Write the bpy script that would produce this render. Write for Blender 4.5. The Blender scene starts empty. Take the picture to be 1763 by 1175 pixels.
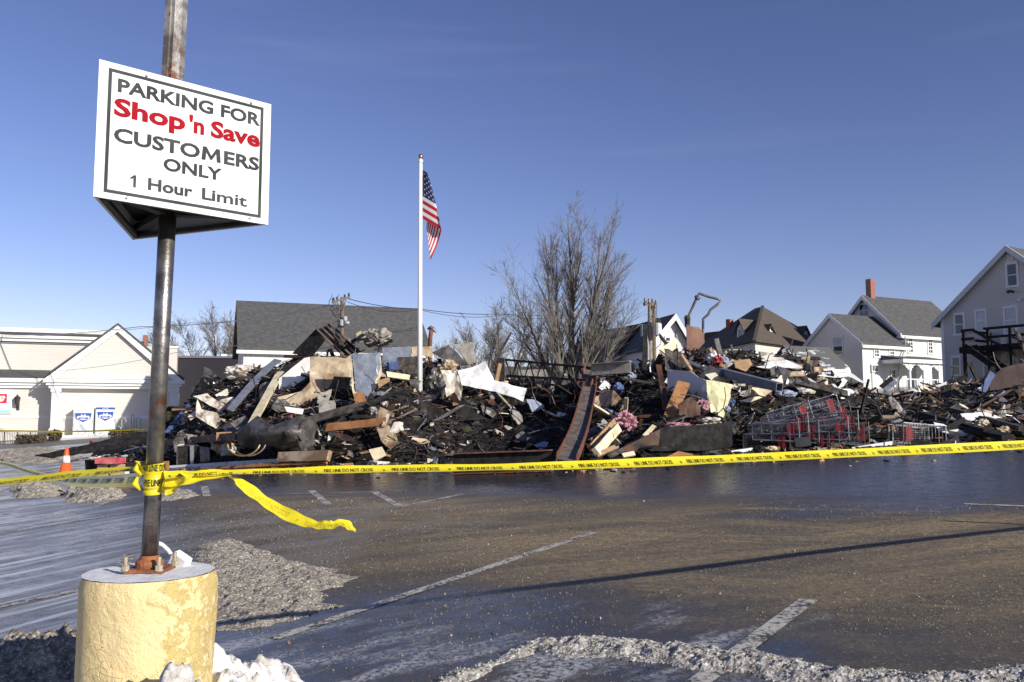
import bpy, bmesh, math, random
import numpy as np
from mathutils import Vector, Matrix, noise as mnoise
random.seed(7); rng = np.random.default_rng(7)
scene = bpy.context.scene
C = scene.collection
R = math.radians
# ------------------------------------------------------------ camera
FPX, CX, CY = 1500.0, 881.5, 587.5
PITCH = math.atan(137.0 / FPX)
CAM = Vector((0, 0, 1.6))
cam = bpy.data.cameras.new('camera'); cam.sensor_width = 36; cam.lens = 36 * FPX / 1763
cam.clip_start = 0.05; cam.clip_end = 3000
camo = bpy.data.objects.new('camera', cam); C.objects.link(camo)
camo.location = CAM; camo.rotation_euler = (R(90) + PITCH, 0, 0)
scene.camera = camo
# ------------------------------------------------------------ world, sun, exposure
SUN_AZ, SUN_EL = R(-40), R(21.5)          # azimuth from +X counter-clockwise
world = bpy.data.worlds.new('World'); scene.world = world; world.use_nodes = True
wn, wl = world.node_tree.nodes, world.node_tree.links
wn.clear()
out = wn.new('ShaderNodeOutputWorld'); bg = wn.new('ShaderNodeBackground')
sky = wn.new('ShaderNodeTexSky'); sky.sky_type = 'NISHITA'; sky.sun_disc = False
sky.sun_elevation = SUN_EL; sky.sun_rotation = R(90) - SUN_AZ
sky.altitude = 100; sky.air_density = 1.0; sky.dust_density = 0.0; sky.ozone_density = 1.6
hs = wn.new('ShaderNodeMix'); hs.data_type = 'RGBA'; hs.blend_type = 'MULTIPLY'; hs.inputs[0].default_value = 1.0; hs.inputs[7].default_value = (1.16, 0.99, 1.27, 1)   # cool white balance
pre = wn.new('ShaderNodeMix'); pre.data_type = 'RGBA'; pre.blend_type = 'MULTIPLY'; pre.inputs[0].default_value = 1.0; pre.inputs[7].default_value = (.125, .125, .125, 1)
gm = wn.new('ShaderNodeGamma'); gm.inputs[1].default_value = 1.2
post_ = wn.new('ShaderNodeMix'); post_.data_type = 'RGBA'; post_.blend_type = 'MULTIPLY'; post_.inputs[0].default_value = 1.0; post_.inputs[7].default_value = (8.0, 8.0, 8.0, 1)
wl.new(sky.outputs[0], pre.inputs[6]); wl.new(pre.outputs[2], gm.inputs[0]); wl.new(gm.outputs[0], post_.inputs[6]); wl.new(post_.outputs[2], hs.inputs[6])
# thin wisps of cirrus low in the sky
tc = wn.new('ShaderNodeTexCoord'); mp = wn.new('ShaderNodeMapping'); mp.inputs['Scale'].default_value = (1.2, 1.2, 14)
nz = wn.new('ShaderNodeTexNoise'); nz.inputs['Scale'].default_value = 2.2; nz.inputs['Detail'].default_value = 5
rp = wn.new('ShaderNodeMapRange'); rp.inputs[1].default_value = 0.60; rp.inputs[2].default_value = 0.85; rp.inputs[4].default_value = 0.05
mx = wn.new('ShaderNodeMix'); mx.data_type = 'RGBA'
wl.new(tc.outputs['Generated'], mp.inputs[0]); wl.new(mp.outputs[0], nz.inputs['Vector'])
wl.new(nz.outputs[0], rp.inputs[0]); wl.new(rp.outputs[0], mx.inputs[0])
wl.new(hs.outputs[2], mx.inputs[6]); mx.inputs[7].default_value = (6.5, 7.2, 8.6, 1)
wl.new(mx.outputs[2], bg.inputs[0]); bg.inputs[1].default_value = 0.088
wl.new(bg.outputs[0], out.inputs[0])
sl = bpy.data.lights.new('sun', 'SUN'); sl.energy = 5.0; sl.angle = R(0.53); sl.color = (1.0, 0.93, 0.82)
so = bpy.data.objects.new('sun', sl); C.objects.link(so)
sdir = Vector((math.cos(SUN_AZ) * math.cos(SUN_EL), math.sin(SUN_AZ) * math.cos(SUN_EL), math.sin(SUN_EL)))
so.rotation_euler = sdir.to_track_quat('Z', 'Y').to_euler(); so.location = sdir * 60
vs = scene.view_settings; vs.view_transform = 'Standard'; vs.look = 'None'; vs.exposure = 0.24; vs.gamma = 1.0; vs.use_curve_mapping = False
# ------------------------------------------------------------ helpers
GA, GB = 0.058, 0.033                    # the lot rises to the right and away
def gz(x, y):
    x = np.clip(x, -80, 80); y = np.clip(y, -25, 125)
    return GA * x + GB * y
cp, sp = math.cos(PITCH), math.sin(PITCH)
def ray(px, py):
    u, v = px - CX, py - CY
    return u, FPX * cp + v * sp, FPX * sp - v * cp
def pt(px, py, Y):
    u, f, w = ray(px, py); t = Y / f
    return Vector((u * t, Y, CAM.z + w * t))
def g(px, py, lift=0.0):
    u, f, w = ray(px, py); t = (CAM.z - lift) / (GA * u + GB * f - w)
    return Vector((u * t, f * t, CAM.z + w * t))
def proj(p):
    x, y, z = p[0], p[1], p[2] - CAM.z
    f = y * cp + z * sp; w = -y * sp + z * cp
    return CX + FPX * x / f, CY - FPX * w / f
def vnoise(x, y, seed=0):
    x = np.asarray(x, float); y = np.asarray(y, float)
    xi, yi = np.floor(x).astype(np.int64), np.floor(y).astype(np.int64)
    fx, fy = x - xi, y - yi; fx = fx * fx * (3 - 2 * fx); fy = fy * fy * (3 - 2 * fy)
    def h(a, b):
        n = (a * 374761393 + b * 668265263 + seed * 974634777) & 0x7fffffff
        n = ((n ^ (n >> 13)) * 1274126177) & 0x7fffffff
        return ((n ^ (n >> 16)) & 0xffff) / 65535.0
    return (h(xi, yi) * (1 - fx) + h(xi + 1, yi) * fx) * (1 - fy) + (h(xi, yi + 1) * (1 - fx) + h(xi + 1, yi + 1) * fx) * fy
def fbm(x, y, oct=4, seed=0):
    s = 0; a = 0.5; k = 1.0
    for i in range(oct):
        s = s + a * vnoise(np.asarray(x) * k, np.asarray(y) * k, seed + i); a *= 0.5; k *= 2.03
    return s
def tag(o, label=None, cat=None, group=None, kind=None):
    if label: o['label'] = label
    if cat: o['category'] = cat
    if group: o['group'] = group
    if kind: o['kind'] = kind
    return o
WLOC = {}
def thing(name, label, cat, loc=(0, 0, 0), rz=0.0, group=None, local=False):
    o = bpy.data.objects.new(name, None); C.objects.link(o); o.empty_display_size = 0.2
    o.location = loc; o.rotation_euler = (0, 0, rz)
    WLOC[o] = Vector((0, 0, 0)) if local else Vector(loc)
    return tag(o, label, cat, group)
class MB:
    """collects shapes that become ONE mesh object"""
    def __init__(s): s.v = []; s.f = []; s.m = []
    def add(s, v, f, mi=0):
        n = len(s.v); s.v.extend([tuple(p) for p in v]); s.f.extend([tuple(i + n for i in q) for q in f]); s.m.extend([mi] * len(f)); return s
    def box(s, x0, x1, y0, y1, z0, z1, mi=0):
        v = [(x, y, z) for z in (z0, z1) for y in (y0, y1) for x in (x0, x1)]
        return s.add(v, [(0, 2, 3, 1), (4, 5, 7, 6), (0, 1, 5, 4), (2, 6, 7, 3), (0, 4, 6, 2), (1, 3, 7, 5)], mi)
    def bar(s, a, b, w, t, up=(0, 0, 1), mi=0, taper=1.0):
        a, b = Vector(a), Vector(b); d = (b - a).normalized(); up = Vector(up)
        if abs(d.dot(up)) > 0.97: up = Vector((0, 1, 0.1))
        x = d.cross(up).normalized(); y = x.cross(d).normalized()
        v = []
        for p, k in ((a, 1), (b, taper)):
            for i, j in ((-1, -1), (1, -1), (1, 1), (-1, 1)): v.append(p + x * (i * w * k / 2) + y * (j * t * k / 2))
        return s.add(v, [(3, 2, 1, 0), (4, 5, 6, 7), (0, 1, 5, 4), (1, 2, 6, 5), (2, 3, 7, 6), (3, 0, 4, 7)], mi)
    def tube(s, pts, rad, n=6, cap=True, mi=0):
        pts = [Vector(p) for p in pts]; m = len(pts)
        rads = rad if isinstance(rad, (list, tuple)) else [rad] * m
        v = []; ref = Vector((0, 0, 1)); prev = None
        for i, p in enumerate(pts):
            d = (pts[min(i + 1, m - 1)] - pts[max(i - 1, 0)])
            d = d.normalized() if d.length > 1e-9 else Vector((0, 0, 1))
            if prev is None:
                x = d.cross(Vector((0, 0, 1)) if abs(d.z) < 0.9 else Vector((1, 0, 0))).normalized()
            else:
                x = (prev - d * prev.dot(d)); x = x.normalized() if x.length > 1e-6 else d.orthogonal().normalized()
            prev = x; y = d.cross(x)
            for k in range(n):
                a = 2 * math.pi * k / n; v.append(p + (x * math.cos(a) + y * math.sin(a)) * rads[i])
        f = [(i * n + k, i * n + (k + 1) % n, (i + 1) * n + (k + 1) % n, (i + 1) * n + k) for i in range(m - 1) for k in range(n)]
        if cap: f += [tuple(range(n - 1, -1, -1)), tuple((m - 1) * n + k for k in range(n))]
        return s.add(v, f, mi)
    def lathe(s, prof, c=(0, 0, 0), n=24, mi=0):
        v = []; cx, cy, cz = c
        for r, z in prof:
            for k in range(n):
                a = 2 * math.pi * k / n; v.append((cx + r * math.cos(a), cy + r * math.sin(a), cz + z))
        m = len(prof)
        f = [(i * n + k, i * n + (k + 1) % n, (i + 1) * n + (k + 1) % n, (i + 1) * n + k) for i in range(m - 1) for k in range(n)]
        f += [tuple(range(n - 1, -1, -1)), tuple((m - 1) * n + k for k in range(n))]
        return s.add(v, f, mi)
    def prism(s, poly, vec, mi=0):
        n = len(poly); a = [Vector(p) for p in poly]; b = [p + Vector(vec) for p in a]
        f = [tuple(range(n - 1, -1, -1)), tuple(range(n, 2 * n))] + [(i, (i + 1) % n, n + (i + 1) % n, n + i) for i in range(n)]
        return s.add(a + b, f, mi)
    def build(s, name, mat, parent=None, smooth=False, fix=True):
        me = bpy.data.meshes.new(name)
        V = [Vector(p) for p in s.v]
        if parent is None:
            lo = [min(p[i] for p in V) for i in range(3)]; hi = [max(p[i] for p in V) for i in range(3)]
            org = Vector(((lo[0] + hi[0]) / 2, (lo[1] + hi[1]) / 2, lo[2])); loc = org
        else:
            org = WLOC[parent]; loc = Vector((0, 0, 0))
        me.from_pydata([tuple(p - org) for p in V], [], s.f)
        mats = mat if isinstance(mat, (list, tuple)) else [mat]
        for k in mats: me.materials.append(k)
        if len(mats) > 1: me.polygons.foreach_set('material_index', s.m)
        if smooth: me.polygons.foreach_set('use_smooth', [True] * len(me.polygons))
        if fix:
            bm = bmesh.new(); bm.from_mesh(me); bmesh.ops.recalc_face_normals(bm, faces=bm.faces); bm.to_mesh(me); bm.free()
        me.update()
        o = bpy.data.objects.new(name, me); C.objects.link(o); o.location = loc
        if parent is not None: o.parent = parent; WLOC[o] = org
        else: WLOC[o] = org
        return o
def copy_tree(o, parent=None):
    c = o.copy(); C.objects.link(c); c.parent = parent
    for ch in list(o.children): copy_tree(ch, c)
    return c
# ------------------------------------------------------------ materials
def node_mat(name):
    m = bpy.data.materials.new(name); m.use_nodes = True
    return m, m.node_tree.nodes, m.node_tree.links, m.node_tree.nodes['Principled BSDF']
def rgba(c): return (c[0], c[1], c[2], 1) if not isinstance(c, (int, float)) else (c, c, c, 1)
def noise_node(n, l, sc, detail=4, rough=0.55, stretch=None, co='Object', off=None):
    t = n.new('ShaderNodeTexCoord'); mpn = n.new('ShaderNodeMapping')
    if stretch: mpn.inputs['Scale'].default_value = stretch
    if off: mpn.inputs['Location'].default_value = off
    l.new(t.outputs[co], mpn.inputs[0])
    x = n.new('ShaderNodeTexNoise'); x.inputs['Scale'].default_value = sc; x.inputs['Detail'].default_value = detail; x.inputs['Roughness'].default_value = rough
    l.new(mpn.outputs[0], x.inputs['Vector']); return x.outputs[0]
def mrange(n, l, src, a, b, c=0.0, d=1.0):
    x = n.new('ShaderNodeMapRange'); x.inputs[1].default_value = a; x.inputs[2].default_value = b
    x.inputs[3].default_value = c; x.inputs[4].default_value = d; l.new(src, x.inputs[0]); return x.outputs[0]
def mixc(n, l, fac, a, b):
    x = n.new('ShaderNodeMix'); x.data_type = 'RGBA'
    if isinstance(fac, (int, float)): x.inputs[0].default_value = fac
    else: l.new(fac, x.inputs[0])
    for s, k in ((a, 6), (b, 7)):
        if hasattr(s, 'node'): l.new(s, x.inputs[k])
        else: x.inputs[k].default_value = rgba(s)
    return x.outputs[2]
def math_n(n, l, op, a, b=None, clamp=False):
    x = n.new('ShaderNodeMath'); x.operation = op; x.use_clamp = clamp
    for s, k in ((a, 0), (b, 1)):
        if s is None: continue
        if hasattr(s, 'node'): l.new(s, x.inputs[k])
        else: x.inputs[k].default_value = s
    return x.outputs[0]
def M(name, c1, c2=None, sc=4, thr=(0.4, 0.6), c3=None, sc3=12, thr3=(0.55, 0.65), rough=0.7, rough2=None, metal=0.0, bump=0.0, bsc=40, spec=0.5, stretch=None, lines=None, brick=None):
    m, n, l, p = node_mat(name)
    p.inputs['Roughness'].default_value = rough; p.inputs['Metallic'].default_value = metal; p.inputs['Specular IOR Level'].default_value = spec
    col = None
    if c2 is not None:
        f = mrange(n, l, noise_node(n, l, sc, 6, stretch=stretch), *thr); col = mixc(n, l, f, c1, c2)
        if rough2 is not None: l.new(mrange(n, l, f, 0, 1, rough, rough2), p.inputs['Roughness'])
    if brick is not None:
        b = n.new('ShaderNodeTexBrick'); t = n.new('ShaderNodeTexCoord'); mpn = n.new('ShaderNodeMapping'); mpn.inputs['Rotation'].default_value = (R(90), 0, 0)
        l.new(t.outputs['Object'], mpn.inputs[0]); l.new(mpn.outputs[0], b.inputs['Vector'])
        b.inputs['Scale'].default_value = brick[0]; b.inputs['Color1'].default_value = rgba(c1); b.inputs['Color2'].default_value = rgba(c2 or c1); b.inputs['Mortar'].default_value = rgba(brick[1])
        b.inputs['Mortar Size'].default_value = 0.012; col = b.outputs[0]
    if c3 is not None:
        f3 = mrange(n, l, noise_node(n, l, sc3, 8, 0.65, off=(3.1, 7.7, 1.3)), *thr3); col = mixc(n, l, f3, col if col else c1, c3)
    if col: l.new(col, p.inputs['Base Color'])
    else: p.inputs['Base Color'].default_value = rgba(c1)
    h = None
    if bump:
        h = noise_node(n, l, bsc, 5, 0.6)
    if lines:                                       # lapped boards: saw-tooth over height
        t = n.new('ShaderNodeTexCoord'); s = n.new('ShaderNodeSeparateXYZ'); l.new(t.outputs['Object'], s.inputs[0])
        fr = math_n(n, l, 'FRACT', math_n(n, l, 'DIVIDE', s.outputs[2], lines[0]))
        h = fr
    if h is not None:
        b = n.new('ShaderNodeBump'); b.inputs['Strength'].default_value = lines[1] if lines else bump
        b.inputs['Distance'].default_value = 0.06 if lines else 0.02
        l.new(h, b.inputs['Height']); l.new(b.outputs[0], p.inputs['Normal'])
    return m
K = {}
K['char'] = M('charred wood', (.012, .011, .011), (.03, .028, .027), 6, c3=(.10, .095, .09), sc3=9, thr3=(.62, .72), rough=.72, bump=.5, bsc=25, spec=.18)
K['char2'] = M('charred grey wood', (.035, .031, .028), (.10, .088, .078), 5, c3=(.16, .15, .14), sc3=7, thr3=(.6, .75), rough=.8, bump=.5, bsc=25, spec=.2)
K['ash'] = M('ash and char', (.010, .009, .009), (.032, .028, .025), 3, c3=(.11, .10, .095), sc3=14, thr3=(.62, .7), rough=.85, bump=.9, bsc=14, spec=.15)
K['wood'] = M('raw tan wood', (.42, .27, .14), (.30, .18, .09), 3, c3=(.05, .035, .025), sc3=3, thr3=(.58, .7), rough=.7, bump=.2, stretch=(1, 1, 5))
K['orange'] = M('orange brown wood', (.38, .18, .07), (.24, .10, .04), 3, c3=(.03, .02, .015), sc3=2.5, thr3=(.55, .68), rough=.65, bump=.2)
K['cream'] = M('cream painted board', (.72, .64, .46), (.55, .46, .28), 3, c3=(.10, .07, .04), sc3=5, thr3=(.62, .72), rough=.6, bump=.1)
K['brown'] = M('dark brown panel', (.12, .05, .025), (.06, .028, .018), 3, c3=(.015, .012, .01), sc3=2.2, thr3=(.5, .62), rough=.6, bump=.2)
K['rust'] = M('rusted red primer steel', (.20, .065, .035), (.11, .04, .028), 5, c3=(.17, .14, .12), sc3=4, thr3=(.54, .62), rough=.75, bump=.25)
K['steelgrey'] = M('grey scaled steel', (.16, .14, .125), (.09, .075, .065), 5, c3=(.15, .06, .035), sc3=4, thr3=(.56, .66), rough=.7, bump=.25)
K['galv'] = M('galvanised sheet', (.40, .43, .47), (.30, .33, .38), 5, c3=(.50, .50, .50), sc3=11, thr3=(.55, .7), rough=.42, metal=.65, bump=.12, bsc=8)
K['galvdark'] = M('smoked sheet metal', (.17, .16, .155), (.08, .07, .062), 3, c3=(.30, .28, .25), sc3=6, thr3=(.58, .7), rough=.5, metal=.5, bump=.25, bsc=8)
K['white'] = M('white sheet metal', (.80, .80, .78), (.70, .69, .66), 2.5, c3=(.22, .17, .12), sc3=2.6, thr3=(.66, .74), rough=.4, bump=.05)
K['whitedirt'] = M('scorched white sheet', (.72, .69, .62), (.40, .33, .24), 1.8, c3=(.05, .04, .032), sc3=2.4, thr3=(.57, .66), rough=.55, bump=.12)
K['tan'] = M('scorched tan sheet', (.52, .42, .28), (.26, .16, .085), 1.4, thr=(.42, .58), c3=(.66, .60, .48), sc3=3, thr3=(.58, .66), rough=.6, bump=.15)
K['yellowpaper'] = M('pale yellow facing', (.66, .62, .36), (.58, .55, .32), 4, rough=.5, bump=.1)
K['blue'] = M('blue plastic', (.09, .14, .28), (.06, .09, .2), 4, rough=.45)
K['paleblue'] = M('pale blue cloth', (.34, .39, .50), (.24, .29, .40), 4, rough=.8)
K['pink'] = M('pink insulation', (.52, .27, .31), (.34, .17, .18), 9, c3=(.7, .5, .5), rough=.95, bump=.9, bsc=30)
K['red'] = M('red plastic', (.30, .02, .026), (.15, .018, .02), 5, rough=.4)
K['black'] = M('black plastic', (.008, .008, .009), (.02, .02, .02), 4, rough=.3)
K['concrete'] = M('concrete', (.34, .32, .28), (.24, .22, .19), 4, c3=(.12, .11, .1), rough=.85, bump=.3)
K['chrome'] = M('cart wire', (.42, .43, .44), (.16, .15, .15), 6, rough=.35, metal=.8)
K['soot_wire'] = M('sooty cart wire', (.05, .05, .05), (.2, .2, .2), 6, rough=.5, metal=.6)
K['rubber'] = M('dark rubber', (.02, .02, .02), rough=.7)
K['whitepaint'] = M('white paint', (.82, .82, .80), (.76, .76, .73), 2, rough=.5)
K['whiteside'] = M('white clapboard', (.82, .82, .80), (.78, .78, .76), .5, rough=.55, lines=(.16, .8))
K['beigeside'] = M('beige vinyl siding', (.76, .72, .665), (.73, .69, .635), .4, rough=.6, lines=(.2, 1.0))
K['greyside'] = M('grey vinyl siding', (.70, .69, .68), (.67, .66, .65), .4, rough=.6, lines=(.17, 1.0))
K['mauveside_shade'] = M('mauve siding with painted shade', (.042, .038, .048), (.036, .033, .042), .4, rough=.8, spec=.2, lines=(.2, .6))  # mauve siding, darkened so the colour holds the shade on this wall
K['shingle'] = M('grey asphalt shingle', (.10, .10, .098), (.062, .062, .064), 3.5, thr=(.35, .65), c3=(.15, .145, .14), sc3=9, thr3=(.6, .75), rough=.9, bump=.6, bsc=9)
K['shinglebrown'] = M('brown asphalt shingle', (.105, .08, .062), (.065, .05, .04), 3.5, thr=(.35, .65), c3=(.15, .12, .1), sc3=9, thr3=(.6, .75), rough=.9, bump=.6, bsc=9)
K['glass'] = M('window glass', (.03, .04, .05), rough=.05, spec=.8)
K['curtain'] = M('pale blind behind glass', (.55, .57, .6), (.48, .5, .54), 2, rough=.2)
K['brick'] = M('red brick', (.32, .105, .06), (.24, .08, .05), brick=(4.5, (.35, .3, .27)), rough=.85)
K['darktrim'] = M('dark trim', (.03, .03, .032), rough=.6)
K['bark'] = M('grey brown bark', (.14, .125, .112), (.08, .07, .062), 5, rough=.9, bump=.4)
K['twig'] = M('twig', (.23, .208, .19), (.16, .145, .132), 2, rough=.9)
K['oldwood'] = M('weathered pole wood', (.20, .15, .11), (.13, .095, .07), 3, stretch=(6, 6, 1), rough=.9)
K['wire'] = M('black cable', (.03, .03, .032), rough=.5)
K['palewire'] = M('bare aluminium cable', (.6, .6, .6), rough=.35, metal=.6)
K['greymetal'] = M('grey painted metal', (.36, .38, .40), (.30, .32, .34), 3, rough=.5)
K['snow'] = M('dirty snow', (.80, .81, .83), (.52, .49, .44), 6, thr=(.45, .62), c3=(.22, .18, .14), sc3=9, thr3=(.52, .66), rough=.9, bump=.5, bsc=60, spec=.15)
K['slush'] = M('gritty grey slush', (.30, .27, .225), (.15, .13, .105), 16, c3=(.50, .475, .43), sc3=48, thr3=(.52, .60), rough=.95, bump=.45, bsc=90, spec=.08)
K['bermsnow'] = M('grey crusted snow', (.40, .38, .345), (.18, .16, .135), 22, c3=(.62, .61, .59), sc3=48, thr3=(.52, .60), rough=.95, bump=.45, bsc=90, spec=.08)
K['conc_base'] = None
K['shrub'] = M('evergreen shrub', (.03, .04, .018), (.06, .05, .025), 6, rough=.8)
K['shrubbrown'] = M('winter brown shrub', (.09, .06, .04), (.06, .05, .03), 6, rough=.9)
K['bronze'] = M('gold ball', (.55, .38, .1), rough=.25, metal=1.0)
K['conewhite'] = M('white cone collar', (.8, .8, .8), rough=.4)
K['coneorange'] = M('orange cone', (.80, .13, .03), (.68, .10, .025), 6, rough=.5)
K['conebase'] = M('faded red cone base', (.42, .05, .03), (.32, .04, .03), 6, rough=.6)
# ------------------------------------------------------------ ground
def ground_material():
    m, n, l, p = node_mat('sanded wet asphalt')
    t = n.new('ShaderNodeTexCoord'); s = n.new('ShaderNodeSeparateXYZ'); l.new(t.outputs['Object'], s.inputs[0])
    X, Y = s.outputs[0], s.outputs[1]
    def lin(a, b, c):       # a*X + b*Y + c
        return math_n(n, l, 'ADD', math_n(n, l, 'ADD', math_n(n, l, 'MULTIPLY', X, a), math_n(n, l, 'MULTIPLY', Y, b)), c)
    def blob(cx, cy, r0, r1, kx=1.0, ky=1.0):
        dx = math_n(n, l, 'MULTIPLY', math_n(n, l, 'SUBTRACT', X, cx), kx); dy = math_n(n, l, 'MULTIPLY', math_n(n, l, 'SUBTRACT', Y, cy), ky)
        d = math_n(n, l, 'SQRT', math_n(n, l, 'ADD', math_n(n, l, 'MULTIPLY', dx, dx), math_n(n, l, 'MULTIPLY', dy, dy)))
        return mrange(n, l, math_n(n, l, 'ADD', d, math_n(n, l, 'MULTIPLY', big, 1.6)), r0 + .8, r1 + .8, 1, 0)
    def rot_noise(ang, sx, sy, detail=5, off=(0, 0, 0)):
        mpn = n.new('ShaderNodeMapping'); mpn.vector_type = 'TEXTURE'; mpn.inputs['Rotation'].default_value = (0, 0, ang); mpn.inputs['Scale'].default_value = (sx, sy, 1); mpn.inputs['Location'].default_value = off
        l.new(t.outputs['Object'], mpn.inputs[0]); x = n.new('ShaderNodeTexNoise'); x.inputs['Scale'].default_value = 1; x.inputs['Detail'].default_value = detail; x.inputs['Roughness'].default_value = .6
        l.new(mpn.outputs[0], x.inputs['Vector']); return x.outputs[0]
    big = noise_node(n, l, .8, 5); mid = noise_node(n, l, 5, 5); fine = noise_node(n, l, 70, 3, .7); grain = noise_node(n, l, 260, 2, .7)
    # aggregate
    g2 = noise_node(n, l, 95, 3, .75); g3 = noise_node(n, l, 16, 9, .92)
    base = mixc(n, l, mrange(n, l, mid, .35, .7), (.062, .057, .052), (.085, .077, .068))
    base = mixc(n, l, mrange(n, l, g3, .44, .54), (.018, .017, .018), base)
    base = mixc(n, l, mrange(n, l, g2, .48, .62), base, (.17, .145, .11))
    base = mixc(n, l, mrange(n, l, grain, .54, .64), base, (.38, .32, .24))
    vor = n.new('ShaderNodeTexVoronoi'); vor.inputs['Scale'].default_value = 24; l.new(t.outputs['Object'], vor.inputs['Vector'])
    stones = math_n(n, l, 'LESS_THAN', vor.outputs['Distance'], .27)
    vsel = n.new('ShaderNodeSeparateColor'); l.new(vor.outputs['Color'], vsel.inputs[0])
    stones = math_n(n, l, 'MULTIPLY', stones, math_n(n, l, 'GREATER_THAN', vsel.outputs[0], .45))
    base = mixc(n, l, math_n(n, l, 'MULTIPLY', stones, .75), base, mixc(n, l, vsel.outputs[1], (.44, .37, .26), (.20, .18, .16)))
    # sand spread by the ploughs, in long drifts
    drift = rot_noise(R(12), 3.2, .55); drift2 = rot_noise(R(-28), 2.6, .35, 6, (3, 1, 0)); patch = rot_noise(R(5), 5, 2.2, 3, (8, 2, 0))
    zone = math_n(n, l, 'MULTIPLY', mrange(n, l, lin(1, .49, 0), 1.6, 4.6), mrange(n, l, lin(.6, 1, 0), 15.0, 12.5))
    zone = math_n(n, l, 'MULTIPLY', zone, mrange(n, l, lin(.25, 1, 0), 5.2, 9.0, .25, 1))
    sm = math_n(n, l, 'MAXIMUM', mrange(n, l, drift, .44, .60), mrange(n, l, drift2, .50, .62))
    sm = math_n(n, l, 'MULTIPLY', math_n(n, l, 'MULTIPLY', sm, zone), mrange(n, l, patch, .3, .5, .25, 1))
    sgrain = mrange(n, l, noise_node(n, l, 15, 9, .92), .46, .53)
    sandf = math_n(n, l, 'MULTIPLY', sm, mrange(n, l, sgrain, 0, 1, .10, 1.0), True)
    col = mixc(n, l, math_n(n, l, 'MULTIPLY', sandf, .90), base, mixc(n, l, fine, (.44, .325, .175), (.33, .25, .145)))
    # wetness
    wl_ = mrange(n, l, math_n(n, l, 'ADD', lin(1, .49, 0), math_n(n, l, 'MULTIPLY', big, 2.5)), 3.6, 1.6)
    wf = mrange(n, l, math_n(n, l, 'ADD', lin(.6, 1, 0), math_n(n, l, 'MULTIPLY', big, 2)), 13.6, 15.0)
    wb = blob(-.8, 6.2, .9, 2.2, .7, 1.0); wb2 = blob(1.2, 5.2, .3, 1.2, .6, 1); wb3 = blob(4.8, 10.3, .4, 1.4, .5, 1)
    wet = math_n(n, l, 'MAXIMUM', math_n(n, l, 'MAXIMUM', wl_, wf), math_n(n, l, 'MAXIMUM', wb, math_n(n, l, 'MAXIMUM', wb2, wb3)))
    wet = math_n(n, l, 'MULTIPLY', wet, mrange(n, l, mid, .25, .5, .65, 1))
    wet = math_n(n, l, 'MULTIPLY', wet, math_n(n, l, 'SUBTRACT', 1, math_n(n, l, 'MULTIPLY', sandf, .8)))
    col = mixc(n, l, math_n(n, l, 'MULTIPLY', wet, .80), col, (.016, .017, .020))
    # refrozen melt and grey slush film on the shaded-by-nothing left of the lot, along the tyre tracks
    st = rot_noise(R(57), 6.0, .42, 6); st2 = rot_noise(R(60), 3.0, .16, 6, (5, 2, 0))
    icez = mrange(n, l, lin(1, .49, 0), 1.6, -.6)
    ice = math_n(n, l, 'MULTIPLY', math_n(n, l, 'MAXIMUM', mrange(n, l, st, .52, .62), mrange(n, l, st2, .55, .60)), icez)
    film = math_n(n, l, 'MULTIPLY', mrange(n, l, rot_noise(R(50), 2.2, .9, 6, (1, 9, 0)), .44, .56), math_n(n, l, 'MAXIMUM', icez, math_n(n, l, 'MULTIPLY', blob(-3.4, 11.2, 1.2, 3.2, .8, .8), .9)))
    col = mixc(n, l, math_n(n, l, 'MULTIPLY', film, mrange(n, l, fine, .35, .6, .35, .9)), col, (.26, .245, .22))
    col = mixc(n, l, math_n(n, l, 'MULTIPLY', ice, .9), col, (.62, .64, .68))
    # white salt-ice streaks in the near lane
    st3 = rot_noise(R(38), 1.5, .45, 7, (2, 2, 0))
    sal = math_n(n, l, 'MULTIPLY', blob(-.35, 5.55, .9, 1.5, .55, 1.1), mrange(n, l, st3, .50, .60))
    sal = math_n(n, l, 'MAXIMUM', sal, math_n(n, l, 'MULTIPLY', blob(.55, 6.15, .3, .75, .6, 1.6), mrange(n, l, st3, .48, .58)))
    sal = math_n(n, l, 'MULTIPLY', sal, mrange(n, l, noise_node(n, l, 30, 4, .7), .42, .56))
    col = mixc(n, l, math_n(n, l, 'MULTIPLY', sal, .85), col, (.50, .51, .53))
    l.new(col, p.inputs['Base Color'])
    l.new(mrange(n, l, wet, 0, 1, .12, .5), p.inputs['Specular IOR Level'])
    rg = mrange(n, l, wet, 0, 1, .82, .17)
    dry = math_n(n, l, 'MAXIMUM', math_n(n, l, 'MAXIMUM', math_n(n, l, 'MULTIPLY', film, .55), sal), math_n(n, l, 'MULTIPLY', ice, .35))
    rr = n.new('ShaderNodeMix'); rr.data_type = 'FLOAT'; l.new(dry, rr.inputs[0]); l.new(rg, rr.inputs[2]); rr.inputs[3].default_value = .6
    l.new(rr.outputs[0], p.inputs['Roughness'])
    hsum = math_n(n, l, 'ADD', math_n(n, l, 'MULTIPLY', fine, .5), math_n(n, l, 'ADD', math_n(n, l, 'MULTIPLY', grain, .4), math_n(n, l, 'ADD', math_n(n, l, 'MULTIPLY', stones, .5), math_n(n, l, 'MULTIPLY', mid, .35))))
    b = n.new('ShaderNodeBump'); b.inputs['Distance'].default_value = .02
    l.new(mrange(n, l, wet, 0, 1, .55, .10), b.inputs['Strength']); l.new(hsum, b.inputs['Height']); l.new(b.outputs[0], p.inputs['Normal'])
    return m
xs = np.concatenate([np.arange(-600, -100, 100), np.arange(-100, 100, 10), np.arange(100, 601, 100)])
ys = np.concatenate([np.arange(-60, 140, 10), np.arange(140, 900, 80)])
gv = [(x, y, float(gz(x, y))) for y in ys for x in xs]; nx = len(xs)
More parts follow.
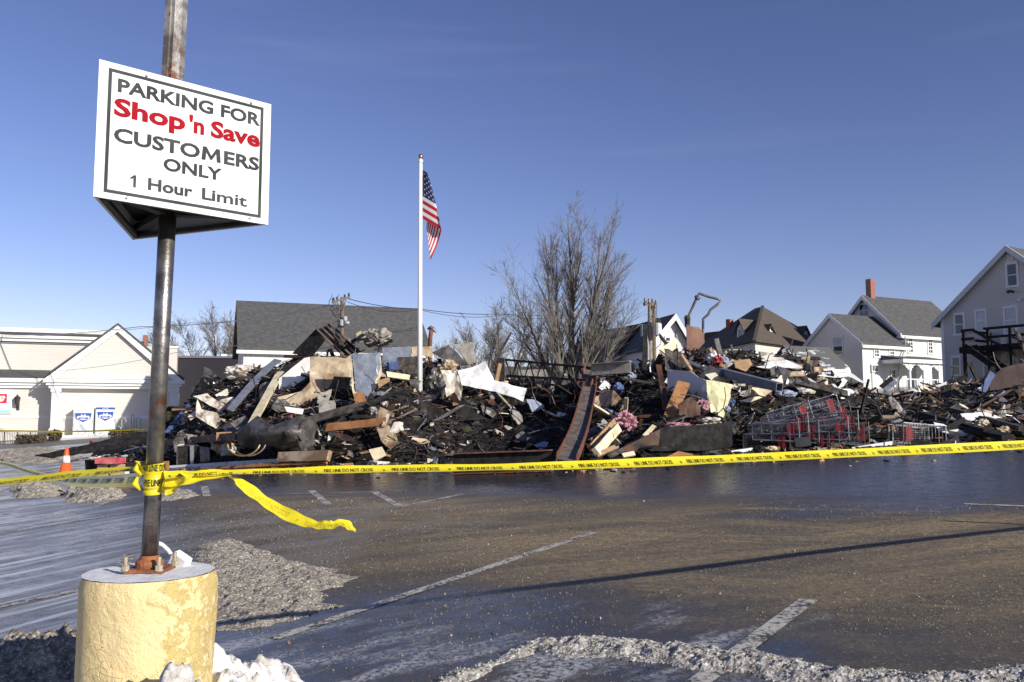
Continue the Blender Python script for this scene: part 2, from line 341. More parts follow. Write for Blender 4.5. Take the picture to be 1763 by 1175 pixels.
gf = [(j * nx + i, j * nx + i + 1, (j + 1) * nx + i + 1, (j + 1) * nx + i) for j in range(len(ys) - 1) for i in range(nx - 1)]
me = bpy.data.meshes.new('ground'); me.from_pydata(gv, [], gf); me.materials.append(ground_material())
go = bpy.data.objects.new('ground', me); C.objects.link(go); tag(go, 'wet sanded asphalt of the parking lot', 'ground', kind='structure')
# painted bay lines, worn
def paint_material():
    m, n, l, p = node_mat('worn white line paint')
    a = noise_node(n, l, 26, 6, .7); b_ = noise_node(n, l, 3, 3)
    f = mrange(n, l, math_n(n, l, 'ADD', a, math_n(n, l, 'MULTIPLY', math_n(n, l, 'SUBTRACT', b_, .5), .5)), .42, .54)
    c = mixc(n, l, f, (.055, .052, .048), mixc(n, l, noise_node(n, l, 60, 3), (.62, .60, .55), (.42, .38, .31)))
    l.new(c, p.inputs['Base Color']); p.inputs['Roughness'].default_value = .75; return m
K['paint'] = paint_material()
def line_mark(a, b, w, mat=None):
    a, b = g(*a), g(*b); d = (b - a); d.z = 0; d.normalize(); nrm = Vector((-d.y, d.x, 0)); mb = MB(); v = []
    for p in (a, b):
        for s in (-1, 1):
            q = p + nrm * (s * w / 2); v.append((q.x, q.y, float(gz(q.x, q.y)) + .004))
    mb.add(v, [(0, 1, 3, 2)]); o = mb.build('parking_line', mat or K['paint']); tag(o, kind='structure'); return o
lns = [((470, 1101), (1022, 917), .11), ((1170, 1200), (1392, 1033), .13), ((536, 845), (566, 870), .12), ((645, 848), (690, 873), .12),
       ((690, 873), (798, 851), .1), ((0, 919), (236, 881), .10), ((-60, 1058), (134, 1017), .12), ((166, 873), (200, 857), .11),
       ((203, 988), (224, 955), .14), ((356, 855), (352, 838), .14), ((-30, 862), (26, 836), .12), ((1660, 868), (1763, 872), .08), ((430, 852), (700, 846), .06)]
for a, b, w in lns: line_mark(a, b, w)
# ------------------------------------------------------------ snow and slush
def dist_poly(px, py, poly):
    P = np.array(poly); d = np.full(px.shape, 1e9); ins = np.zeros(px.shape, bool); n = len(P)
    for i in range(n):
        ax, ay = P[i]; bx, by = P[(i + 1) % n]; ex, ey = bx - ax, by - ay
        t = np.clip(((px - ax) * ex + (py - ay) * ey) / (ex * ex + ey * ey + 1e-12), 0, 1)
        d = np.minimum(d, np.hypot(px - ax - t * ex, py - ay - t * ey))
        c = ((ay > py) != (by > py)); xc = ax + (py - ay) * ex / (ey if abs(ey) > 1e-9 else 1e-9); ins ^= (c & (px < xc))
    return np.where(ins, d, -d)
def drift_mesh(name, poly, hmax, edge, res, mat, label, cat, lump=.5, lsc=7.0, jit=.12, seed=1, kind='stuff', profile=None, rag=6.0, gran=.30, gsz=.011):
    xs_ = np.arange(min(p[0] for p in poly) - .2, max(p[0] for p in poly) + .2, res); ys_ = np.arange(min(p[1] for p in poly) - .2, max(p[1] for p in poly) + .2, res)
    XX, YY = np.meshgrid(xs_, ys_); d = dist_poly(XX, YY, poly) + (fbm(XX * rag, YY * rag, 4, seed) - .47) * jit * 2
    t = np.clip(d / edge, 0, 1); hh = hmax * (1 - (1 - t) ** 2) * (1 - lump / 2 + lump * (fbm(XX * lsc, YY * lsc, 4, seed + 9) - .47) * 2)
    crumb = np.abs(fbm(XX * lsc * 4, YY * lsc * 4, 3, seed + 20) - .45) * hmax * lump * .9
    hh = hh + np.where(t > 0, crumb * np.minimum(1, t * 3), 0)
    if profile: hh = profile(XX, YY, hh, t)
    Z = gz(XX, YY) + np.where(d > 0, np.maximum(hh, .004), -.015)
    keep = d > -res * 1.5; idx = -np.ones(XX.shape, int); idx[keep] = np.arange(keep.sum())
    v = list(zip((XX + (vnoise(XX * 40, YY * 40, 3) - .5) * res)[keep].tolist(), (YY + (vnoise(XX * 40, YY * 40, 5) - .5) * res)[keep].tolist(), Z[keep].tolist())); f = []
    ny_, nx_ = XX.shape
    for j in range(ny_ - 1):
        for i in range(nx_ - 1):
            q = (idx[j, i], idx[j, i + 1], idx[j + 1, i + 1], idx[j + 1, i])
            if min(q) >= 0: f.append(tuple(int(k) for k in q))
    mb = MB(); mb.v = v; mb.f = f; mb.m = [0] * len(f)
    inn = np.argwhere(d > res); ng = int(gran * len(inn))
    for j, i in inn[rng.integers(0, len(inn), ng)]:
        r_ = gsz * (.4 + rng.random() ** 2 * 1.3); x_, y_, z_ = XX[j, i] + rng.uniform(-res, res), YY[j, i] + rng.uniform(-res, res), Z[j, i]; a_ = rng.uniform(0, 6.28); c_, s_ = math.cos(a_) * r_, math.sin(a_) * r_
        mb.add([(x_ + c_, y_ + s_, z_), (x_ - s_, y_ + c_, z_ + r_ * .2), (x_ - c_, y_ - s_, z_ - r_ * .1), (x_ + s_, y_ - c_, z_ + r_ * .15), (x_ + c_ * .3, y_, z_ + r_ * rng.uniform(.6, 1.2))], [(0, 1, 4), (1, 2, 4), (2, 3, 4), (3, 0, 4)])
    o = mb.build(name, mat, smooth=False, fix=False); tag(o, label, cat, kind=kind); return o
def gp(pts): return [(g(a, b).x, g(a, b).y) for a, b in pts]
drift_mesh('slush', gp([(352, 938), (395, 925), (470, 958), (540, 975), (606, 994), (590, 1012), (545, 1016), (577, 1046), (520, 1068), (440, 1082), (376, 1084), (300, 1030)]), .048, .25, .016, K['slush'], 'gritty grey slush spread beside the yellow concrete base', 'slush', .9, 9, .16, 3, gran=.08, gsz=.009)
berm = gp([(905, 1112), (935, 1098), (1010, 1098), (1100, 1102), (1180, 1109), (1290, 1122), (1400, 1138), (1500, 1152), (1620, 1160), (1763, 1146), (1850, 1140), (1850, 1205), (1620, 1200), (1480, 1190), (1380, 1178), (1250, 1157), (1120, 1141), (1030, 1135), (930, 1126)])
drift_mesh('ploughed_snow', berm, .046, .16, .014, K['bermsnow'], 'low crusty ridge of ploughed grey snow across the near lane', 'snow', .9, 12, .10, 5, rag=7, gran=.08, gsz=.007)
drift_mesh('ploughed_snow', gp([(900, 1118), (918, 1125), (850, 1150), (800, 1178), (740, 1190), (770, 1160), (850, 1135)]), .04, .10, .018, K['bermsnow'], 'short thin tail of gritty snow at the ridge end', 'snow', 1.0, 9, .08, 8)
drift_mesh('slush', gp([(108, 853), (150, 838), (186, 848), (222, 852), (190, 863), (118, 866)]), .26, .5, .05, K['slush'], 'small gritty slush mound below the red-footed stand', 'slush', .8, 3, .2, 12)
drift_mesh('slush', gp([(18, 842), (60, 832), (110, 845), (100, 856), (30, 858)]), .22, .5, .06, K['slush'], 'gritty slush mound at the edge of the lot under the tape', 'slush', .8, 3, .2, 15)
drift_mesh('slush', gp([(262, 852), (300, 840), (342, 850), (330, 858), (270, 864)]), .10, .4, .05, K['slush'], 'thin slush patch behind the sign pole', 'slush', .8, 3, .2, 17)
drift_mesh('slush', gp([(120, 778), (60, 772), (0, 780), (0, 796), (70, 800), (140, 792)]), .18, .8, .12, K['slush'], 'dark slush bank by the street behind the cone', 'slush', .8, 2, .4, 18)
# mounds round the foot of the sign base
def lumps(name, items, label, mat, res=.016, seed=2, lsc=9):
    x0 = min(c[0] - c[2] * 1.3 for c in items); x1 = max(c[0] + c[2] * 1.3 for c in items); y0 = min(c[1] - c[2] * 1.3 for c in items); y1 = max(c[1] + c[2] * 1.3 for c in items)
    XX, YY = np.meshgrid(np.arange(x0, x1, res), np.arange(y0, y1, res)); H = np.full(XX.shape, -.05)
    wx = XX + (fbm(XX * 5, YY * 5, 3, seed) - .47) * .25; wy = YY + (fbm(XX * 5, YY * 5, 3, seed + 4) - .47) * .25
    for cx, cy, r, h in items:
        d = np.hypot(wx - cx, wy - cy) / r; H = np.maximum(H, h * np.clip(1 - d ** 3.0, -.2, 1))
    H = H + np.where(H > 0, ((fbm(XX * lsc, YY * lsc, 5, seed + 7) - .47) * .22 + (fbm(XX * 30, YY * 30, 3, seed + 8) - .45) * .09 - np.abs(fbm(XX * 6, YY * 6, 4, seed + 3) - .47) * .14) * np.minimum(1, H * 5), 0)
    keep = H > -.045; idx = -np.ones(XX.shape, int); idx[keep] = np.arange(keep.sum()); Z = gz(XX, YY) + H
    v = list(zip(XX[keep].tolist(), YY[keep].tolist(), Z[keep].tolist())); f = []
    for j in range(XX.shape[0] - 1):
        for i in range(XX.shape[1] - 1):
            q = (idx[j, i], idx[j, i + 1], idx[j + 1, i + 1], idx[j + 1, i])
            if min(q) >= 0: f.append(tuple(int(k) for k in q))
    mb = MB(); mb.v = v; mb.f = f; mb.m = [0] * len(f); o = mb.build(name, mat, smooth=True, fix=False); tag(o, label, 'snow', kind='stuff')
lumps('heaped_snow', [(-1.42, 4.25, .16, .50), (-1.36, 4.35, .17, .42), (-1.37, 4.55, .19, .30), (-1.32, 4.62, .2, .32), (-1.33, 4.8, .22, .22), (-1.38, 5.0, .22, .14), (-1.29, 3.53, .13, .60), (-1.23, 3.56, .14, .42), (-1.33, 3.66, .13, .45), (-1.24, 3.75, .14, .36), (-1.27, 4.0, .20, .36), (-1.34, 4.15, .18, .40)], 'dirty white snow heaped against the foot of the yellow concrete base', K['snow'])
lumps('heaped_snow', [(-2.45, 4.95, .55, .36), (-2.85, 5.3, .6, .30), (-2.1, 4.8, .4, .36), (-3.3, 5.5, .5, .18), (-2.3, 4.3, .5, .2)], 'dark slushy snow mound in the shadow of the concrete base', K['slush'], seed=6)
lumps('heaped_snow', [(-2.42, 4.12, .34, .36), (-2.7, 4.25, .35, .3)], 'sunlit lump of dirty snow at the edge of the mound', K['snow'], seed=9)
# loose grit
mb = MB(); N = 30000
gx = rng.uniform(-6, 9, N); gy = 4.6 + rng.random(N) ** 1.15 * 10
okm = (np.abs(gx) < gy * .62 + .3); dens = fbm(gx * .9, gy * 1.6, 3, 40); okm &= (dens > .36) & (gx * .6 + gy < 13.2) & (gx + gy * .49 > 1.2)
gx, gy = gx[okm], gy[okm]; sz = rng.uniform(.0022, .0052, len(gx)) * (.75 + gy * .05) * (1 + (rng.random(len(gx)) > .985) * 1.2)
for x, y, s in zip(gx, gy, sz):
    a = rng.uniform(0, 6.28); z = float(gz(x, y)) + .001
    mb.add([(x + s * math.cos(a), y + s * math.sin(a), z), (x + s * math.cos(a + 2.1), y + s * math.sin(a + 2.1), z), (x + s * math.cos(a + 4.2), y + s * math.sin(a + 4.2), z), (x, y, z + s * 1.5)], [(0, 1, 3), (1, 2, 3), (2, 0, 3)], int(rng.integers(0, 3)))
o = mb.build('gravel', [M('grit pale', (.40, .35, .27), rough=.9, spec=.1), M('grit tan', (.26, .19, .11), rough=.9, spec=.1), M('grit dark', (.05, .05, .05), rough=.7)], fix=False); tag(o, 'loose road grit strewn on the asphalt', 'gravel', kind='stuff')
# ------------------------------------------------------------ sign on its pole
PX, PY = -1.622, 3.98
def base_material():
    m, n, l, p = node_mat('flaking yellow paint on concrete')
    geo = n.new('ShaderNodeTexCoord'); s = n.new('ShaderNodeSeparateXYZ'); l.new(geo.outputs['Object'], s.inputs[0])
    c = mixc(n, l, mrange(n, l, noise_node(n, l, 5, 5), .35, .65), (.84, .65, .31), (.86, .70, .37))
    side = math_n(n, l, 'ADD', math_n(n, l, 'MULTIPLY', s.outputs[0], 2.0), math_n(n, l, 'MULTIPLY', noise_node(n, l, 4, 5), 1.3))
    f = math_n(n, l, 'MULTIPLY', mrange(n, l, side, 1.04, 1.1), mrange(n, l, noise_node(n, l, 15, 8, .75), .47, .51))
    c = mixc(n, l, f, c, mixc(n, l, noise_node(n, l, 14, 4), (.58, .44, .15), (.68, .53, .22)))
    ch = mrange(n, l, noise_node(n, l, 18, 6, .7, off=(4, 1, 2)), .655, .69); c = mixc(n, l, math_n(n, l, 'MULTIPLY', ch, .7), c, (.42, .33, .2))
    l.new(c, p.inputs['Base Color']); p.inputs['Roughness'].default_value = .65
    hgt = math_n(n, l, 'ADD', math_n(n, l, 'MULTIPLY', noise_node(n, l, 22, 8, .72), 1.3), math_n(n, l, 'MULTIPLY', f, -.6))
    hgt = math_n(n, l, 'ADD', hgt, math_n(n, l, 'MULTIPLY', noise_node(n, l, 3, 2), 1.2))
    vc = n.new('ShaderNodeTexVoronoi'); vc.feature = 'DISTANCE_TO_EDGE'; vc.inputs['Scale'].default_value = 26; l.new(geo.outputs['Object'], vc.inputs['Vector'])
    hgt = math_n(n, l, 'ADD', hgt, math_n(n, l, 'MULTIPLY', mrange(n, l, vc.outputs['Distance'], 0, .05), math_n(n, l, 'MULTIPLY', mrange(n, l, noise_node(n, l, 5, 3, off=(7, 7, 7)), .48, .6), .5)))
    b = n.new('ShaderNodeBump'); b.inputs['Strength'].default_value = .6; b.inputs['Distance'].default_value = .03; l.new(hgt, b.inputs['Height']); l.new(b.outputs[0], p.inputs['Normal']); return m
K['conc_base'] = base_material()
K['frost'] = M('frosted concrete top', (.80, .81, .84), (.66, .66, .68), 9, rough=.8, bump=.3)
K['pole'] = M('worn dark steel pipe', (.15, .14, .13), (.36, .34, .32), 14, thr=(.4, .7), c3=(.26, .10, .045), sc3=6, thr3=(.60, .70), rough=.36, metal=.85, bump=.12, bsc=60)
K['polewhite'] = M('peeling white over rust pipe', (.34, .33, .31), (.14, .13, .12), 12, thr=(.4, .6), c3=(.16, .055, .03), sc3=8, thr3=(.54, .60), rough=.5, metal=.3, bump=.25, bsc=50)
K['rustplate'] = M('rusted plate', (.30, .11, .045), (.17, .06, .03), 14, rough=.85, bump=.4)
K['boltsteel'] = M('dull zinc bolt', (.42, .38, .28), (.28, .22, .13), 20, rough=.6, metal=.3)
zb0 = float(gz(PX, PY)); ztop = .924
sign = thing('parking_sign', 'three-sided white parking sign on a rusty pole in a yellow concrete base', 'sign', (PX, PY, zb0))
mb = MB(); n = 72; rings = []
for i in range(25):
    z = zb0 - .05 + (ztop - zb0 + .05) * i / 24; rings.append((.284, z))
v = []; f = []
for i, (r, z) in enumerate(rings):
    for k in range(n):
        a = 2 * math.pi * k / n; dd = (mnoise.noise(Vector((math.cos(a) * 2.2, math.sin(a) * 2.2, z * 3))) * .008 + mnoise.noise(Vector((math.cos(a) * 9, math.sin(a) * 9, z * 11))) * .0035)
        rr = r + dd - (.012 if i == 24 else 0); v.append((PX + rr * math.cos(a), PY + rr * math.sin(a), z))
for i in range(24):
    for k in range(n): f.append((i * n + k, i * n + (k + 1) % n, (i + 1) * n + (k + 1) % n, (i + 1) * n + k))
mb.add(v, f); base_o = mb.build('base', K['conc_base'], sign, smooth=True)
mb = MB(); v = [(PX, PY, ztop + .004)]; nn = 72
for rr in (.13, .23, .276):
    for k in range(nn):
        a = 2 * math.pi * k / nn; v.append((PX + rr * math.cos(a), PY + rr * math.sin(a), ztop + .004 + mnoise.noise(Vector((math.cos(a) * rr * 20, math.sin(a) * rr * 20, 0))) * .004 - (.006 if rr > .3 else 0)))
f = [(0, 1 + k, 1 + (k + 1) % nn) for k in range(nn)] + [(1 + j * nn + k, 1 + (j + 1) * nn + k, 1 + (j + 1) * nn + (k + 1) % nn, 1 + j * nn + (k + 1) % nn) for j in range(2) for k in range(nn)]
mb.add(v, f); top_o = mb.build('base_top', K['frost'], base_o, smooth=True)
LEAN = (.042 / 2.67)
def pole_at(z): return Vector((PX - .004 + (z - ztop) * LEAN, PY, z))
zsb = CAM.z + .92; zst = zsb + .585
mb = MB(); mb.tube([pole_at(ztop + .03), pole_at(zst - .1)], [.0365, .039], 20); mb.build('pole', K['pole'], sign, smooth=True)
mb = MB(); q0, q1 = pole_at(zst - .12), pole_at(zst + 1.3)
mb.tube([q0, q1], .043, 8); mb.bar(q0 + Vector((-.03, -.028, 0)), q1 + Vector((-.03, -.028, 0)), .03, .03, up=(.3, 1, 0)); mb.build('upper_pole', K['polewhite'], sign)
mb = MB(); mb.box(PX - .085, PX + .085, PY - .08, PY + .08, ztop + .006, ztop + .022); mb.lathe([(.062, .02), (.060, .05), (.044, .06), (.040, .075)], (PX - .002, PY, ztop), 20); mb.build('base_plate', K['rustplate'], sign)
for dx, dy in ((-.08, -.07), (.068, -.072), (.085, .065), (-.065, .075)):
    mb = MB(); mb.lathe([(.017, .022), (.017, .042)], (PX + dx, PY + dy, ztop), 6); mb.lathe([(.010, .042), (.010, .078)], (PX + dx, PY + dy, ztop), 10); mb.lathe([(.020, .018), (.020, .023)], (PX + dx, PY + dy, ztop), 12); mb.build('bolt', K['boltsteel'], sign)
mb = MB(); mb.tube([pt(214, 993, PY - .02), pt(196, 989, PY), pt(193, 987, PY + .02)], .007, 8); mb.build('anchor_rod', K['boltsteel'], sign)
cond = thing('cable_conduit', 'white conduit and small white junction box behind the sign pole foot', 'conduit', tuple(pt(300, 978, PY + .17)))
Yc_ = PY + .17
mb = MB(); mb.tube([pt(268, 934, Yc_ - .05), pt(279, 938, Yc_ - .02), pt(289, 947, Yc_), pt(296, 957, Yc_), pt(297, 963, Yc_), pt(291, 972, Yc_), pt(284, 982, Yc_)], .0095, 10); mb.build('conduit', M('white conduit', (.75, .76, .78), rough=.35), cond, smooth=True)
mb = MB(); a, b = pt(300, 958, Yc_), pt(322, 973, Yc_ - .02); mb.bar(a, b, .05, .055, up=(-.4, 0, 1)); bx_ = mb.build('junction_box', M('white plastic', (.82, .82, .82), rough=.3), cond)
# the box of three faces
Hs = .92
tri = [Vector((-1.875 * Hs, 3.826 * Hs)), Vector((-1.251 * Hs, 4.396 * Hs)), Vector((-2.108 * Hs, 4.771 * Hs))]
cen = sum(tri, Vector((0, 0))) / 3
K['signwhite'] = M('white sign face', (.80, .80, .79), (.74, .74, .73), 3, c3=(.60, .58, .53), sc3=4, thr3=(.58, .75), rough=.7, spec=.15)
K['signgrey'] = M('dark grey sign print', (.045, .052, .055), (.07, .078, .082), 5, rough=.9, spec=.05)
K['signred'] = M('red sign print', (.36, .012, .022), (.32, .012, .02), 5, rough=.9, spec=.05)
K['signframe'] = M('dark sign frame', (.035, .035, .036), (.06, .055, .05), 6, rough=.6)
def text_mesh(txt, offset=0.0, shear=0.0):
    cu = bpy.data.curves.new('t', 'FONT'); cu.body = txt; cu.offset = offset; cu.shear = shear; cu.resolution_u = 3
    to = bpy.data.objects.new('t', cu); C.objects.link(to); dg = bpy.context.evaluated_depsgraph_get(); me = to.evaluated_get(dg).to_mesh()
    v = [tuple(q.co) for q in me.vertices]; f = [tuple(pl.vertices) for pl in me.polygons]; to.evaluated_get(dg).to_mesh_clear(); bpy.data.objects.remove(to); bpy.data.curves.remove(cu)
    return v, f
def fit_text(txt, box, offset=0.0, capref=None):
    """text scaled into box (u0,u1,v0,v1): v0..v1 spans the cap height"""
    if txt == 'M': v, f = [(0, 0, 0), (.06, 1, 0), (.25, 1, 0), (.5, .40, 0), (.75, 1, 0), (.94, 1, 0), (1, 0, 0), (.80, 0, 0), (.76, .62, 0), (.545, .10, 0), (.455, .10, 0), (.24, .62, 0), (.20, 0, 0)], [tuple(range(13))]
    elif txt == '1': v, f = [(.55, 0, 0), (.55, .74, 0), (0, .62, 0), (0, .76, 0), (.62, 1, 0), (1, 1, 0), (1, 0, 0)], [(0, 1, 2, 3, 4, 5, 6)]
    else: v, f = text_mesh(txt, offset)
    cv = v if txt in ('M', '1') else text_mesh(capref or 'H', offset)[0]
    x0 = min(p[0] for p in v); x1 = max(p[0] for p in v); y0 = min(p[1] for p in cv); y1 = max(p[1] for p in cv)
    return [(box[0] + (p[0] - x0) / (x1 - x0) * (box[1] - box[0]), box[2] + (p[1] - y0) / (y1 - y0) * (box[3] - box[2])) for p in v], f
for k in range(3):
    a, b = tri[k], tri[(k + 1) % 3]; d2 = (b - a); L = d2.length; e = d2 / L; nrm = Vector((e.y, -e.x))
    if nrm.dot((a + b) / 2 - cen) < 0: nrm = -nrm
    def P3(u, v, off): q = a + e * (u * L) + nrm * off; return (q.x, q.y, zst + (zsb - zst) * v)
    ins = .012
    mb = MB(); mb.add([P3(0, 0, 0), P3(1, 0, 0), P3(1, 1, 0), P3(0, 1, 0), P3(0.012, 0, -.012), P3(.988, 0, -.012), P3(.988, 1, -.012), P3(.012, 1, -.012)], [(0, 1, 2, 3), (7, 6, 5, 4), (0, 4, 5, 1), (1, 5, 6, 2), (2, 6, 7, 3), (3, 7, 4, 0)])
    face = mb.build('face_panel', K['signwhite'], sign)
    tag(face, 'white sign face lettered with the parking notice' if k == 0 else None)
    mb = MB()
    for (u0, u1, v0, v1) in ((.05, .95, .045, .068), (.05, .95, .932, .955), (.05, .068, .068, .932), (.932, .95, .068, .932)):
        mb.add([P3(u0, v0, .002), P3(u1, v0, .002), P3(u1, v1, .002), P3(u0, v1, .002)], [(0, 1, 2, 3)])
    mb.build('border', K['signgrey'], face)
    rows = [('PARKING FOR', (.10, .93, .205, .105), .029, 'signgrey', 'H'), ("Shop", (.085, .475, .385, .250), .034, 'signred', 'S'), ("'n", (.497, .585, .385, .250), .034, 'signred', 'S'), ("Save", (.625, .93, .385, .250), .034, 'signred', 'S'),
            ('CUSTO', (.09, .565, .575, .47), .029, 'signgrey', 'H'), ('M', (.575, .69, .575, .47), .029, 'signgrey', 'H'), ('ERS', (.71, .93, .575, .47), .029, 'signgrey', 'H'), ('ONLY', (.36, .70, .715, .62), .029, 'signgrey', 'H'),
            ('1', (.185, .215, .885, .795), .03, 'signgrey', 'H'), ('Hour', (.28, .53, .885, .795), .028, 'signgrey', 'H'), ('Li', (.585, .665, .885, .795), .028, 'signgrey', 'H'), ('mit', (.675, .86, .885, .795), .016, 'signgrey', 'H')]
    for txt, bx, off, mk, ref in rows:
        vv, ff = fit_text(txt, bx, off, ref); mb = MB(); mb.add([P3(u, v, .0025) for u, v in vv], ff); mb.build('lettering', K[mk], face, fix=False)
    for (u, v) in ((.25, .03), (.87, .03), (.17, .97), (.88, .97)):
        mb = MB(); q = Vector(P3(u, v, .002)); mb.tube([q, q + Vector((nrm.x, nrm.y, 0)) * .006], .006, 8); mb.build('screw', K['greymetal'], face)
for z in (zsb + .012, zst - .05):
    mb = MB()
    for k in range(3):
        a = cen + (tri[k] - cen) * .90; b = cen + (tri[(k + 1) % 3] - cen) * .90; mb.bar((a.x, a.y, z), (b.x, b.y, z), .03, .02)
        mb.bar((cen.x, cen.y, z + .03), (*(cen + (tri[k] - cen) * .88), z + .03), .05, .03)
    mb.build('frame', K['signframe'], sign)
mb = MB(); q = [cen + (t - cen) * .93 for t in tri]; mb.prism([(p.x, p.y, zsb + .09) for p in q], (0, 0, .006)); mb.build('inner_plate', K['signframe'], sign)
# ------------------------------------------------------------ fire line tape
def tape_material():
    m, n, l, p = node_mat('yellow plastic tape'); c = mixc(n, l, mrange(n, l, noise_node(n, l, 4, 3), .35, .7), (.86, .72, .02), (.90, .79, .05))
    l.new(c, p.inputs['Base Color']); p.inputs['Roughness'].default_value = .32
    tr = n.new('ShaderNodeBsdfTranslucent'); tr.inputs[0].default_value = (.8, .7, .03, 1); mxs = n.new('ShaderNodeMixShader'); mxs.inputs[0].default_value = .25
    l.new(p.outputs[0], mxs.inputs[1]); l.new(tr.outputs[0], mxs.inputs[2]); l.new(mxs.outputs[0], n['Material Output'].inputs[0]); return m
K['tape'] = tape_material(); K['tapeink'] = M('black tape print', (.012, .012, .012), rough=.45)
TXT = text_mesh('FIRE LINE DO NOT CROSS', .018); TX = max(p[0] for p in TXT[0]); TCAP = max(p[1] for p in text_mesh('H', .018)[0]); SYM = text_mesh('»', .01)
class Tape:
    """a strip along a path; ang = tilt of its width from vertical, per point"""
    def __init__(s, pts, ang, w=.070, sub=12, wig=.0, seed=0):
        P = [Vector(p) for p in pts]; s.w = w; n = len(P); cc = []; aa = []
        for i in range(n - 1):
            p0, p1, p2, p3 = P[max(i - 1, 0)], P[i], P[i + 1], P[min(i + 2, n - 1)]
            for k in range(sub):
                t = k / sub; cc.append(.5 * ((2 * p1) + (p2 - p0) * t + (2 * p0 - 5 * p1 + 4 * p2 - p3) * t * t + (3 * p1 - p0 - 3 * p2 + p3) * t ** 3)); aa.append(ang[i] * (1 - t) + ang[i + 1] * t)
        cc.append(P[-1]); aa.append(ang[-1])
        s.c = cc; s.L = [0]
        for i in range(1, len(cc)): s.L.append(s.L[-1] + (cc[i] - cc[i - 1]).length)
        s.a = [R(a + wig * math.sin(i * .37 + seed) + wig * .6 * math.sin(i * .91 + 2 * seed)) for i, a in enumerate(aa)]
    def fr(s, i):
        n = len(s.c); d = (s.c[min(i + 1, n - 1)] - s.c[max(i - 1, 0)]).normalized()
        up = Vector((0, 0, 1)); h = d.cross(up).normalized(); up = h.cross(d).normalized()
        return up * math.cos(s.a[i]) + h * math.sin(s.a[i])
    def at(s, dist, q, off=0.0):
        i = int(np.searchsorted(s.L, dist)) ; i = min(max(i, 1), len(s.c) - 1); t = (dist - s.L[i - 1]) / max(1e-6, s.L[i] - s.L[i - 1])
        c = s.c[i - 1].lerp(s.c[i], t); wv = s.fr(i - 1).lerp(s.fr(i), t).normalized(); d = (s.c[i] - s.c[i - 1]).normalized(); nn = d.cross(wv)
        bow = -.10 * s.w * (1 - 4 * q * q) ; return c + wv * (q * s.w) + nn * (off + bow)
    def strip(s, mb, rows=5):
        v = []
        for i, D in enumerate(s.L):
            for k in range(rows): v.append(s.at(D, k / (rows - 1) - .5))
        mb.add(v, [(i * rows + k, (i + 1) * rows + k, (i + 1) * rows + k + 1, i * rows + k + 1) for i in range(len(s.L) - 1) for k in range(rows - 1)])
    def letters(s, mb, start, rep=.325, length=.235, side=1, flip=1):
        D = start
        while D + length < s.L[-1]:
            if D > 0:
                for (tv, tf), x0, ln, h in ((TXT, D, length, .42), (SYM, D - .045, .018, .42)):
                    k = ln / (TX if tv is TXT[0] else .6)
                    mb.add([s.at(x0 + (p[0] * k if flip > 0 else ln - p[0] * k), flip * (p[1] / TCAP - .5) * h, side * .0012) for p in tv], tf)
            D += rep
tapeR = thing('barrier_tape', 'yellow fire line tape stretched across the lot in front of the heap', 'tape', (PX + .06, PY, 1.34))
T1 = Tape([pt(283, 818, 3.93), pt(345, 815, 4.0), pt(398, 813, 4.06), pt(620, 808, 4.25), pt(960, 802, 4.53), pt(1300, 788, 4.95), pt(1763, 766, 5.6), pt(2100, 746, 6.3), pt(2400, 735, 7.0)], [-66, -70, -73, -66, -58, -50, -42, -40, -40], wig=4, seed=1)
mb = MB(); T1.strip(mb); tp = mb.build('strip', K['tape'], tapeR, smooth=True, fix=False)
mb = MB(); T1.letters(mb, .06, side=1); mb.build('lettering', K['tapeink'], tp, fix=False)
post = thing('tape_post', 'steel post that carries the tape end beyond the lot edge', 'post', tuple(Vector((pt(2410, 735, 7.0).x, 7.0, float(gz(pt(2410, 735, 7.0).x, 7.0))))))
mb = MB(); q = pt(2410, 735, 7.0); mb.tube([(q.x, q.y, float(gz(q.x, q.y)) - .1), (q.x, q.y, 1.9)], .03, 10); mb.build('shaft', K['greymetal'], post)
# second strand that joins the knot and the loose tail that blows to the side
tail = thing('barrier_tape', 'loose yellow tape tail blowing down from the tape beside the pole', 'tape', tuple(pt(398, 818, 4.06)))
T2 = Tape([pt(392, 817, 4.05), pt(420, 836, 4.07), pt(470, 872, 4.05), pt(528, 900, 3.98), pt(565, 904, 3.95), pt(592, 901, 3.98), pt(614, 915, 4.0)], [-82, -62, -52, -58, -68, -60, -80], w=.062, wig=9, seed=3)
mb = MB(); T2.strip(mb, 7); tp = mb.build('strip', K['tape'], tail, smooth=True, fix=False)
mb = MB(); T2.letters(mb, .12, side=1); mb.build('lettering', M('olive show-through print', (.50, .42, .02), rough=.5), tp, fix=False)
T2b = Tape([pt(283, 832, 3.93), pt(330, 826, 3.96), pt(396, 815, 4.05)], [-50, -60, -75], w=.06, wig=6, seed=5)
mb = MB(); T2b.strip(mb); mb.build('knot_strand', K['tape'], tail, smooth=True, fix=False)
T2c = Tape([pt(283, 845, 3.93), pt(300, 838, 3.93), pt(318, 822, 3.9), pt(326, 812, 3.95)], [-30, -10, -50, -80], w=.05, wig=6, seed=6)
mb = MB(); T2c.strip(mb); mb.build('knot_strand', K['tape'], tail, smooth=True, fix=False)
tapeL = thing('barrier_tape', 'yellow fire line tape running from the pole past the orange cone', 'tape', (PX - .05, PY, 1.3))
T3 = Tape([pt(-300, 858, 4.6), pt(-100, 842, 4.4), pt(0, 831, 4.28), pt(120, 818, 4.14), pt(243, 806, 3.99)], [-52, -55, -58, -62, -68], wig=4, seed=7)
mb = MB(); T3.strip(mb); tp = mb.build('strip', K['tape'], tapeL, smooth=True, fix=False); mb = MB(); T3.letters(mb, .1); mb.build('lettering', K['tapeink'], tp, fix=False)
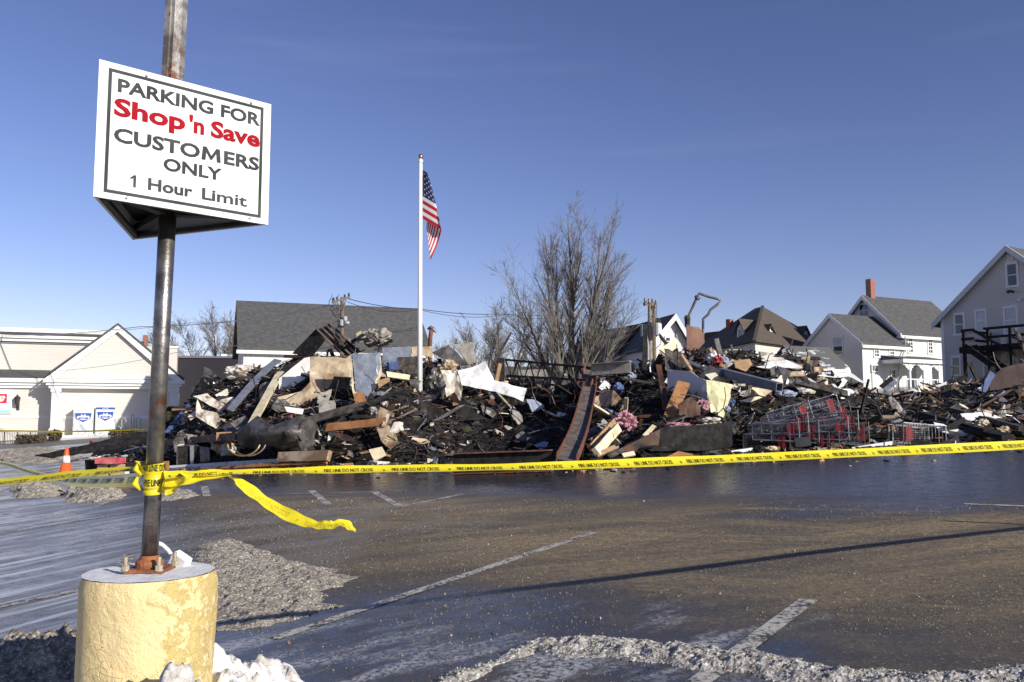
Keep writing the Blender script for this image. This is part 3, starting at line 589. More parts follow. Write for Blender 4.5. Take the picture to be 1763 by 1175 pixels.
T3b = Tape([pt(243, 806, 3.99), pt(234, 803, 3.97), pt(246, 812, 3.94)], [40, 10, 30], w=.05, seed=2); mb = MB(); T3b.strip(mb); mb.build('knot_strand', K['tape'], tapeL, smooth=True, fix=False)
tapeB = thing('barrier_tape', 'sagging yellow tape seen from its back that leads off to the street', 'tape', (PX - .05, PY, 1.25))
T4 = Tape([pt(243, 826, 3.99), pt(190, 829, 4.6), pt(130, 829, 5.4), pt(85, 823, 6.6), pt(40, 810, 8.6), pt(0, 798, 11), pt(-80, 786, 15)], [20, 25, 35, 60, 60, 60, 55], wig=4, seed=9)
mb = MB(); T4.strip(mb); tp = mb.build('strip', K['tape'], tapeB, smooth=True, fix=False); mb = MB(); T4.letters(mb, .05, side=-1); mb.build('lettering', K['tapeink'], tp, fix=False)
wrap = thing('tape_wrap', 'yellow tape wound several times around the sign pole', 'tape', (PX, PY, 1.26))
zc = pt(256, 850, PY).z; zt_ = pt(256, 799, PY).z
mb = MB(); pr = []
for i in range(13):
    t = i / 12; z = zc + (zt_ - zc) * t; pr.append((.0405 + .003 * (1 if 2 < i < 10 else 0) + .0022 * math.sin(i * 2.3), z))
for i in range(12):
    (r0, z0), (r1, z1) = pr[i], pr[i + 1]; v = []
    for r, z in ((r0, z0), (r1, z1)):
        c = pole_at(z)
        for k in range(28): a = 2 * math.pi * k / 28; v.append((c.x + r * math.cos(a), c.y + r * math.sin(a), z + .006 * math.sin(a + i * .1)))
    mb.add(v, [(k, (k + 1) % 28, 28 + (k + 1) % 28, 28 + k) for k in range(28)])
wr = mb.build('winding', K['tape'], wrap, smooth=True, fix=False)
mb = MB()
for frac, ph in ((.88, -2.6), (.38, -2.3)):
    z0 = zc + (zt_ - zc) * frac
    for k in range(1):
        mb.add([(pole_at(z0).x + .0475 * math.cos(ph + p[0] * .24 / TX / .0475), PY + .0475 * math.sin(ph + p[0] * .24 / TX / .0475), z0 + (p[1] / TCAP - .5) * .03) for p in TXT[0]], TXT[1])
mb.build('lettering', K['tapeink'], wr, fix=False)
for sx, z0, rr in ((-1, zc + .045, .02), (-1, zc + .11, .018), (1, zc + .035, .014)):
    mb = MB(); c = pole_at(z0) + Vector((sx * .045, -.02, 0)); mb.tube([c + Vector((sx * rr, 0, .03)), c + Vector((sx * rr * 1.4, -.01, 0)), c + Vector((sx * rr * .3, 0, -.03))], [.006, .016, .004], 8); mb.build('knot', K['tape'], wrap, smooth=True)
far_t = thing('barrier_tape', 'thin far yellow tape across the front of the beige store', 'tape', tuple(pt(120, 741, 40)))
T5 = Tape([pt(-40, 741, 42), pt(60, 743, 41), pt(150, 743, 40), pt(250, 738, 38.5), pt(310, 732, 37)], [20, 25, 30, 25, 20], w=.085)
mb = MB(); T5.strip(mb); mb.build('strip', K['tape'], far_t, smooth=True, fix=False)
# ------------------------------------------------------------ buildings and street behind
class Frame:
    """a building frame: local x runs along the wall, local -y faces the camera side"""
    def __init__(s, px, Y, alpha, py=700):
        p = pt(px, py, Y); s.o = Vector((p.x, p.y, 0)); s.al = R(alpha); s.e = Vector((math.cos(s.al), math.sin(s.al), 0)); s.n = Vector((math.sin(s.al), -math.cos(s.al), 0))
    def uv(s, px, py, d=0.0):
        u, f, w = ray(px, py); dr = Vector((u, f, w)); o = s.o + s.n * d
        t = (o - CAM).dot(s.n) / dr.dot(s.n); q = CAM + dr * t; return (q - s.o).dot(s.e), q.z
    def perp(s, px, py, x=0.0):
        u, f, w = ray(px, py); dr = Vector((u, f, w)); o = s.o + s.e * x
        t = (o - CAM).dot(s.e) / dr.dot(s.e); q = CAM + dr * t; return -(q - s.o).dot(s.n), q.z      # local y, z
    def root(s, name, label, cat):
        return thing(name, label, cat, tuple(s.o), s.al, local=True)
    def rect(s, px0, py0, px1, py1, d=0.0):
        a = s.uv(px0, py0, d); b = s.uv(px1, py1, d); c = s.uv(px0, py1, d)
        return min(a[0], b[0]), max(a[0], b[0]), min(b[1], c[1]), max(a[1], s.uv(px1, py0, d)[1])
def window(root, x0, x1, z0, z1, y, cols=1, rows=2, glass='glass', fr=.09, mat='whitepaint', axis='x'):
    def bxx(mb, a0, a1, d0, d1, c0, c1):
        if axis == 'x': mb.box(a0, a1, y - d1, y - d0, c0, c1)
        else: mb.box(y - d1, y - d0, a0, a1, c0, c1)
    mb = MB(); w = fr
    bxx(mb, x0 - w, x1 + w, 0, .06, z1, z1 + w * 1.3); bxx(mb, x0 - w * 1.3, x1 + w * 1.3, 0, .09, z0 - w, z0); bxx(mb, x0 - w, x0, 0, .055, z0, z1); bxx(mb, x1, x1 + w, 0, .055, z0, z1)
    o = mb.build('window', K[mat], root)
    W_, H_ = (x1 - x0) / cols, (z1 - z0) / rows
    for i in range(cols):
        for j in range(rows):
            mb = MB(); e = .025; bxx(mb, x0 + i * W_ + e, x0 + (i + 1) * W_ - e, .004, .012, z0 + j * H_ + e, z0 + (j + 1) * H_ - e); mb.build('pane', K[glass if not isinstance(glass, (list, tuple)) else glass[j % len(glass)]], o)
    mb = MB()
    for i in range(1, cols): bxx(mb, x0 + i * W_ - .025, x0 + i * W_ + .025, .002, .03, z0, z1)
    for j in range(1, rows): bxx(mb, x0, x1, .0025, .035, z0 + j * H_ - .03, z0 + j * H_ + .03)
    if mb.v: mb.build('sash', K[mat], o)
    return o
# ---- beige store with the gabled porch
F = Frame(0, 66, 20); st = F.root('store_building', 'beige sided store with a white gabled porch at the end of the lot', 'building')
s0 = F.uv(-90, 700)[0]; s1 = F.uv(300, 700, 0)[0]; zg = -1.2
zl = lambda py, d=0, px=40: F.uv(px, py, d)[1]
MB().box(s0, s1, 0, .3, zg, zl(668)).build('wall', K['beigeside'], st)
mb = MB(); mb.box(s0, s1, -.06, 0, zl(720), zl(715.5)); mb.build('trim_band', K['whitepaint'], st)
mb = MB()
for a, b, dd in ((668.5, 664, .25), (664, 659, .4), (659, 651, .6)): mb.box(s0, F.uv(80, 660)[0] + 1, -dd, .02, zl(a), zl(b))
mb.build('cornice', K['whitepaint'], st)
zu0, zu1 = zl(650.5), zl(637, -1.8)
mb = MB(); mb.add([(s0, -.62, zu0), (s1, -.62, zu0), (s1, 1.8, zu1), (s0, 1.8, zu1), (s0, -.62, zu0 - .06), (s1, -.62, zu0 - .06), (s1, 1.8, zu1 - .06), (s0, 1.8, zu1 - .06)], [(0, 1, 2, 3), (7, 6, 5, 4), (0, 4, 5, 1), (1, 5, 6, 2), (2, 6, 7, 3), (3, 7, 4, 0)]); mb.build('pent_roof', K['shingle'], st)
d2 = -1.8; zz = lambda py: F.uv(40, py, d2)[1]; sA, sB = F.uv(-90, 600, d2)[0], F.uv(282, 600, d2)[0]
MB().box(sA, sB, 1.8, 2.1, zl(640, d2) - .6, zz(591)).build('upper_wall', K['beigeside'], st)
mb = MB(); mb.box(sA, sB - 4, 1.5, 1.8, zz(588.5), zz(583)); mb.box(sA, sB - 4, 1.3, 1.85, zz(583), zz(578)); mb.build('upper_cornice', K['whitepaint'], st)
mb = MB(); mb.box(sA, sB - 4, 1.55, 1.85, zz(590.5), zz(588.5)); mb.build('dark_band', K['darktrim'], st)  # thin black line below the upper cornice
mb = MB(); mb.add([(sA, 1.28, zz(577.8)), (sB - 4, 1.28, zz(577.8)), (sB - 4, 4.5, zz(566)), (sA, 4.5, zz(566)), (sA, 1.28, zz(578)), (sB - 4, 1.28, zz(578)), (sB - 4, 4.5, zz(578)), (sA, 4.5, zz(578))], [(0, 1, 2, 3), (7, 6, 5, 4), (0, 4, 5, 1), (1, 5, 6, 2), (2, 6, 7, 3), (3, 7, 4, 0)]); mb.build('mansard_roof', K['shingle'], st)
mb = MB(); mb.box(sA, sB - 4, 4.1, 4.6, F.uv(40, 574, -4.1)[1], F.uv(40, 565, -4.1)[1]); mb.build('parapet', K['whitepaint'], st)
# porch gable
dg_ = 2.2
A_, B_, T_ = F.uv(75, 650, dg_), F.uv(317, 657, dg_), F.uv(201, 560, dg_)
xm = (A_[0] + B_[0]) / 2; ze = A_[1] - .05; zt2 = T_[1]
MB().prism([(A_[0] + .5, -dg_ + .35, ze), (B_[0] - .5, -dg_ + .35, ze), (xm, -dg_ + .35, zt2 - .35)], (0, 6.3, 0)).build('gable_wall', K['beigeside'], st)
rf = MB()
for sx, xe in ((-1, A_[0]), (1, B_[0])):
    rf.add([(xe, -dg_, ze), (xm, -dg_, zt2), (xm, 4.2, zt2), (xe, 4.2, ze), (xe, -dg_, ze + .16), (xm, -dg_, zt2 + .18), (xm, 4.2, zt2 + .18), (xe, 4.2, ze + .16)], [(0, 1, 2, 3), (7, 6, 5, 4), (0, 4, 5, 1), (1, 5, 6, 2), (2, 6, 7, 3), (3, 7, 4, 0)])
rfo = rf.build('gable_roof', K['shingle'], st)
mb = MB()
for xe in (A_[0], B_[0]):
    k = .5 if xe < xm else -.5
    mb.add([(xe, -dg_ - .02, ze - .1), (xm, -dg_ - .02, zt2 - .03), (xm, -dg_ - .02, zt2 - .5), (xe + k * 1.5, -dg_ - .02, ze - .1), (xe, -dg_ + .3, ze - .1), (xm, -dg_ + .3, zt2 - .03), (xm, -dg_ + .3, zt2 - .5), (xe + k * 1.5, -dg_ + .3, ze - .1)], [(0, 1, 2, 3), (7, 6, 5, 4), (0, 4, 5, 1), (1, 5, 6, 2), (2, 6, 7, 3), (3, 7, 4, 0)])
mb.build('rake_board', K['whitepaint'], rfo)
zlg = lambda py: F.uv(200, py, dg_)[1]
mb = MB()
for t, (a, b, dd) in enumerate(((654, 660, .05), (660, 664.5, -.12), (664.5, 669.5, -.28))):
    mb.box(A_[0] + .05 - dd, B_[0] - .05 + dd, -dg_ - dd, -.0, zlg(b), zlg(a))
mb.build('porch_cornice', K['whitepaint'], st)
MB().box(F.uv(84, 700, 1.2)[0], F.uv(306, 700, 1.2)[0], -1.2, 4, zg, zlg(669.5)).build('porch_wall', K['beigeside'], st)
MB().box(F.uv(104, 700, 1.2)[0], F.uv(300, 700, 1.2)[0], -1.26, -1.2, F.uv(200, 721, 1.2)[1], F.uv(200, 716, 1.2)[1]).build('trim_band', K['whitepaint'], st)
for a, b in ((88, 102), (291, 306)):
    x0, x1 = F.uv(a, 700, 1.9)[0], F.uv(b, 700, 1.9)[0]
    mb = MB(); mb.box(x0, x1, -1.9, -1.21, zg, zlg(669.5)); mb.box(x0 - .07, x1 + .07, -1.97, -1.2, zlg(676), zlg(669.6)); mb.box(x0 - .08, x1 + .08, -1.98, -1.2, zg, zlg(738)); mb.build('column', K['whitepaint'], st)
# set-back block behind the porch, with its roof units
x0, x1 = F.uv(262, 640, -4)[0], F.uv(304, 640, -4)[0]
MB().box(x0, x1, 4.2, 15, zg, F.uv(290, 597, -4.2)[1]).build('rear_block', K['beigeside'], st)
MB().box(x0 - .1, x1 + .08, 4.1, 4.4, F.uv(290, 599, -4.1)[1], F.uv(290, 596, -4.1)[1]).build('rear_coping', K['whitepaint'], st)
def px_box(fr, root, name, px0, py0, px1, py1, d, dep, mat):
    r = fr.rect(px0, py0, px1, py1, d); return MB().box(r[0], r[1], -d, -d + dep, r[2], r[3]).build(name, K[mat], root)
px_box(F, st, 'chimney', 246, 577, 253, 604, -9, 1.0, 'brick'); px_box(F, st, 'roof_unit', 236, 588, 246, 600, -8, 2, 'darktrim'); px_box(F, st, 'roof_unit', 280, 588, 293, 600, -8, 2, 'greymetal')
# logo panel, lantern
K['logored'] = M('red logo panel', (.62, .02, .05), rough=.4); K['lightblue'] = M('light blue strip', (.35, .55, .75), rough=.5)
r = F.rect(-60, 674, 20, 712.5, .06); sgn = MB().box(r[0], r[1], -.14, -.06, r[2], r[3]).build('logo_board', K['whitepaint'], st)
r = F.rect(-12, 678.5, 11.5, 694.5, .15); MB().box(r[0], r[1], -.17, -.145, r[2], r[3]).build('logo_square', K['logored'], sgn)
lx = lambda a, b: (F.uv(a, b, .18)[0], -.18, F.uv(a, b, .18)[1])
mb = MB(); pts = [(-5, 683), (-3.5, 682), (-3, 685), (-4.5, 690), (-3, 691.5), (0, 687), (1.5, 682.5), (.8, 688), (1.5, 691.5), (4.5, 689.5), (6.5, 685), (6, 682.2), (4.8, 682.8), (5.5, 685), (9, 684)]
mb.tube([lx(*p) for p in pts], .07, 6); mb.build('logo_script', K['whitepaint'], sgn)
r = F.rect(-60, 706, 18.5, 711.5, .15); MB().box(r[0], r[1], -.16, -.142, r[2], r[3]).build('logo_strip', K['lightblue'], sgn)
lc = F.uv(30, 693, .3); mb = MB(); mb.lathe([(.12, 0), (.22, .5), (.24, .52), (.05, .72), (.02, .8)], (lc[0], -.42, lc[1] - .2), 8); mb.bar((lc[0], 0, lc[1] - .35), (lc[0], -.42, lc[1] - .25), .06, .06); mb.box(lc[0] - .1, lc[0] + .1, -.05, 0, lc[1] - .6, lc[1]); mb.build('wall_lantern', K['darktrim'], st)
# ---- kerb, snow strip, sidewalk by the store
def gstrip(name, pts_a, pts_b, h, mat, kind='structure', label=None, cat=None):
    mb = MB(); n = len(pts_a); v = []
    for a, b in zip(pts_a, pts_b):
        A = Vector(a); B = Vector(b)
        for q, zz_ in ((A, -.1), (A, h), (B, h), (B, -.1)): v.append((q.x, q.y, float(gz(q.x, q.y)) + zz_))
    f = [(i * 4 + k, (i + 1) * 4 + k, (i + 1) * 4 + k + 1, i * 4 + k + 1) for i in range(n - 1) for k in range(3)] + [(0, 1, 2, 3), ((n - 1) * 4 + 3, (n - 1) * 4 + 2, (n - 1) * 4 + 1, (n - 1) * 4)]
    mb.add(v, f); o = mb.build(name, mat); tag(o, label, cat, kind=kind); return o
def loc(fr, s, d): q = fr.o + fr.e * s + fr.n * d; return (q.x, q.y)
ss = np.linspace(-8, 32, 12)
gstrip('pavement', [loc(F, s, 5.2) for s in ss], [loc(F, s, -.2) for s in ss], .14, K['concrete'])
gstrip('kerb', [loc(F, s, 5.45) for s in ss], [loc(F, s, 5.2) for s in ss], .15, M('kerb granite', (.45, .45, .46), rough=.8))
sn = [loc(F, s, 5.15 + .15 * math.sin(s * 1.7)) for s in np.linspace(2.5, 13.5, 30)]; sm_ = [loc(F, s, 4.1 + .3 * math.sin(s * 2.9 + 1)) for s in np.linspace(2.5, 13.5, 30)]
gstrip('bank_snow', sn, sm_, .32, K['snow'], 'stuff', 'thin bank of white snow along the kerb by the ice freezers', 'snow')
st_mat = M('street asphalt', (.085, .083, .08), (.12, .115, .11), 1.5, c3=(.25, .25, .25), sc3=4, thr3=(.6, .75), rough=.5, bump=.2)
def street_sheet():
    A = [loc(F, s, 5.46) for s in np.linspace(-14, 30, 20)]; B = [loc(F, s, 18) for s in np.linspace(-14, 30, 20)]; v = []
    for a, b in zip(A, B):
        for q in (a, b): v.append((q[0], q[1], float(gz(*q)) + .004))
    mb = MB(); mb.add(v, [(2 * i, 2 * i + 2, 2 * i + 3, 2 * i + 1) for i in range(19)]); o = mb.build('road', st_mat); tag(o, kind='structure')
street_sheet()
for dd in (8.5, 12.5):
    a_ = [loc(F, s, dd) for s in np.linspace(-14, 8, 8)]; b_ = [loc(F, s, dd + .25) for s in np.linspace(-14, 8, 8)]; v = []
    for a, b in zip(a_, b_):
        for q in (a, b): v.append((q[0], q[1], float(gz(*q)) + .008))
    mb = MB(); mb.add(v, [(2 * i, 2 * i + 2, 2 * i + 3, 2 * i + 1) for i in range(7)]); o = mb.build('road_line', K['paint']); tag(o, kind='structure')
# ---- ice freezers
K['iceblue'] = M('blue freezer print', (.03, .09, .36), rough=.4); K['icewhite'] = M('white freezer enamel', (.82, .84, .86), rough=.35)
def freezer(pxc, label):
    s, _ = F.uv(pxc, 750, 2.4); fz = thing('ice_freezer', label, 'freezer', local=True, group=None)
    q = F.o + F.e * s + F.n * 2.0; fz.location = (q.x, q.y, float(gz(q.x, q.y)) + .14); fz.rotation_euler = (0, 0, F.al)
    w = .68; MB().box(-w, w, -.4, .5, .1, 2.12).build('cabinet', K['icewhite'], fz)
    dr = MB().box(-w + .06, w - .06, -.45, -.402, .16, 1.86).build('door', K['whitepaint'], fz)
    MB().prism([(-.58, -.455, 1.72), (.58, -.455, 1.72), (.5, -.455, 1.30), (0, -.455, 1.02), (-.5, -.455, 1.30)], (0, .004, 0)).build('shield_print', K['iceblue'], dr)
    mb = MB(); mb.prism([(-.46, -.462, 1.4), (-.3, -.462, 1.52), (-.2, -.462, 1.46), (-.12, -.462, 1.64), (0, -.462, 1.5), (.12, -.462, 1.66), (.2, -.462, 1.46), (.32, -.462, 1.54), (.46, -.462, 1.4), (.36, -.462, 1.26), (0, -.462, 1.2), (-.36, -.462, 1.26)], (0, .004, 0)); mb.build('splash_print', K['icewhite'], dr)
    mb = MB(); mb.prism([(-.3 + .0, -.468, 1.40), (.3, -.468, 1.40), (.36, -.468, 1.34), (.3, -.468, 1.27), (-.3, -.468, 1.27), (-.36, -.468, 1.34)], (0, .004, 0)); mb.build('name_print', K['iceblue'], dr)
    tv, tf = fit_text('ICE', (-.16, .16, 1.29, 1.38), 0); mb = MB(); mb.add([(u, -.4715, v) for u, v in tv], tf); mb.build('lettering', K['icewhite'], dr, fix=False)
    for sx in (-1, 1):
        mb = MB(); mb.bar((sx * .62, -.457, .2), (sx * .2, -.457, .95), .06, .01, up=(0, 1, 0)); mb.build('brace_print', K['icewhite'], dr)
    mb = MB(); mb.box(-.5, .5, -.458, -.452, .3, .9); mb.build('lower_print', M('grey print', (.55, .58, .62), rough=.5) if 'gp' not in K else K['gp'], dr)
    MB().box(-w + .02, w - .02, -.43, -.401, 1.9, 2.06).build('header_panel', K['iceblue'] if pxc > 160 else K['icewhite'], fz)
    tv, tf = fit_text('ICE', (-.2, .2, 1.93, 2.03), 0); mb = MB(); mb.add([(u, -.434, v) for u, v in tv], tf); mb.build('lettering', K['icewhite'] if pxc > 160 else K['iceblue'], fz, fix=False)
    mb = MB()
    mb.box(.62, .66, -.5, -.452, .9, 1.2); mb.build('handle', K['greymetal'], dr)
freezer(142, 'white ice freezer with blue shield and white header, nearer the porch column'); freezer(180, 'white ice freezer with blue shield and dark blue header')
# ---- bike rack hoops, railing, shrubs
br = thing('bike_rack', 'metal hoop bicycle rack against the beige porch wall', 'rack', (0, 0, 0))
for pc, w, h0, h1 in ((203, 9, 734, 745), (213, 7, 720, 745), (228.5, 4.5, 714, 745), (238.5, 7, 719, 745)):
    Yb = 66; pts = [pt(pc - w / 2, h1, Yb), pt(pc - w / 2, h0 + 3, Yb), pt(pc - w / 4, h0 + .6, Yb), pt(pc, h0, Yb), pt(pc + w / 4, h0 + .6, Yb), pt(pc + w / 2, h0 + 3, Yb), pt(pc + w / 2, h1, Yb)]
    mb = MB(); mb.tube(pts, .035, 6); mb.build('hoop', K['greymetal'], br)
rl = thing('metal_railing', 'dark metal railing of thin bars at the pavement beside the store', 'railing', tuple(pt(30, 764, 60)))
mb = MB(); ra, rb = pt(-30, 744, 60), pt(64, 743, 62); mb.bar(ra, rb, .05, .05); mb.build('top_rail', K['darktrim'], rl)
low = Vector((0, 0, -.85))
mb = MB(); mb.bar(ra + low, rb + low, .05, .05); mb.build('bottom_rail', K['darktrim'], rl)
for k in range(34):
    p = ra.lerp(rb, k / 33); mb = MB(); th = .06 if k % 8 == 5 else .022; mb.bar(p + Vector((0, 0, .02)), p + low * (1.2 if k % 8 == 5 else 1), th, th, up=(0, 1, 0)); mb.build('post' if k % 8 == 5 else 'baluster', K['darktrim'], rl)
def shrub(px0, py0, px1, py1, Y, label, mat, n=900, flat=False, leaf=.09):
    c = pt((px0 + px1) / 2, (py0 + py1) / 2, Y); rx = (px1 - px0) / 2 * Y / FPX; rz_ = (py1 - py0) / 2 * Y / FPX
    gnd = float(gz(c.x, c.y)); sh = thing('shrub', label, 'shrub', (c.x, c.y, gnd)); mb = MB()
    for i in range(n):
        d = Vector((rng.normal(), rng.normal(), rng.normal())).normalized(); r_ = rng.uniform(.6, 1.0) * (1 + .25 * mnoise.noise(d * 2.2 + c))
        if flat: p = c + Vector((rng.uniform(-1, 1) * rx, rng.uniform(-.5, .5), min(1, abs(rng.normal(.5, .35))) * 2 * rz_ - rz_))
        else: p = c + Vector((d.x * rx * r_, d.y * rx * r_, d.z * rz_ * r_))
        a = Vector((rng.normal(), rng.normal(), rng.normal())).normalized() * leaf; b = a.orthogonal().normalized() * leaf * .6
        mb.add([p - a, p + b, p + a, p - b], [(0, 1, 2, 3)])
    mb.build('foliage', K[mat], sh, fix=False); mb = MB()
    for i in range(5):
        a = rng.uniform(0, 6.28); mb.tube([(c.x, c.y, gnd - .05), (c.x + math.cos(a) * rx * .5, c.y + math.sin(a) * rx * .5, c.z)], [.04, .015], 5)
    mb.build('stem', K['bark'], sh)
shrub(279, 700, 303, 736, 62, 'round clipped evergreen shrub beside the right porch column', 'shrub', 1400)
shrub(32, 750, 76, 764, 59, 'low brown winter shrub behind the metal railing', 'shrubbrown', 1100, True)
shrub(84, 740, 106, 762, 61, 'leafless grey shrub at the foot of the left porch column', 'shrubbrown', 350, False, .12)
shrub(192, 741, 238, 753, 57, 'clipped low hedge of brown green leaves by the bike rack', 'shrubbrown', 1200, True)
# ---- mauve wing, its shade painted into the siding
F2 = Frame(313, 78, 6); wg = F2.root('mauve_wing', 'low mauve sided building with painted-in shade beside the beige store', 'building')
x1 = F2.uv(425, 650)[0]; zt3 = F2.uv(365, 617)[1]
MB().box(-1, x1 + 8, 0, 9, zg, zt3).build('wall', K['mauveside_shade'], wg); MB().box(-1.1, x1 + 8.1, -.12, 9.1, zt3, zt3 + .18).build('coping', M('mauve coping', (.16, .15, .19), rough=.6), wg)
px_box(F2, wg, 'roof_unit', 381, 610, 390, 617.2, -1, .8, 'whitepaint'); px_box(F2, wg, 'roof_unit', 391, 611, 405, 617.2, -1, .8, 'greymetal')
# ---- grey roofed house
F3 = Frame(417, 60, 19.7, 518); h3 = F3.root('grey_roof_house', 'white house with a broad dark grey shingle roof behind the heap', 'house')
zr = F3.uv(417, 518)[1]; xr = F3.uv(710, 531)[0]; zr2 = F3.uv(710, 531)[1]; dE = 4.6; zE = F3.uv(430, 598, dE)[1]
mb = MB()
for sy in (-1, 1):
    mb.add([(-.4, 0, zr), (xr + .4, 0, zr), (xr + .4, sy * dE, zE), (-.4, sy * dE, zE), (-.4, 0, zr - .2), (xr + .4, 0, zr - .2), (xr + .4, sy * dE, zE - .2), (-.4, sy * dE, zE - .2)], [(0, 1, 2, 3), (7, 6, 5, 4), (0, 4, 5, 1), (1, 5, 6, 2), (2, 6, 7, 3), (3, 7, 4, 0)])
mb.build('roof', K['shingle'], h3)
mb = MB(); mb.box(-.45, xr + .45, -dE - .06, -dE + .3, zE - .42, zE - .2); mb.build('eave_board', K['whitepaint'], h3)
MB().prism([(0, -dE + .35, -1), (0, dE - .35, -1), (0, dE - .35, zE), (0, 0, zr - .22), (0, -dE + .35, zE)], (xr, 0, 0)).build('wall', K['whiteside'], h3)
# ---- far white house with chimney half hidden by the big tree
F4 = Frame(1040, 74, 12, 620); h4 = F4.root('chimney_house', 'house with a red brick chimney on a white foot behind the tall bare tree', 'house')
zc0, zc1 = F4.uv(1037, 624)[1], F4.uv(1037, 590)[1]
ch = MB().box(F4.uv(1027, 600)[0], F4.uv(1044.5, 600)[0], 0, .9, zc0 - .2, zc1).build('chimney', K['brick'], h4)
a, b = F4.uv(1025, 600)[0], F4.uv(1046, 600)[0]; MB().box(a, b, -.06, .95, zc0 - .9, zc0 + .25).build('chimney_foot', K['whitepaint'], ch)
MB().box(F4.uv(1027, 600)[0] - .07, F4.uv(1044.5, 600)[0] + .07, -.07, .97, zc1 - .35, zc1 - .12).build('chimney_collar', K['brick'], ch)
a, b = F4.uv(870, 640)[0], F4.uv(1075, 640)[0]; ze4 = F4.uv(1000, 655)[1]; zr4 = F4.uv(1000, 634, -3)[1]
MB().prism([(a, -1, ze4), (a, 5, ze4), (a, 2, zr4)], (b - a, 0, 0)).build('roof', K['shingle'], h4); MB().box(a + .3, b - .3, -.7, 4.7, 0, ze4).build('wall', K['whiteside'], h4)
# ---- low house with grey gable, and the white gable house
F5 = Frame(1112, 72, 24, 600); h5 = F5.root('grey_gable_house', 'grey house with a dark brown roof behind the utility pole', 'house')
ap = F5.perp(1062, 600); zb5 = 3.0
L5 = F5.uv(1048, 632)[0]; R5 = F5.uv(1148, 600)[0]; zap = F5.uv(1100, 566)[1]; xap = F5.uv(1096, 566)[0]; zle = F5.uv(1050, 622)[1]
MB().prism([(L5, 0, zb5), (R5, 0, zb5), (R5, 0, zap - .5), (xap, 0, zap - .2), (L5, 0, zle)], (0, 8, 0)).build('wall', M('weathered grey siding', (.36, .36, .37), (.30, .30, .31), .5, lines=(.18, .3)), h5)
mb = MB(); mb.prism([(L5 - .7, -.5, zle - .5), (xap, -.5, zap), (R5, -.5, zap - .3), (R5, -.5, zap + .0), (xap, -.5, zap + .35), (L5 - .8, -.5, zle - .1)], (0, 9, 0)); mb.build('roof', K['shinglebrown'], h5)
F6 = Frame(1159, 66, 14, 560); h6 = F6.root('white_gable_house', 'small white house gable with dark roof beside the upright brown sheet', 'house')
ax, az = F6.uv(1159, 549); lx0, lz = F6.uv(1117, 600); rx0, rz0 = F6.uv(1190, 600)
MB().prism([(lx0, 0, 2), (rx0, 0, 2), (rx0, 0, lz), (ax, 0, az), (lx0, 0, lz)], (0, 9, 0)).build('wall', K['whiteside'], h6)
mb = MB()
for xe, ze_ in ((lx0, lz), (rx0, lz)):
    k = (xe - ax) * .12; mb.add([(ax, -.5, az + .1), (xe + k, -.5, ze_ + .1 - (az - ze_) * .12), (xe + k, 9, ze_ + .1 - (az - ze_) * .12), (ax, 9, az + .1), (ax, -.5, az + .35), (xe + k, -.5, ze_ + .35 - (az - ze_) * .12), (xe + k, 9, ze_ + .35 - (az - ze_) * .12), (ax, 9, az + .35)], [(0, 1, 2, 3), (7, 6, 5, 4), (0, 4, 5, 1), (1, 5, 6, 2), (2, 6, 7, 3), (3, 7, 4, 0)])
r6 = mb.build('roof', K['shingle'], h6)
mb = MB()
for xe, ze_ in ((lx0, lz), (rx0, lz)):
    mb.add([(ax, -.53, az + .34), (xe, -.53, ze_ + .34), (xe, -.53, ze_ - .15), (ax, -.53, az - .15), (ax, -.42, az + .34), (xe, -.42, ze_ + .34), (xe, -.42, ze_ - .15), (ax, -.42, az - .15)], [(0, 1, 2, 3), (7, 6, 5, 4), (0, 4, 5, 1), (1, 5, 6, 2), (2, 6, 7, 3), (3, 7, 4, 0)])
mb.build('rake_board', K['whitepaint'], r6)
r = F6.rect(1146, 582, 1153, 594); window(h6, r[0], r[1], r[2], r[3], 0, 1, 2)
a = F6.uv(1164, 570); mb = MB(); mb.tube([(a[0], -.08, a[1]), (a[0], -.08, a[1] - 4)], .06, 6); mb.build('drain_pipe', K['greymetal'], h6)
# ---- brown hip roof mansion
F7 = Frame(1313, 88, 40, 528); h7 = F7.root('hip_roof_house', 'large house with a steep brown hip roof and small dormers', 'house')
def P7(px, py, dep): q = pt(px, py, dep); r_ = q - F7.o; return Vector((r_.dot(F7.e), -r_.dot(F7.n), q.z))
ap1, ap2 = P7(1313, 528, 88), P7(1300, 531, 93); e1, e2, e3, e4 = P7(1299, 600, 76.5), P7(1456, 609, 90.5), P7(1172, 600, 94), P7(1330, 600, 108)
for q in (e1, e2, e3, e4): q.z = P7(1456, 609, 90.5).z
mb = MB(); mb.add([ap1, ap2, e1, e2, e4, e3], [(2, 3, 0), (5, 2, 0, 1), (3, 4, 1, 0), (4, 5, 1), (2, 5, 4, 3)]); r7 = mb.build('roof', K['shinglebrown'], h7)
mb = MB(); mb.bar(ap1 + Vector((0, 0, .05)), e1 + Vector((0, 0, .05)), .3, .12); mb.build('ridge_cap', K['shinglebrown'], r7)
mb = MB(); k = .93; cen7 = (e1 + e2 + e3 + e4) / 4; mb.prism([tuple(cen7.lerp(e, k)) for e in (e1, e2, e4, e3)], (0, 0, -9)); mb.build('wall', K['beigeside'], h7)
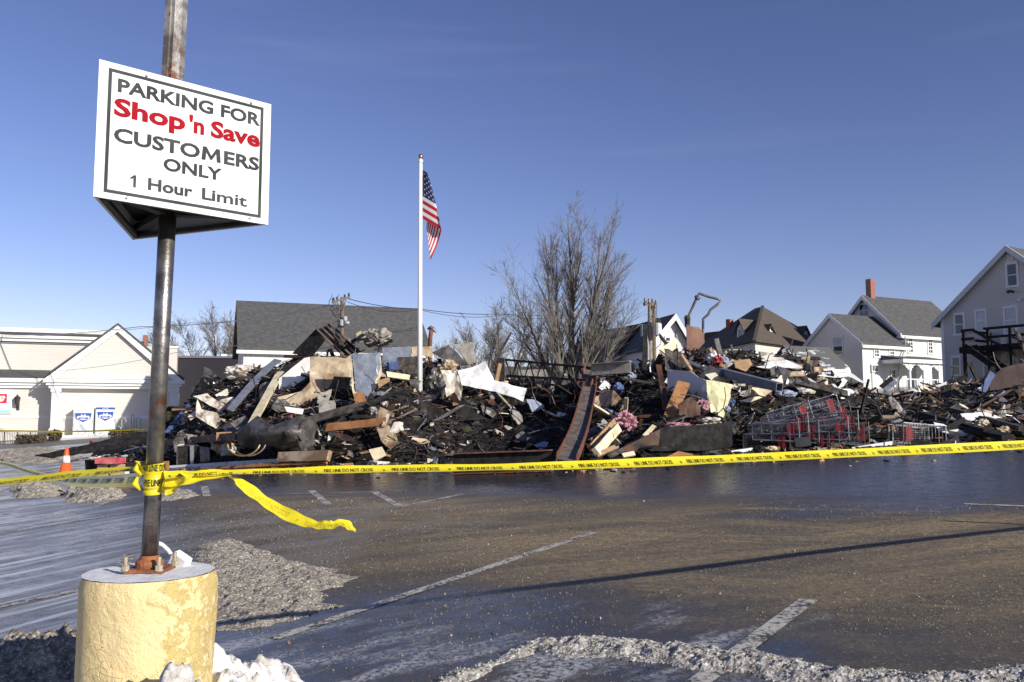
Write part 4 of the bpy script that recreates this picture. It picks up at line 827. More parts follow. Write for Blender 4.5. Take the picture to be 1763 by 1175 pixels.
def dormer(cx, ytop, yeave, ybot, hw, Y, mat, side_dep, label, rmat, face_al):
    """gabled dormer: front at depth Y"""
    q = pt(cx, ybot, Y); W2 = hw * Y / FPX; zt_d, ze_d, zb_d = pt(cx, ytop, Y).z, pt(cx, yeave, Y).z, q.z
    al = R(face_al); e = Vector((math.cos(al), math.sin(al), 0)); nn = Vector((math.sin(al), -math.cos(al), 0))
    def L(s, d, z): p = Vector((q.x, q.y, 0)) + e * s + nn * d; r_ = p - F7.o; return (r_.dot(F7.e), -r_.dot(F7.n), z)
    mb = MB(); vec = Vector(L(0, -side_dep, 0)) - Vector(L(0, 0, 0))
    mb.prism([L(-W2, 0, zb_d - 1.2), L(W2, 0, zb_d - 1.2), L(W2, 0, ze_d), L(0, 0, zt_d - .25), L(-W2, 0, ze_d)], vec); dm = mb.build('dormer', K[mat], h7)
    mb = MB()
    for s in (-1, 1):
        a, b = (0, zt_d), (s * W2 * 1.3, ze_d - (zt_d - ze_d) * .3); v = []
        for dz in (0, .18):
            for d in (.25, -side_dep): v += [L(a[0], d, a[1] + dz), L(b[0], d, b[1] + dz)]
        mb.add(v, [(0, 1, 3, 2), (4, 6, 7, 5), (0, 4, 5, 1), (2, 3, 7, 6), (0, 2, 6, 4), (1, 5, 7, 3)])
    mb.build('dormer_roof', K[rmat], dm)
    ww = W2 * .5; mb = MB(); zz0, zz1 = zb_d + (ze_d - zb_d) * .15, zb_d + (ze_d - zb_d) * .95
    mb.add([L(-ww, .03, zz0), L(ww, .03, zz0), L(ww, .03, zz1), L(-ww, .03, zz1), L(-ww, .0, zz0), L(ww, .0, zz0), L(ww, .0, zz1), L(-ww, .0, zz1)], [(0, 1, 2, 3), (0, 4, 5, 1), (1, 5, 6, 2), (2, 6, 7, 3), (3, 7, 4, 0)]); mb.build('dormer_window', K['glass'], dm)
    mb = MB()
    for (s0_, s1_, a0, a1) in ((-ww - .12, -ww, zz0, zz1), (ww, ww + .12, zz0, zz1), (-ww - .12, ww + .12, zz1, zz1 + .14), (-ww - .12, ww + .12, zz0 - .14, zz0), (-.04, .04, zz0, zz1)):
        mb.add([L(s0_, .06, a0), L(s1_, .06, a0), L(s1_, .06, a1), L(s0_, .06, a1), L(s0_, 0, a0), L(s1_, 0, a0), L(s1_, 0, a1), L(s0_, 0, a1)], [(0, 1, 2, 3), (0, 4, 5, 1), (1, 5, 6, 2), (2, 6, 7, 3), (3, 7, 4, 0)])
    mb.build('window_frame', K['whitepaint'], dm)
dormer(1326, 561, 573, 581, 8.5, 82, 'whitepaint', 4, '', 'shinglebrown', 36)
dormer(1275, 552, 567, 586, 7, 82.5, 'whitepaint', 5, '', 'shinglebrown', -52)
dormer(1386, 564, 573, 580, 7, 88, 'greyside', 4, '', 'shinglebrown', 36)
q = P7(1256, 552, 90); MB().box(q.x - .3, q.x + .3, q.y - .25, q.y + .25, q.z - 3, q.z + .1).build('chimney', K['brick'], h7)
a, b = P7(1215, 580, 94), P7(1262, 568, 91); MB().prism([(a.x, a.y - 3, a.z - 1.5), (a.x, a.y + 3, a.z - 1.5), (a.x, a.y, b.z)], (b - a) * 1.1 - Vector((0, 0, (b - a).z * 1.1))).build('side_roof', K['shinglebrown'], h7)
# ---- white farmhouse with wing, porch and lean-to
F8 = Frame(1549.5, 80, 27, 567); h8 = F8.root('white_farmhouse', 'white clapboard farmhouse with grey roofs, brick chimney and bracketed porch', 'house')
zb8 = 2.5
_, zE8 = F8.uv(1549.5, 567); ya, za = F8.perp(1489, 509); xE = F8.uv(1660, 574)[0]
HWm = ya                                          # half depth of the main block
def gable_block(x0, x1, y0, y1, ze_, zr_, nm, over=.35, roofm='shingle'):
    ym = (y0 + y1) / 2
    w_ = MB().prism([(x0, y0, zb8), (x0, y1, zb8), (x0, y1, ze_), (x0, ym, zr_ - .25), (x0, y0, ze_)], (x1 - x0, 0, 0)).build('wall', K['whiteside'], h8)
    sl = (zr_ - ze_) / (ym - y0); mb = MB()
    for ye, sg in ((y0, -1), (y1, 1)):
        yo = ye + sg * over; zo = ze_ - over * sl
        mb.add([(x0 - over, ym, zr_), (x1 + over, ym, zr_), (x1 + over, yo, zo), (x0 - over, yo, zo), (x0 - over, ym, zr_ - .2), (x1 + over, ym, zr_ - .2), (x1 + over, yo, zo - .2), (x0 - over, yo, zo - .2)], [(0, 1, 2, 3), (7, 6, 5, 4), (0, 4, 5, 1), (1, 5, 6, 2), (2, 6, 7, 3), (3, 7, 4, 0)])
    ro = mb.build('roof', K[roofm], h8); mb = MB()
    mb.box(x0 - over, x1 + over, y0 - over - .05, y0 + .02, ze_ - over * sl - .45, ze_ - over * sl - .2); mb.build('eave_board', K['whitepaint'], ro)
    mb = MB()
    for ye, sg in ((y0, -1), (y1, 1)):
        yo = ye + sg * over; zo = ze_ - over * sl; v = []
        for xx in (x0 - over - .04, x0 - over + .1): v += [(xx, ym, zr_ - .02), (xx, yo, zo - .02), (xx, yo, zo - .42), (xx, ym, zr_ - .42)]
        mb.add(v, [(0, 1, 2, 3), (7, 6, 5, 4), (0, 4, 5, 1), (1, 5, 6, 2), (2, 6, 7, 3), (3, 7, 4, 0)])
    mb.build('rake_board', K['whitepaint'], ro); return ro
rm = gable_block(0, xE, 0, 2 * HWm, zE8, za, 'main', .45)
q = F8.perp(1484, 482, .6); qc = MB().box(.5, 1.1, HWm - .3, HWm + .3, za - 1.0, F8.perp(1484, 483, .6)[1]).build('chimney', K['brick'], rm)
dW = .5; xL = F8.uv(1484, 590, dW)[0]; zEw = F8.uv(1484, 586, dW)[1]; yw, zw = F8.perp(1431, 540, xL); yw2 = F8.perp(1387, 600, xL)[0]
rw = gable_block(xL, 0.05, -dW, 2 * yw + dW if False else yw * 2 + dW, zEw, zw, 'wing', .3)
for (a, b, c, d_) in ((1505, 592.5, 1512.5, 614), (1531.5, 594, 1539, 616.5)):
    r = F8.rect(a, b, c, d_, dW + .01); window(h8, r[0], r[1], r[2], r[3], -dW - .01, 2, 4 if a < 1510 else 4, fr=.12)
for (a, b, c, d_) in ((1563.5, 583.5, 1571, 606.5), (1597.5, 584.5, 1605, 608), ):
    r = F8.rect(a, b, c, d_, .01); window(h8, r[0], r[1], r[2], r[3], -.01, 2, 4, fr=.12)
r = F8.rect(1500, 630, 1510, 656, dW + .01); MB().box(r[0], r[1], -dW - .08, -dW, r[2] - 1.2, r[3]).build('door', M('pale grey door', (.62, .63, .64), rough=.5), h8); window(h8, r[0], r[1], r[3] - .5, r[3], -dW - .09, 3, 1)
r = F8.rect(1534, 638, 1541, 652, dW + .01); window(h8, r[0], r[1], r[2], r[3], -dW - .01, 1, 2)
mb = MB(); a = F8.uv(1557.5, 579, .7); mb.tube([(a[0], -.75, a[1]), (a[0], -.75, F8.uv(1557, 600, .7)[1]), (a[0] - .9, -.75, F8.uv(1555, 625, .7)[1]), (a[0] - 1.4, -.75, zb8 + 2)], .06, 6); mb.build('drain_pipe', K['greymetal'], h8)
# gable windows (on the shaded ends)
y0, z0 = F8.perp(1488, 541, 0); window(h8, y0 - .55, y0 + .55, z0 - .8, z0 + .9, 0, 2, 3, 'glass', .12, axis='y')
y0, z0 = F8.perp(1443, 597, xL); window(h8, y0 - .5, y0 + .5, z0 - .75, z0 + .85, xL, 1, 2, ['glass', 'curtain'], .12, axis='y')
# porch
pd = 2.6; xa, xb = F8.uv(1556, 640, pd)[0], F8.uv(1640, 640, pd)[0]; zpr = F8.uv(1590, 620, pd)[1]; zpf = F8.uv(1590, 668, pd)[1]
mb = MB(); mb.box(xa - .3, xb, -pd - .25, 0, zpr - .32, zpr); pr8 = mb.build('porch_roof', K['whitepaint'], h8)
mb = MB(); mb.add([(xa - .3, -pd - .25, zpr + .004), (xb, -pd - .25, zpr + .004), (xb, 0, zpr + .55), (xa - .3, 0, zpr + .55), (xa - .3, 0, zpr + .004), (xb, 0, zpr + .004)], [(0, 1, 2, 3), (3, 2, 5, 4), (0, 3, 4), (1, 5, 2)]); mb.build('porch_shingles', K['shingle'], pr8)
MB().box(xa, xb, -pd, 0, zb8, zpf).build('porch_floor', K['whitepaint'], h8)
for pc in (1566, 1590, 1616):
    s_, _ = F8.uv(pc, 640, pd - .1); mb = MB(); mb.box(s_ - .09, s_ + .09, -pd + .02, -pd + .2, zpf, zpr - .3); mb.box(s_ - .14, s_ + .14, -pd - .03, -pd + .25, zpr - 1.0, zpr - .9); mb.build('porch_post', K['whitepaint'], h8)
    for sg in (-1, 1):
        mb = MB(); mb.prism([(s_ + sg * .09, -pd + .08, zpr - .32), (s_ + sg * .95, -pd + .08, zpr - .32), (s_ + sg * .8, -pd + .08, zpr - .5), (s_ + sg * .55, -pd + .08, zpr - .52), (s_ + sg * .45, -pd + .08, zpr - .72), (s_ + sg * .25, -pd + .08, zpr - .8), (s_ + sg * .09, -pd + .08, zpr - 1.15)], (0, .07, 0)); mb.build('porch_bracket', K['whitepaint'], h8)
for pc in (1570, 1611):
    s_, _ = F8.uv(pc, 640, 0); MB().box(s_ - .5, s_ + .5, -.06, 0, zpf, zpf + 2.1).build('door', K['glass'], h8)
mb = MB()
for k in range(14):
    x_ = xa + (xb - xa) * k / 13; mb.box(x_ - .03, x_ + .03, -pd + .08, -pd + .13, zpf, zpf + .7)
mb.box(xa, xb, -pd + .06, -pd + .15, zpf + .7, zpf + .78); mb.build('porch_railing', K['whitepaint'], h8)
# lean-to at the wing end
yb0, zl0 = F8.perp(1440, 600, xL); x_l = F8.uv(1357, 640, dW)[0]
F8b = Frame(1432, 76, 27, 640); h9 = F8b.root('white_shed', 'low white shed with a snow streaked grey roof beside the farmhouse wing', 'shed')
zE9 = F8b.uv(1418, 627, 0)[1]; xR9 = F8b.uv(1440, 627)[0]; xL9 = F8b.uv(1384, 624)[0]; y9, z9 = F8b.perp(1353, 594, xL9)
xL9 = F8b.uv(1381, 622)[0]; y9, z9 = F8b.perp(1352, 595, xL9); y9 = max(1.5, min(y9, 5)); xR9 = max(xR9, xL9 + 5)
MB().prism([(xL9, 0, zb8), (xL9, 2 * y9, zb8), (xL9, 2 * y9, zE9), (xL9, y9, z9 - .1), (xL9, 0, zE9)], (xR9 - xL9, 0, 0)).build('wall', K['whiteside'], h9)
mb = MB(); sl9 = (z9 - zE9) / y9
for ye, sg in ((0, -1), (2 * y9, 1)):
    yo = ye + sg * .35; zo = zE9 - .35 * sl9; mb.add([(xL9 - .3, y9, z9), (xR9 + .3, y9, z9), (xR9 + .3, yo, zo), (xL9 - .3, yo, zo), (xL9 - .3, y9, z9 - .18), (xR9 + .3, y9, z9 - .18), (xR9 + .3, yo, zo - .18), (xL9 - .3, yo, zo - .18)], [(0, 1, 2, 3), (7, 6, 5, 4), (0, 4, 5, 1), (1, 5, 6, 2), (2, 6, 7, 3), (3, 7, 4, 0)])
mb.build('roof', M('snow streaked shingle', (.10, .10, .10), (.62, .64, .67), .9, thr=(.53, .62), rough=.85, stretch=(.5, 1, 1)), h9)
MB().box(xL9 - .3, xR9 + .3, -.42, -.3, zE9 - .35 * sl9 - .4, zE9 - .35 * sl9 - .15).build('eave_board', K['whitepaint'], h9)
# ---- grey sided building with burnt deck
F10 = Frame(1621, 55, -57, 545); h10 = F10.root('grey_sided_building', 'tall grey sided building end with a steep gable and double-hung windows', 'building')
zE10 = F10.uv(1621, 545)[1]; xa10, za10 = F10.uv(1736, 424); W10 = 2 * xa10; zb10 = 2.0
MB().prism([(0, 0, zb10), (W10, 0, zb10), (W10, 0, zE10), (xa10, 0, za10 - .2), (0, 0, zE10)], (0, 14, 0)).build('wall', K['greyside'], h10)
sl = (za10 - zE10) / xa10; mb = MB()
for xe, sg in ((0, -1), (W10, 1)):
    xo = xe + sg * .5; zo = zE10 - .5 * sl; mb.add([(xa10, -.3, za10), (xo, -.3, zo), (xo, 14.3, zo), (xa10, 14.3, za10), (xa10, -.3, za10 - .22), (xo, -.3, zo - .22), (xo, 14.3, zo - .22), (xa10, 14.3, za10 - .22)], [(0, 1, 2, 3), (7, 6, 5, 4), (0, 4, 5, 1), (1, 5, 6, 2), (2, 6, 7, 3), (3, 7, 4, 0)])
r10 = mb.build('roof', K['shingle'], h10); mb = MB()
for xe, sg in ((0, -1), (W10, 1)):
    xo = xe + sg * .52; zo = zE10 - .52 * sl; v = []
    for yy in (-.34, -.24): v += [(xa10, yy, za10 + .02), (xo, yy, zo + .02), (xo, yy, zo - .35), (xa10, yy, za10 - .35)]
    mb.add(v, [(0, 1, 2, 3), (7, 6, 5, 4), (0, 4, 5, 1), (1, 5, 6, 2), (2, 6, 7, 3), (3, 7, 4, 0)])
mb.build('rake_board', M('pale grey trim', (.62, .63, .65), rough=.5), r10)
MB().box(-.06, .12, -.05, .1, zb10, zE10).build('corner_board', K['whitepaint'], h10)
r = F10.rect(1733.5, 433, 1745, 450.5); mb = MB(); mb.box(r[0], r[1], -.05, 0, r[2], r[3]); at = mb.build('attic_vent', K['whitepaint'], h10); mb = MB()
for k in range(7): z_ = r[2] + (r[3] - r[2]) * (k + .5) / 7.5; mb.box(r[0] + .08, r[1] - .08, -.07, -.05, z_, z_ + .05)
mb.build('louvre', K['greyside'], at)
for (a, b, c, d_, gl) in ((1734, 456.5, 1751.5, 491, 'glass'), (1644.5, 543.5, 1659.5, 574.5, 'glass'), (1681, 537.5, 1697, 568, 'curtain'), (1730, 532, 1751, 572, 'curtain'), (1640.5, 617, 1653, 645, ['glass', 'glass']), (1695, 614, 1707, 646, 'glass')):
    r = F10.rect(a, b, c, d_); window(h10, r[0], r[1], r[2], r[3], 0, 1, 2, gl, .11)
a = F10.uv(1745, 503, 0); mb = MB(); mb.bar((a[0], 0, a[1]), (a[0] - .1, -.35, a[1] + .05), .12, .12); mb.lathe([(.02, 0), (.1, .12), (.1, .18)], (a[0] - .12, -.38, a[1] - .12), 8); mb.build('lamp', K['darktrim'], h10)
a = F10.uv(1757, 516, 0); MB().lathe([(.1, 0), (.13, .08), (.03, .2)], (a[0], -.12, a[1] - .1), 8).build('vent_cap', K['whitepaint'], h10)
F11 = F10; dk = F10.root('burnt_deck', 'charred upper deck and stair against the grey building', 'deck'); dD = 3.2
zd = F10.uv(1690, 597, dD)[1]; xd0 = F10.uv(1657, 600, dD)[0]; xd1 = F10.uv(1790, 600, dD)[0]
for k in range(9):
    y0 = -dD + k * dD / 9; MB().box(xd0 - .1, xd1, y0 + .02, y0 + dD / 9 - .02, zd, zd + .06).build('deck_board', K['char'], dk)
MB().box(xd0 - .12, xd1, -dD - .08, -dD, zd - .3, zd + .05).build('rim_joist', K['char'], dk); MB().box(xd0 - .2, xd0 - .12, -dD, 0, zd - .3, zd + .05).build('rim_joist', K['char'], dk)
for s_, y_ in ((xd0, -dD), (xd0, -.4), (xd0 + (xd1 - xd0) * .33, -dD), (xd0 + (xd1 - xd0) * .62, -dD), (xd1 - .2, -dD)):
    MB().box(s_, s_ + .15, y_, y_ + .15, zb10, zd + 1.05).build('post', K['char'], dk)
zr_ = F10.uv(1665, 569, dD)[1]
for (x0, x1, y0, y1) in ((xd0, xd0 + (xd1 - xd0) * .17, -dD, -dD), (xd0 + (xd1 - xd0) * .3, xd1, -dD, -dD), (xd0, xd0, -dD, -.1)):
    for z_ in (zr_, (zr_ + zd) / 2):
        mb = MB(); mb.bar((x0, y0, z_), (x1 + .01, y1, z_), .12, .14); mb.build('rail', K['char'], dk)
mb = MB(); xs_ = xd0 + (xd1 - xd0) * .18; mb.bar((xs_, -dD - .1, zr_ - .05), (xs_ + 2.2, -dD - .6, zd - .4), .12, .14); mb.build('stair_rail', K['char'], dk)
for yy in (-dD - .1, -dD - 1.1):
    mb = MB(); mb.bar((xs_, yy, zd), (xs_ + 4.2, yy - .3, zd - 3.2), .08, .34); mb.build('stair_stringer', K['char'], dk)
for k in range(9):
    t = k / 9; MB().box(xs_ + 4.2 * t, xs_ + 4.2 * t + .3, -dD - 1.4, -dD - .1, zd - 3.2 * t, zd - 3.2 * t + .05).build('tread', K['char'], dk)
for a, b in (((1748, 566), (1763, 598)), ((1741, 580), (1775, 592)), ((1753, 572), (1770, 615))):
    p0, p1 = F10.uv(*a, dD + .3), F10.uv(*b, dD + .3); mb = MB(); mb.bar((p0[0], -dD - .35, p0[1]), (p1[0], -dD - .5, p1[1]), .16, .08); mb.build('broken_board', K['char2'], dk)
for a, b in (((1727, 580), (1730, 625)), ((1744, 577), (1747, 628))):
    p0, p1 = F10.uv(*a, .6), F10.uv(*b, .6); mb = MB(); mb.bar((p0[0], -.6, p0[1]), (p1[0], -.6, p1[1]), .34, .06, up=(0, 1, 0)); mb.build('door_casing', K['whitedirt'], dk)
# ------------------------------------------------------------ utility poles, wires, vent stack
def cable(name, pts, r, mat, label, sag=0.0, grp=None):
    mb = MB(); P = []
    for a, b in zip(pts[:-1], pts[1:]):
        for k in range(10):
            t = k / 10; q = Vector(a).lerp(Vector(b), t); q.z -= sag * 4 * t * (1 - t); P.append(q)
    P.append(Vector(pts[-1])); mb.tube(P, r, 5); o = mb.build(name, K[mat]); tag(o, label, 'wire', grp); return o
Yp = 50
up1 = thing('utility_pole', 'wooden utility pole with crossarm and tangled wires before the grey roof', 'pole', (pt(589, 700, Yp).x, Yp, float(gz(pt(589, 700, Yp).x, Yp))))
b0 = pt(589, 700, Yp); b0.z = float(gz(b0.x, Yp)) - .3; tp1 = pt(589, 512, Yp)
mb = MB(); mb.tube([b0, tp1], [.14, .10], 10); mb.build('post', K['oldwood'], up1)
ca, cb = pt(573, 521, Yp - .4), pt(602, 512, Yp + .2)
mb = MB(); mb.bar(ca, cb, .12, .14); cr = mb.build('crossarm', K['oldwood'], up1)
for t in (.05, .25, .7, .95):
    q = ca.lerp(cb, t); mb = MB(); mb.lathe([(.03, .05), (.06, .1), (.06, .2), (.03, .26)], tuple(q), 8); mb.build('insulator', K['darktrim'], cr)
mb = MB(); mb.bar(pt(588, 534, Yp - .15), ca.lerp(cb, .2), .05, .05); mb.bar(pt(590, 534, Yp - .15), ca.lerp(cb, .8), .05, .05); mb.build('brace', K['oldwood'], up1)
for (a, b, c, d_) in ((594, 549, 4, 9), (597, 556, 5, 6), (588, 556, 4, 12)):
    q = pt(a, b, Yp - .25); mb = MB(); mb.lathe([(c * Yp / FPX * .7, -d_ / 2 * Yp / FPX), (c * Yp / FPX, -d_ / 3 * Yp / FPX), (c * Yp / FPX, d_ / 3 * Yp / FPX), (c * Yp / FPX * .4, d_ / 2 * Yp / FPX)], tuple(q), 10); mb.build('fuse_box', K['greymetal'], up1)
for k in range(9):
    c0 = pt(572 + rng.uniform(-3, 10), 512 + rng.uniform(0, 14), Yp - .2); P = []
    for j in range(7): P.append(c0 + Vector((rng.uniform(-.4, .4), rng.uniform(-.2, .2), -j * .18 + rng.uniform(-.3, .3))))
    mb = MB(); mb.tube(P, .012, 4); mb.build('loose_wire', K['wire'], up1)
for k in range(3):
    mb = MB(); mb.tube([pt(578 + k * 3, 523, Yp - .2), pt(577 + 3 * k, 545, Yp - .3), pt(583 + k, 566, Yp - .2), pt(585 + k, 600, Yp - .2)], .022, 5); mb.build('loose_wire', K['wire'], up1)
cable('overhead_wire', [pt(-60, 575, 70), pt(240, 563, 58), pt(566, 526, Yp)], .028, 'palewire', 'pale upper overhead wire that climbs to the crossarm from the store side', .3)
cable('overhead_wire', [pt(-60, 580, 70), pt(330, 556, 55), pt(552, 530, Yp)], .018, 'palewire', 'pale thin overhead wire just under the upper one', .3)
cable('overhead_wire', [pt(80, 640, 60), pt(300, 608, 56), pt(540, 568, Yp), pt(588, 560, Yp)], .016, 'palewire', 'low pale overhead wire crossing before the grey roof', .2)
cable('overhead_wire', [pt(600, 515, Yp), pt(720, 532, 58), pt(860, 541, 68), pt(1000, 541, 90)], .024, 'wire', 'upper dark overhead wire from the crossarm towards the bare trees', .15)
cable('overhead_wire', [pt(598, 520, Yp), pt(720, 533, 58), pt(870, 542, 68), pt(1000, 543, 90)], .018, 'wire', 'lower dark overhead wire from the crossarm towards the bare trees', .35)
vs_ = thing('vent_stack', 'red vent stack with a curved dark cap above the heap', 'pipe', tuple(pt(740, 640, 34)))
mb = MB(); mb.tube([pt(740, 640, 34), pt(740, 600, 34), pt(741, 580, 34), pt(743, 567, 34)], .085, 10); mb.build('shaft', K['rust'], vs_, smooth=True)
mb = MB(); mb.tube([pt(736, 567, 34), pt(741, 564.5, 34), pt(746, 567, 34), pt(751, 573, 34)], [.03, .09, .08, .03], 8); mb.build('cap', K['galvdark'], vs_)
Yq = 44
bq = pt(1119, 700, Yq); gq = float(gz(bq.x, Yq))
up2 = thing('utility_pole', 'grey utility pole with two transformers beside the white gable house', 'pole', (bq.x, Yq, gq))
mb = MB(); mb.tube([(bq.x, Yq, gq - .3), pt(1119, 524, Yq)], [.15, .11], 10); mb.build('post', K['greymetal'] if False else M('sun bleached pole', (.33, .30, .26), (.2, .17, .14), 4, stretch=(6, 6, 1), rough=.9), up2)
mb = MB(); mb.bar(pt(1109, 524, Yq - .3), pt(1130, 523, Yq + .6), .12, .16); mb.build('crossarm', K['oldwood'], up2)
for a, b in ((1110, 518), (1113, 522), (1117, 519), (1123, 519), (1129, 522), (1127, 528)):
    mb = MB(); mb.lathe([(.025, 0), (.05, .06), (.05, .16), (.02, .24)], tuple(pt(a, b + 3, Yq - .2)), 8); mb.build('insulator', K['galvdark'], up2)
k_ = Yq / FPX
mb = MB(); mb.lathe([(5.2 * k_, -11 * k_), (5.2 * k_, 9 * k_), (4 * k_, 10 * k_)], tuple(pt(1107, 569, Yq - .3)), 12); t1 = mb.build('transformer', M('blue grey tank', (.20, .23, .28), rough=.5), up2)
mb = MB(); mb.lathe([(6 * k_, -11 * k_), (6.4 * k_, -10 * k_), (6.4 * k_, 8 * k_), (5 * k_, 10 * k_), (1.5 * k_, 11 * k_)], tuple(pt(1133, 567, Yq - .4)), 14); t2 = mb.build('transformer', M('pale grey tank', (.58, .58, .56), rough=.5), up2)
for dx in (-3, 0, 3):
    mb = MB(); mb.lathe([(.03, 0), (.05, .05), (.03, .3)], tuple(pt(1133 + dx, 558, Yq - .4)), 6); mb.build('bushing', K['darktrim'], t2)
mb = MB(); mb.tube([pt(1112, 560, Yq - .2), pt(1116, 600, Yq - .2), pt(1116, 640, Yq - .2)], .05, 6); mb.build('riser_conduit', K['greymetal'], up2)
for a in ([(1131, 526), (1130, 540), (1133, 557)], [(1127, 530), (1121, 550), (1110, 562)], [(1137, 580), (1138, 592), (1128, 602)]):
    mb = MB(); mb.tube([pt(*p, Yq - .3) for p in a], .014, 4); mb.build('lead_wire', K['wire'], up2)
up3 = thing('utility_pole', 'brown wooden pole just behind the grey pole with transformers', 'pole', (pt(1126, 700, 47).x, 47, float(gz(pt(1126, 700, 47).x, 47))))
mb = MB(); q = pt(1126, 700, 47); mb.tube([(q.x, 47, 1), pt(1125.5, 527, 47)], [.15, .11], 10); mb.build('post', K['oldwood'], up3)
# ------------------------------------------------------------ bare trees
def bare_tree(label, base, H, stems, spread, seed, twig_r=.011, nb=12, nt=7, curve=.35, up=.55, width=1.0, fine=True, dens=1.0):
    rs = random.Random(seed); t = thing('bare_tree', label, 'tree', tuple(base)); tr = MB(); cr = MB(); B = Vector(base)
    def grow(p, d, L, r, segs, up_):
        P = [p.copy()]; rr = [r]; d = d.normalized()
        for i in range(segs):
            d = (d + Vector((rs.uniform(-1, 1), rs.uniform(-1, 1), rs.uniform(-.4, 1) * up_)) * .10 + Vector((0, 0, up_ * .06))).normalized(); p = p + d * (L / segs); P.append(p.copy()); rr.append(max(twig_r * .6, r * (1 - (i + 1) / (segs + .3))))
        return P, rr
    for s in range(stems):
        f = s / max(1, stems - 1) * 2 - 1; an = rs.uniform(-.12, .12) + f * spread; dep = rs.uniform(-1, 1) * spread * .8
        hl = H * (1 - .62 * abs(f) ** 1.2 * curve * 1.6) * rs.uniform(.85, 1.0); d = Vector((math.tan(an) * width, math.tan(dep) * .8, 1))
        start = B + Vector((f * .25 * width, rs.uniform(-.2, .2), rs.uniform(0, H * .06)))
        P, rr = grow(start, d, hl / math.cos(an) * .96 if abs(an) < 1 else hl, H * .0145 * rs.uniform(.75, 1.15) * (1.5 if abs(f) < .3 else 1), 9, up)
        tr.tube(P, rr, 6)
        for b in range(int(nb * dens)):
            tpos = .1 + .88 * rs.random() ** .75; k = tpos * (len(P) - 1); i = int(k); q = P[i].lerp(P[min(i + 1, len(P) - 1)], k - i); ax_ = (P[min(i + 1, len(P) - 1)] - P[i]).normalized()
            a = rs.uniform(0, 6.28); o = ax_.orthogonal().normalized(); o = Matrix.Rotation(a, 3, ax_) @ o; bd = (ax_ + o * rs.uniform(.35, .75)).normalized()
            bl = H * rs.uniform(.10, .24) * (1.15 - .55 * tpos); br_ = max(twig_r * 1.2, rr[i] * .45); BP, BR = grow(q, bd, bl, br_, 4, up); cr.tube(BP, BR, 4, False)
            for tw in range(nt):
                kk = rs.uniform(.25, 1) * (len(BP) - 1); ii = int(kk); qq = BP[ii].lerp(BP[min(ii + 1, len(BP) - 1)], kk - ii); ax2 = (BP[min(ii + 1, len(BP) - 1)] - BP[max(0, ii - (ii == len(BP) - 1))]).normalized()
                o2 = Matrix.Rotation(rs.uniform(0, 6.28), 3, ax2) @ ax2.orthogonal().normalized(); td = (ax2 + o2 * rs.uniform(.4, .9)).normalized(); tl = bl * rs.uniform(.25, .55)
                TP, TR = grow(qq, td, tl, twig_r, 3, up); cr.tube(TP, TR, 3, False)
                if fine:
                    for _ in range(2):
                        j = rs.randint(1, 3); q3 = TP[j]; d3 = (td + Vector((rs.uniform(-1, 1), rs.uniform(-1, 1), rs.uniform(-.3, 1))) * .7).normalized(); cr.tube([q3, q3 + d3 * tl * .45], [twig_r * .8, twig_r * .5], 3, False)
    tr.build('trunk', K['bark'], t); cr.build('crown', K['twig'], t, fix=False); return t
q = pt(985, 660, 46); bare_tree('tall bare many-stemmed tree rising behind the middle of the heap', (q.x, 46, float(gz(q.x, 46))), 11.6, 17, .50, 3, .0085, 26, 9, .5, .8, 1.0)
q = pt(872, 660, 58); bare_tree('spreading bare tree left of the tall tree, forked trunk', (q.x, 58, float(gz(q.x, 58))), 7.6, 8, .62, 5, .012, 26, 11, .35, .35)
q = pt(826, 660, 70); bare_tree('slender bare tree at the end of the overhead wires', (q.x, 70, float(gz(q.x, 70))), 8.8, 6, .5, 8, .013, 22, 10, .35, .4)
q = pt(767, 660, 80); bare_tree('small far bare tree beside the red vent stack', (q.x, 80, float(gz(q.x, 80))), 7.4, 8, .6, 11, .013, 16, 8, .35, .4)
q = pt(378, 640, 92); bare_tree('dense bare tree between the beige store and grey roof', (q.x, 92, float(gz(q.x, 92))), 13.0, 9, .62, 14, .017, 42, 13, .3, .2, 1.1)
# ------------------------------------------------------------ flagpole and flag
Yf_ = 26; fb = pt(723, 776, Yf_); gf_ = float(gz(fb.x, Yf_))
fp = thing('flagpole', 'tall white flagpole with a gold ball standing in the debris', 'flagpole', (fb.x, Yf_, gf_))
mb = MB(); mb.tube([(pt(722.5, 760, Yf_).x, Yf_, gf_ - .1), pt(724, 278, Yf_)], [.088, .052], 16); mb.build('pole', M('white enamel pole', (.84, .84, .84), rough=.3), fp, smooth=True)
c = pt(724, 270, Yf_); mb = MB(); mb.lathe([(.001, -.075)] + [(.075 * math.sin(a * math.pi / 10), -.075 * math.cos(a * math.pi / 10)) for a in range(1, 10)] + [(.001, .075)], tuple(c), 14); mb.build('ball', K['bronze'], fp, smooth=True)
c = pt(724, 277, Yf_); mb = MB(); mb.lathe([(.06, -.06), (.075, -.05), (.075, .02), (.03, .05), (.02, .1)], tuple(c), 12); mb.build('truck_cap', K['whitepaint'], fp)
mb = MB(); mb.tube([pt(727.5, 283, Yf_ - .06), pt(726.5, 500, Yf_ - .06), pt(726, 690, Yf_ - .08)], .006, 4); mb.build('halyard', K['whitepaint'], fp)
fl = thing('flag', 'american flag hanging limp from the flagpole', 'flag', tuple(pt(728, 376, Yf_)))
U, V_ = 44, 39; mpx = FPX / Yf_
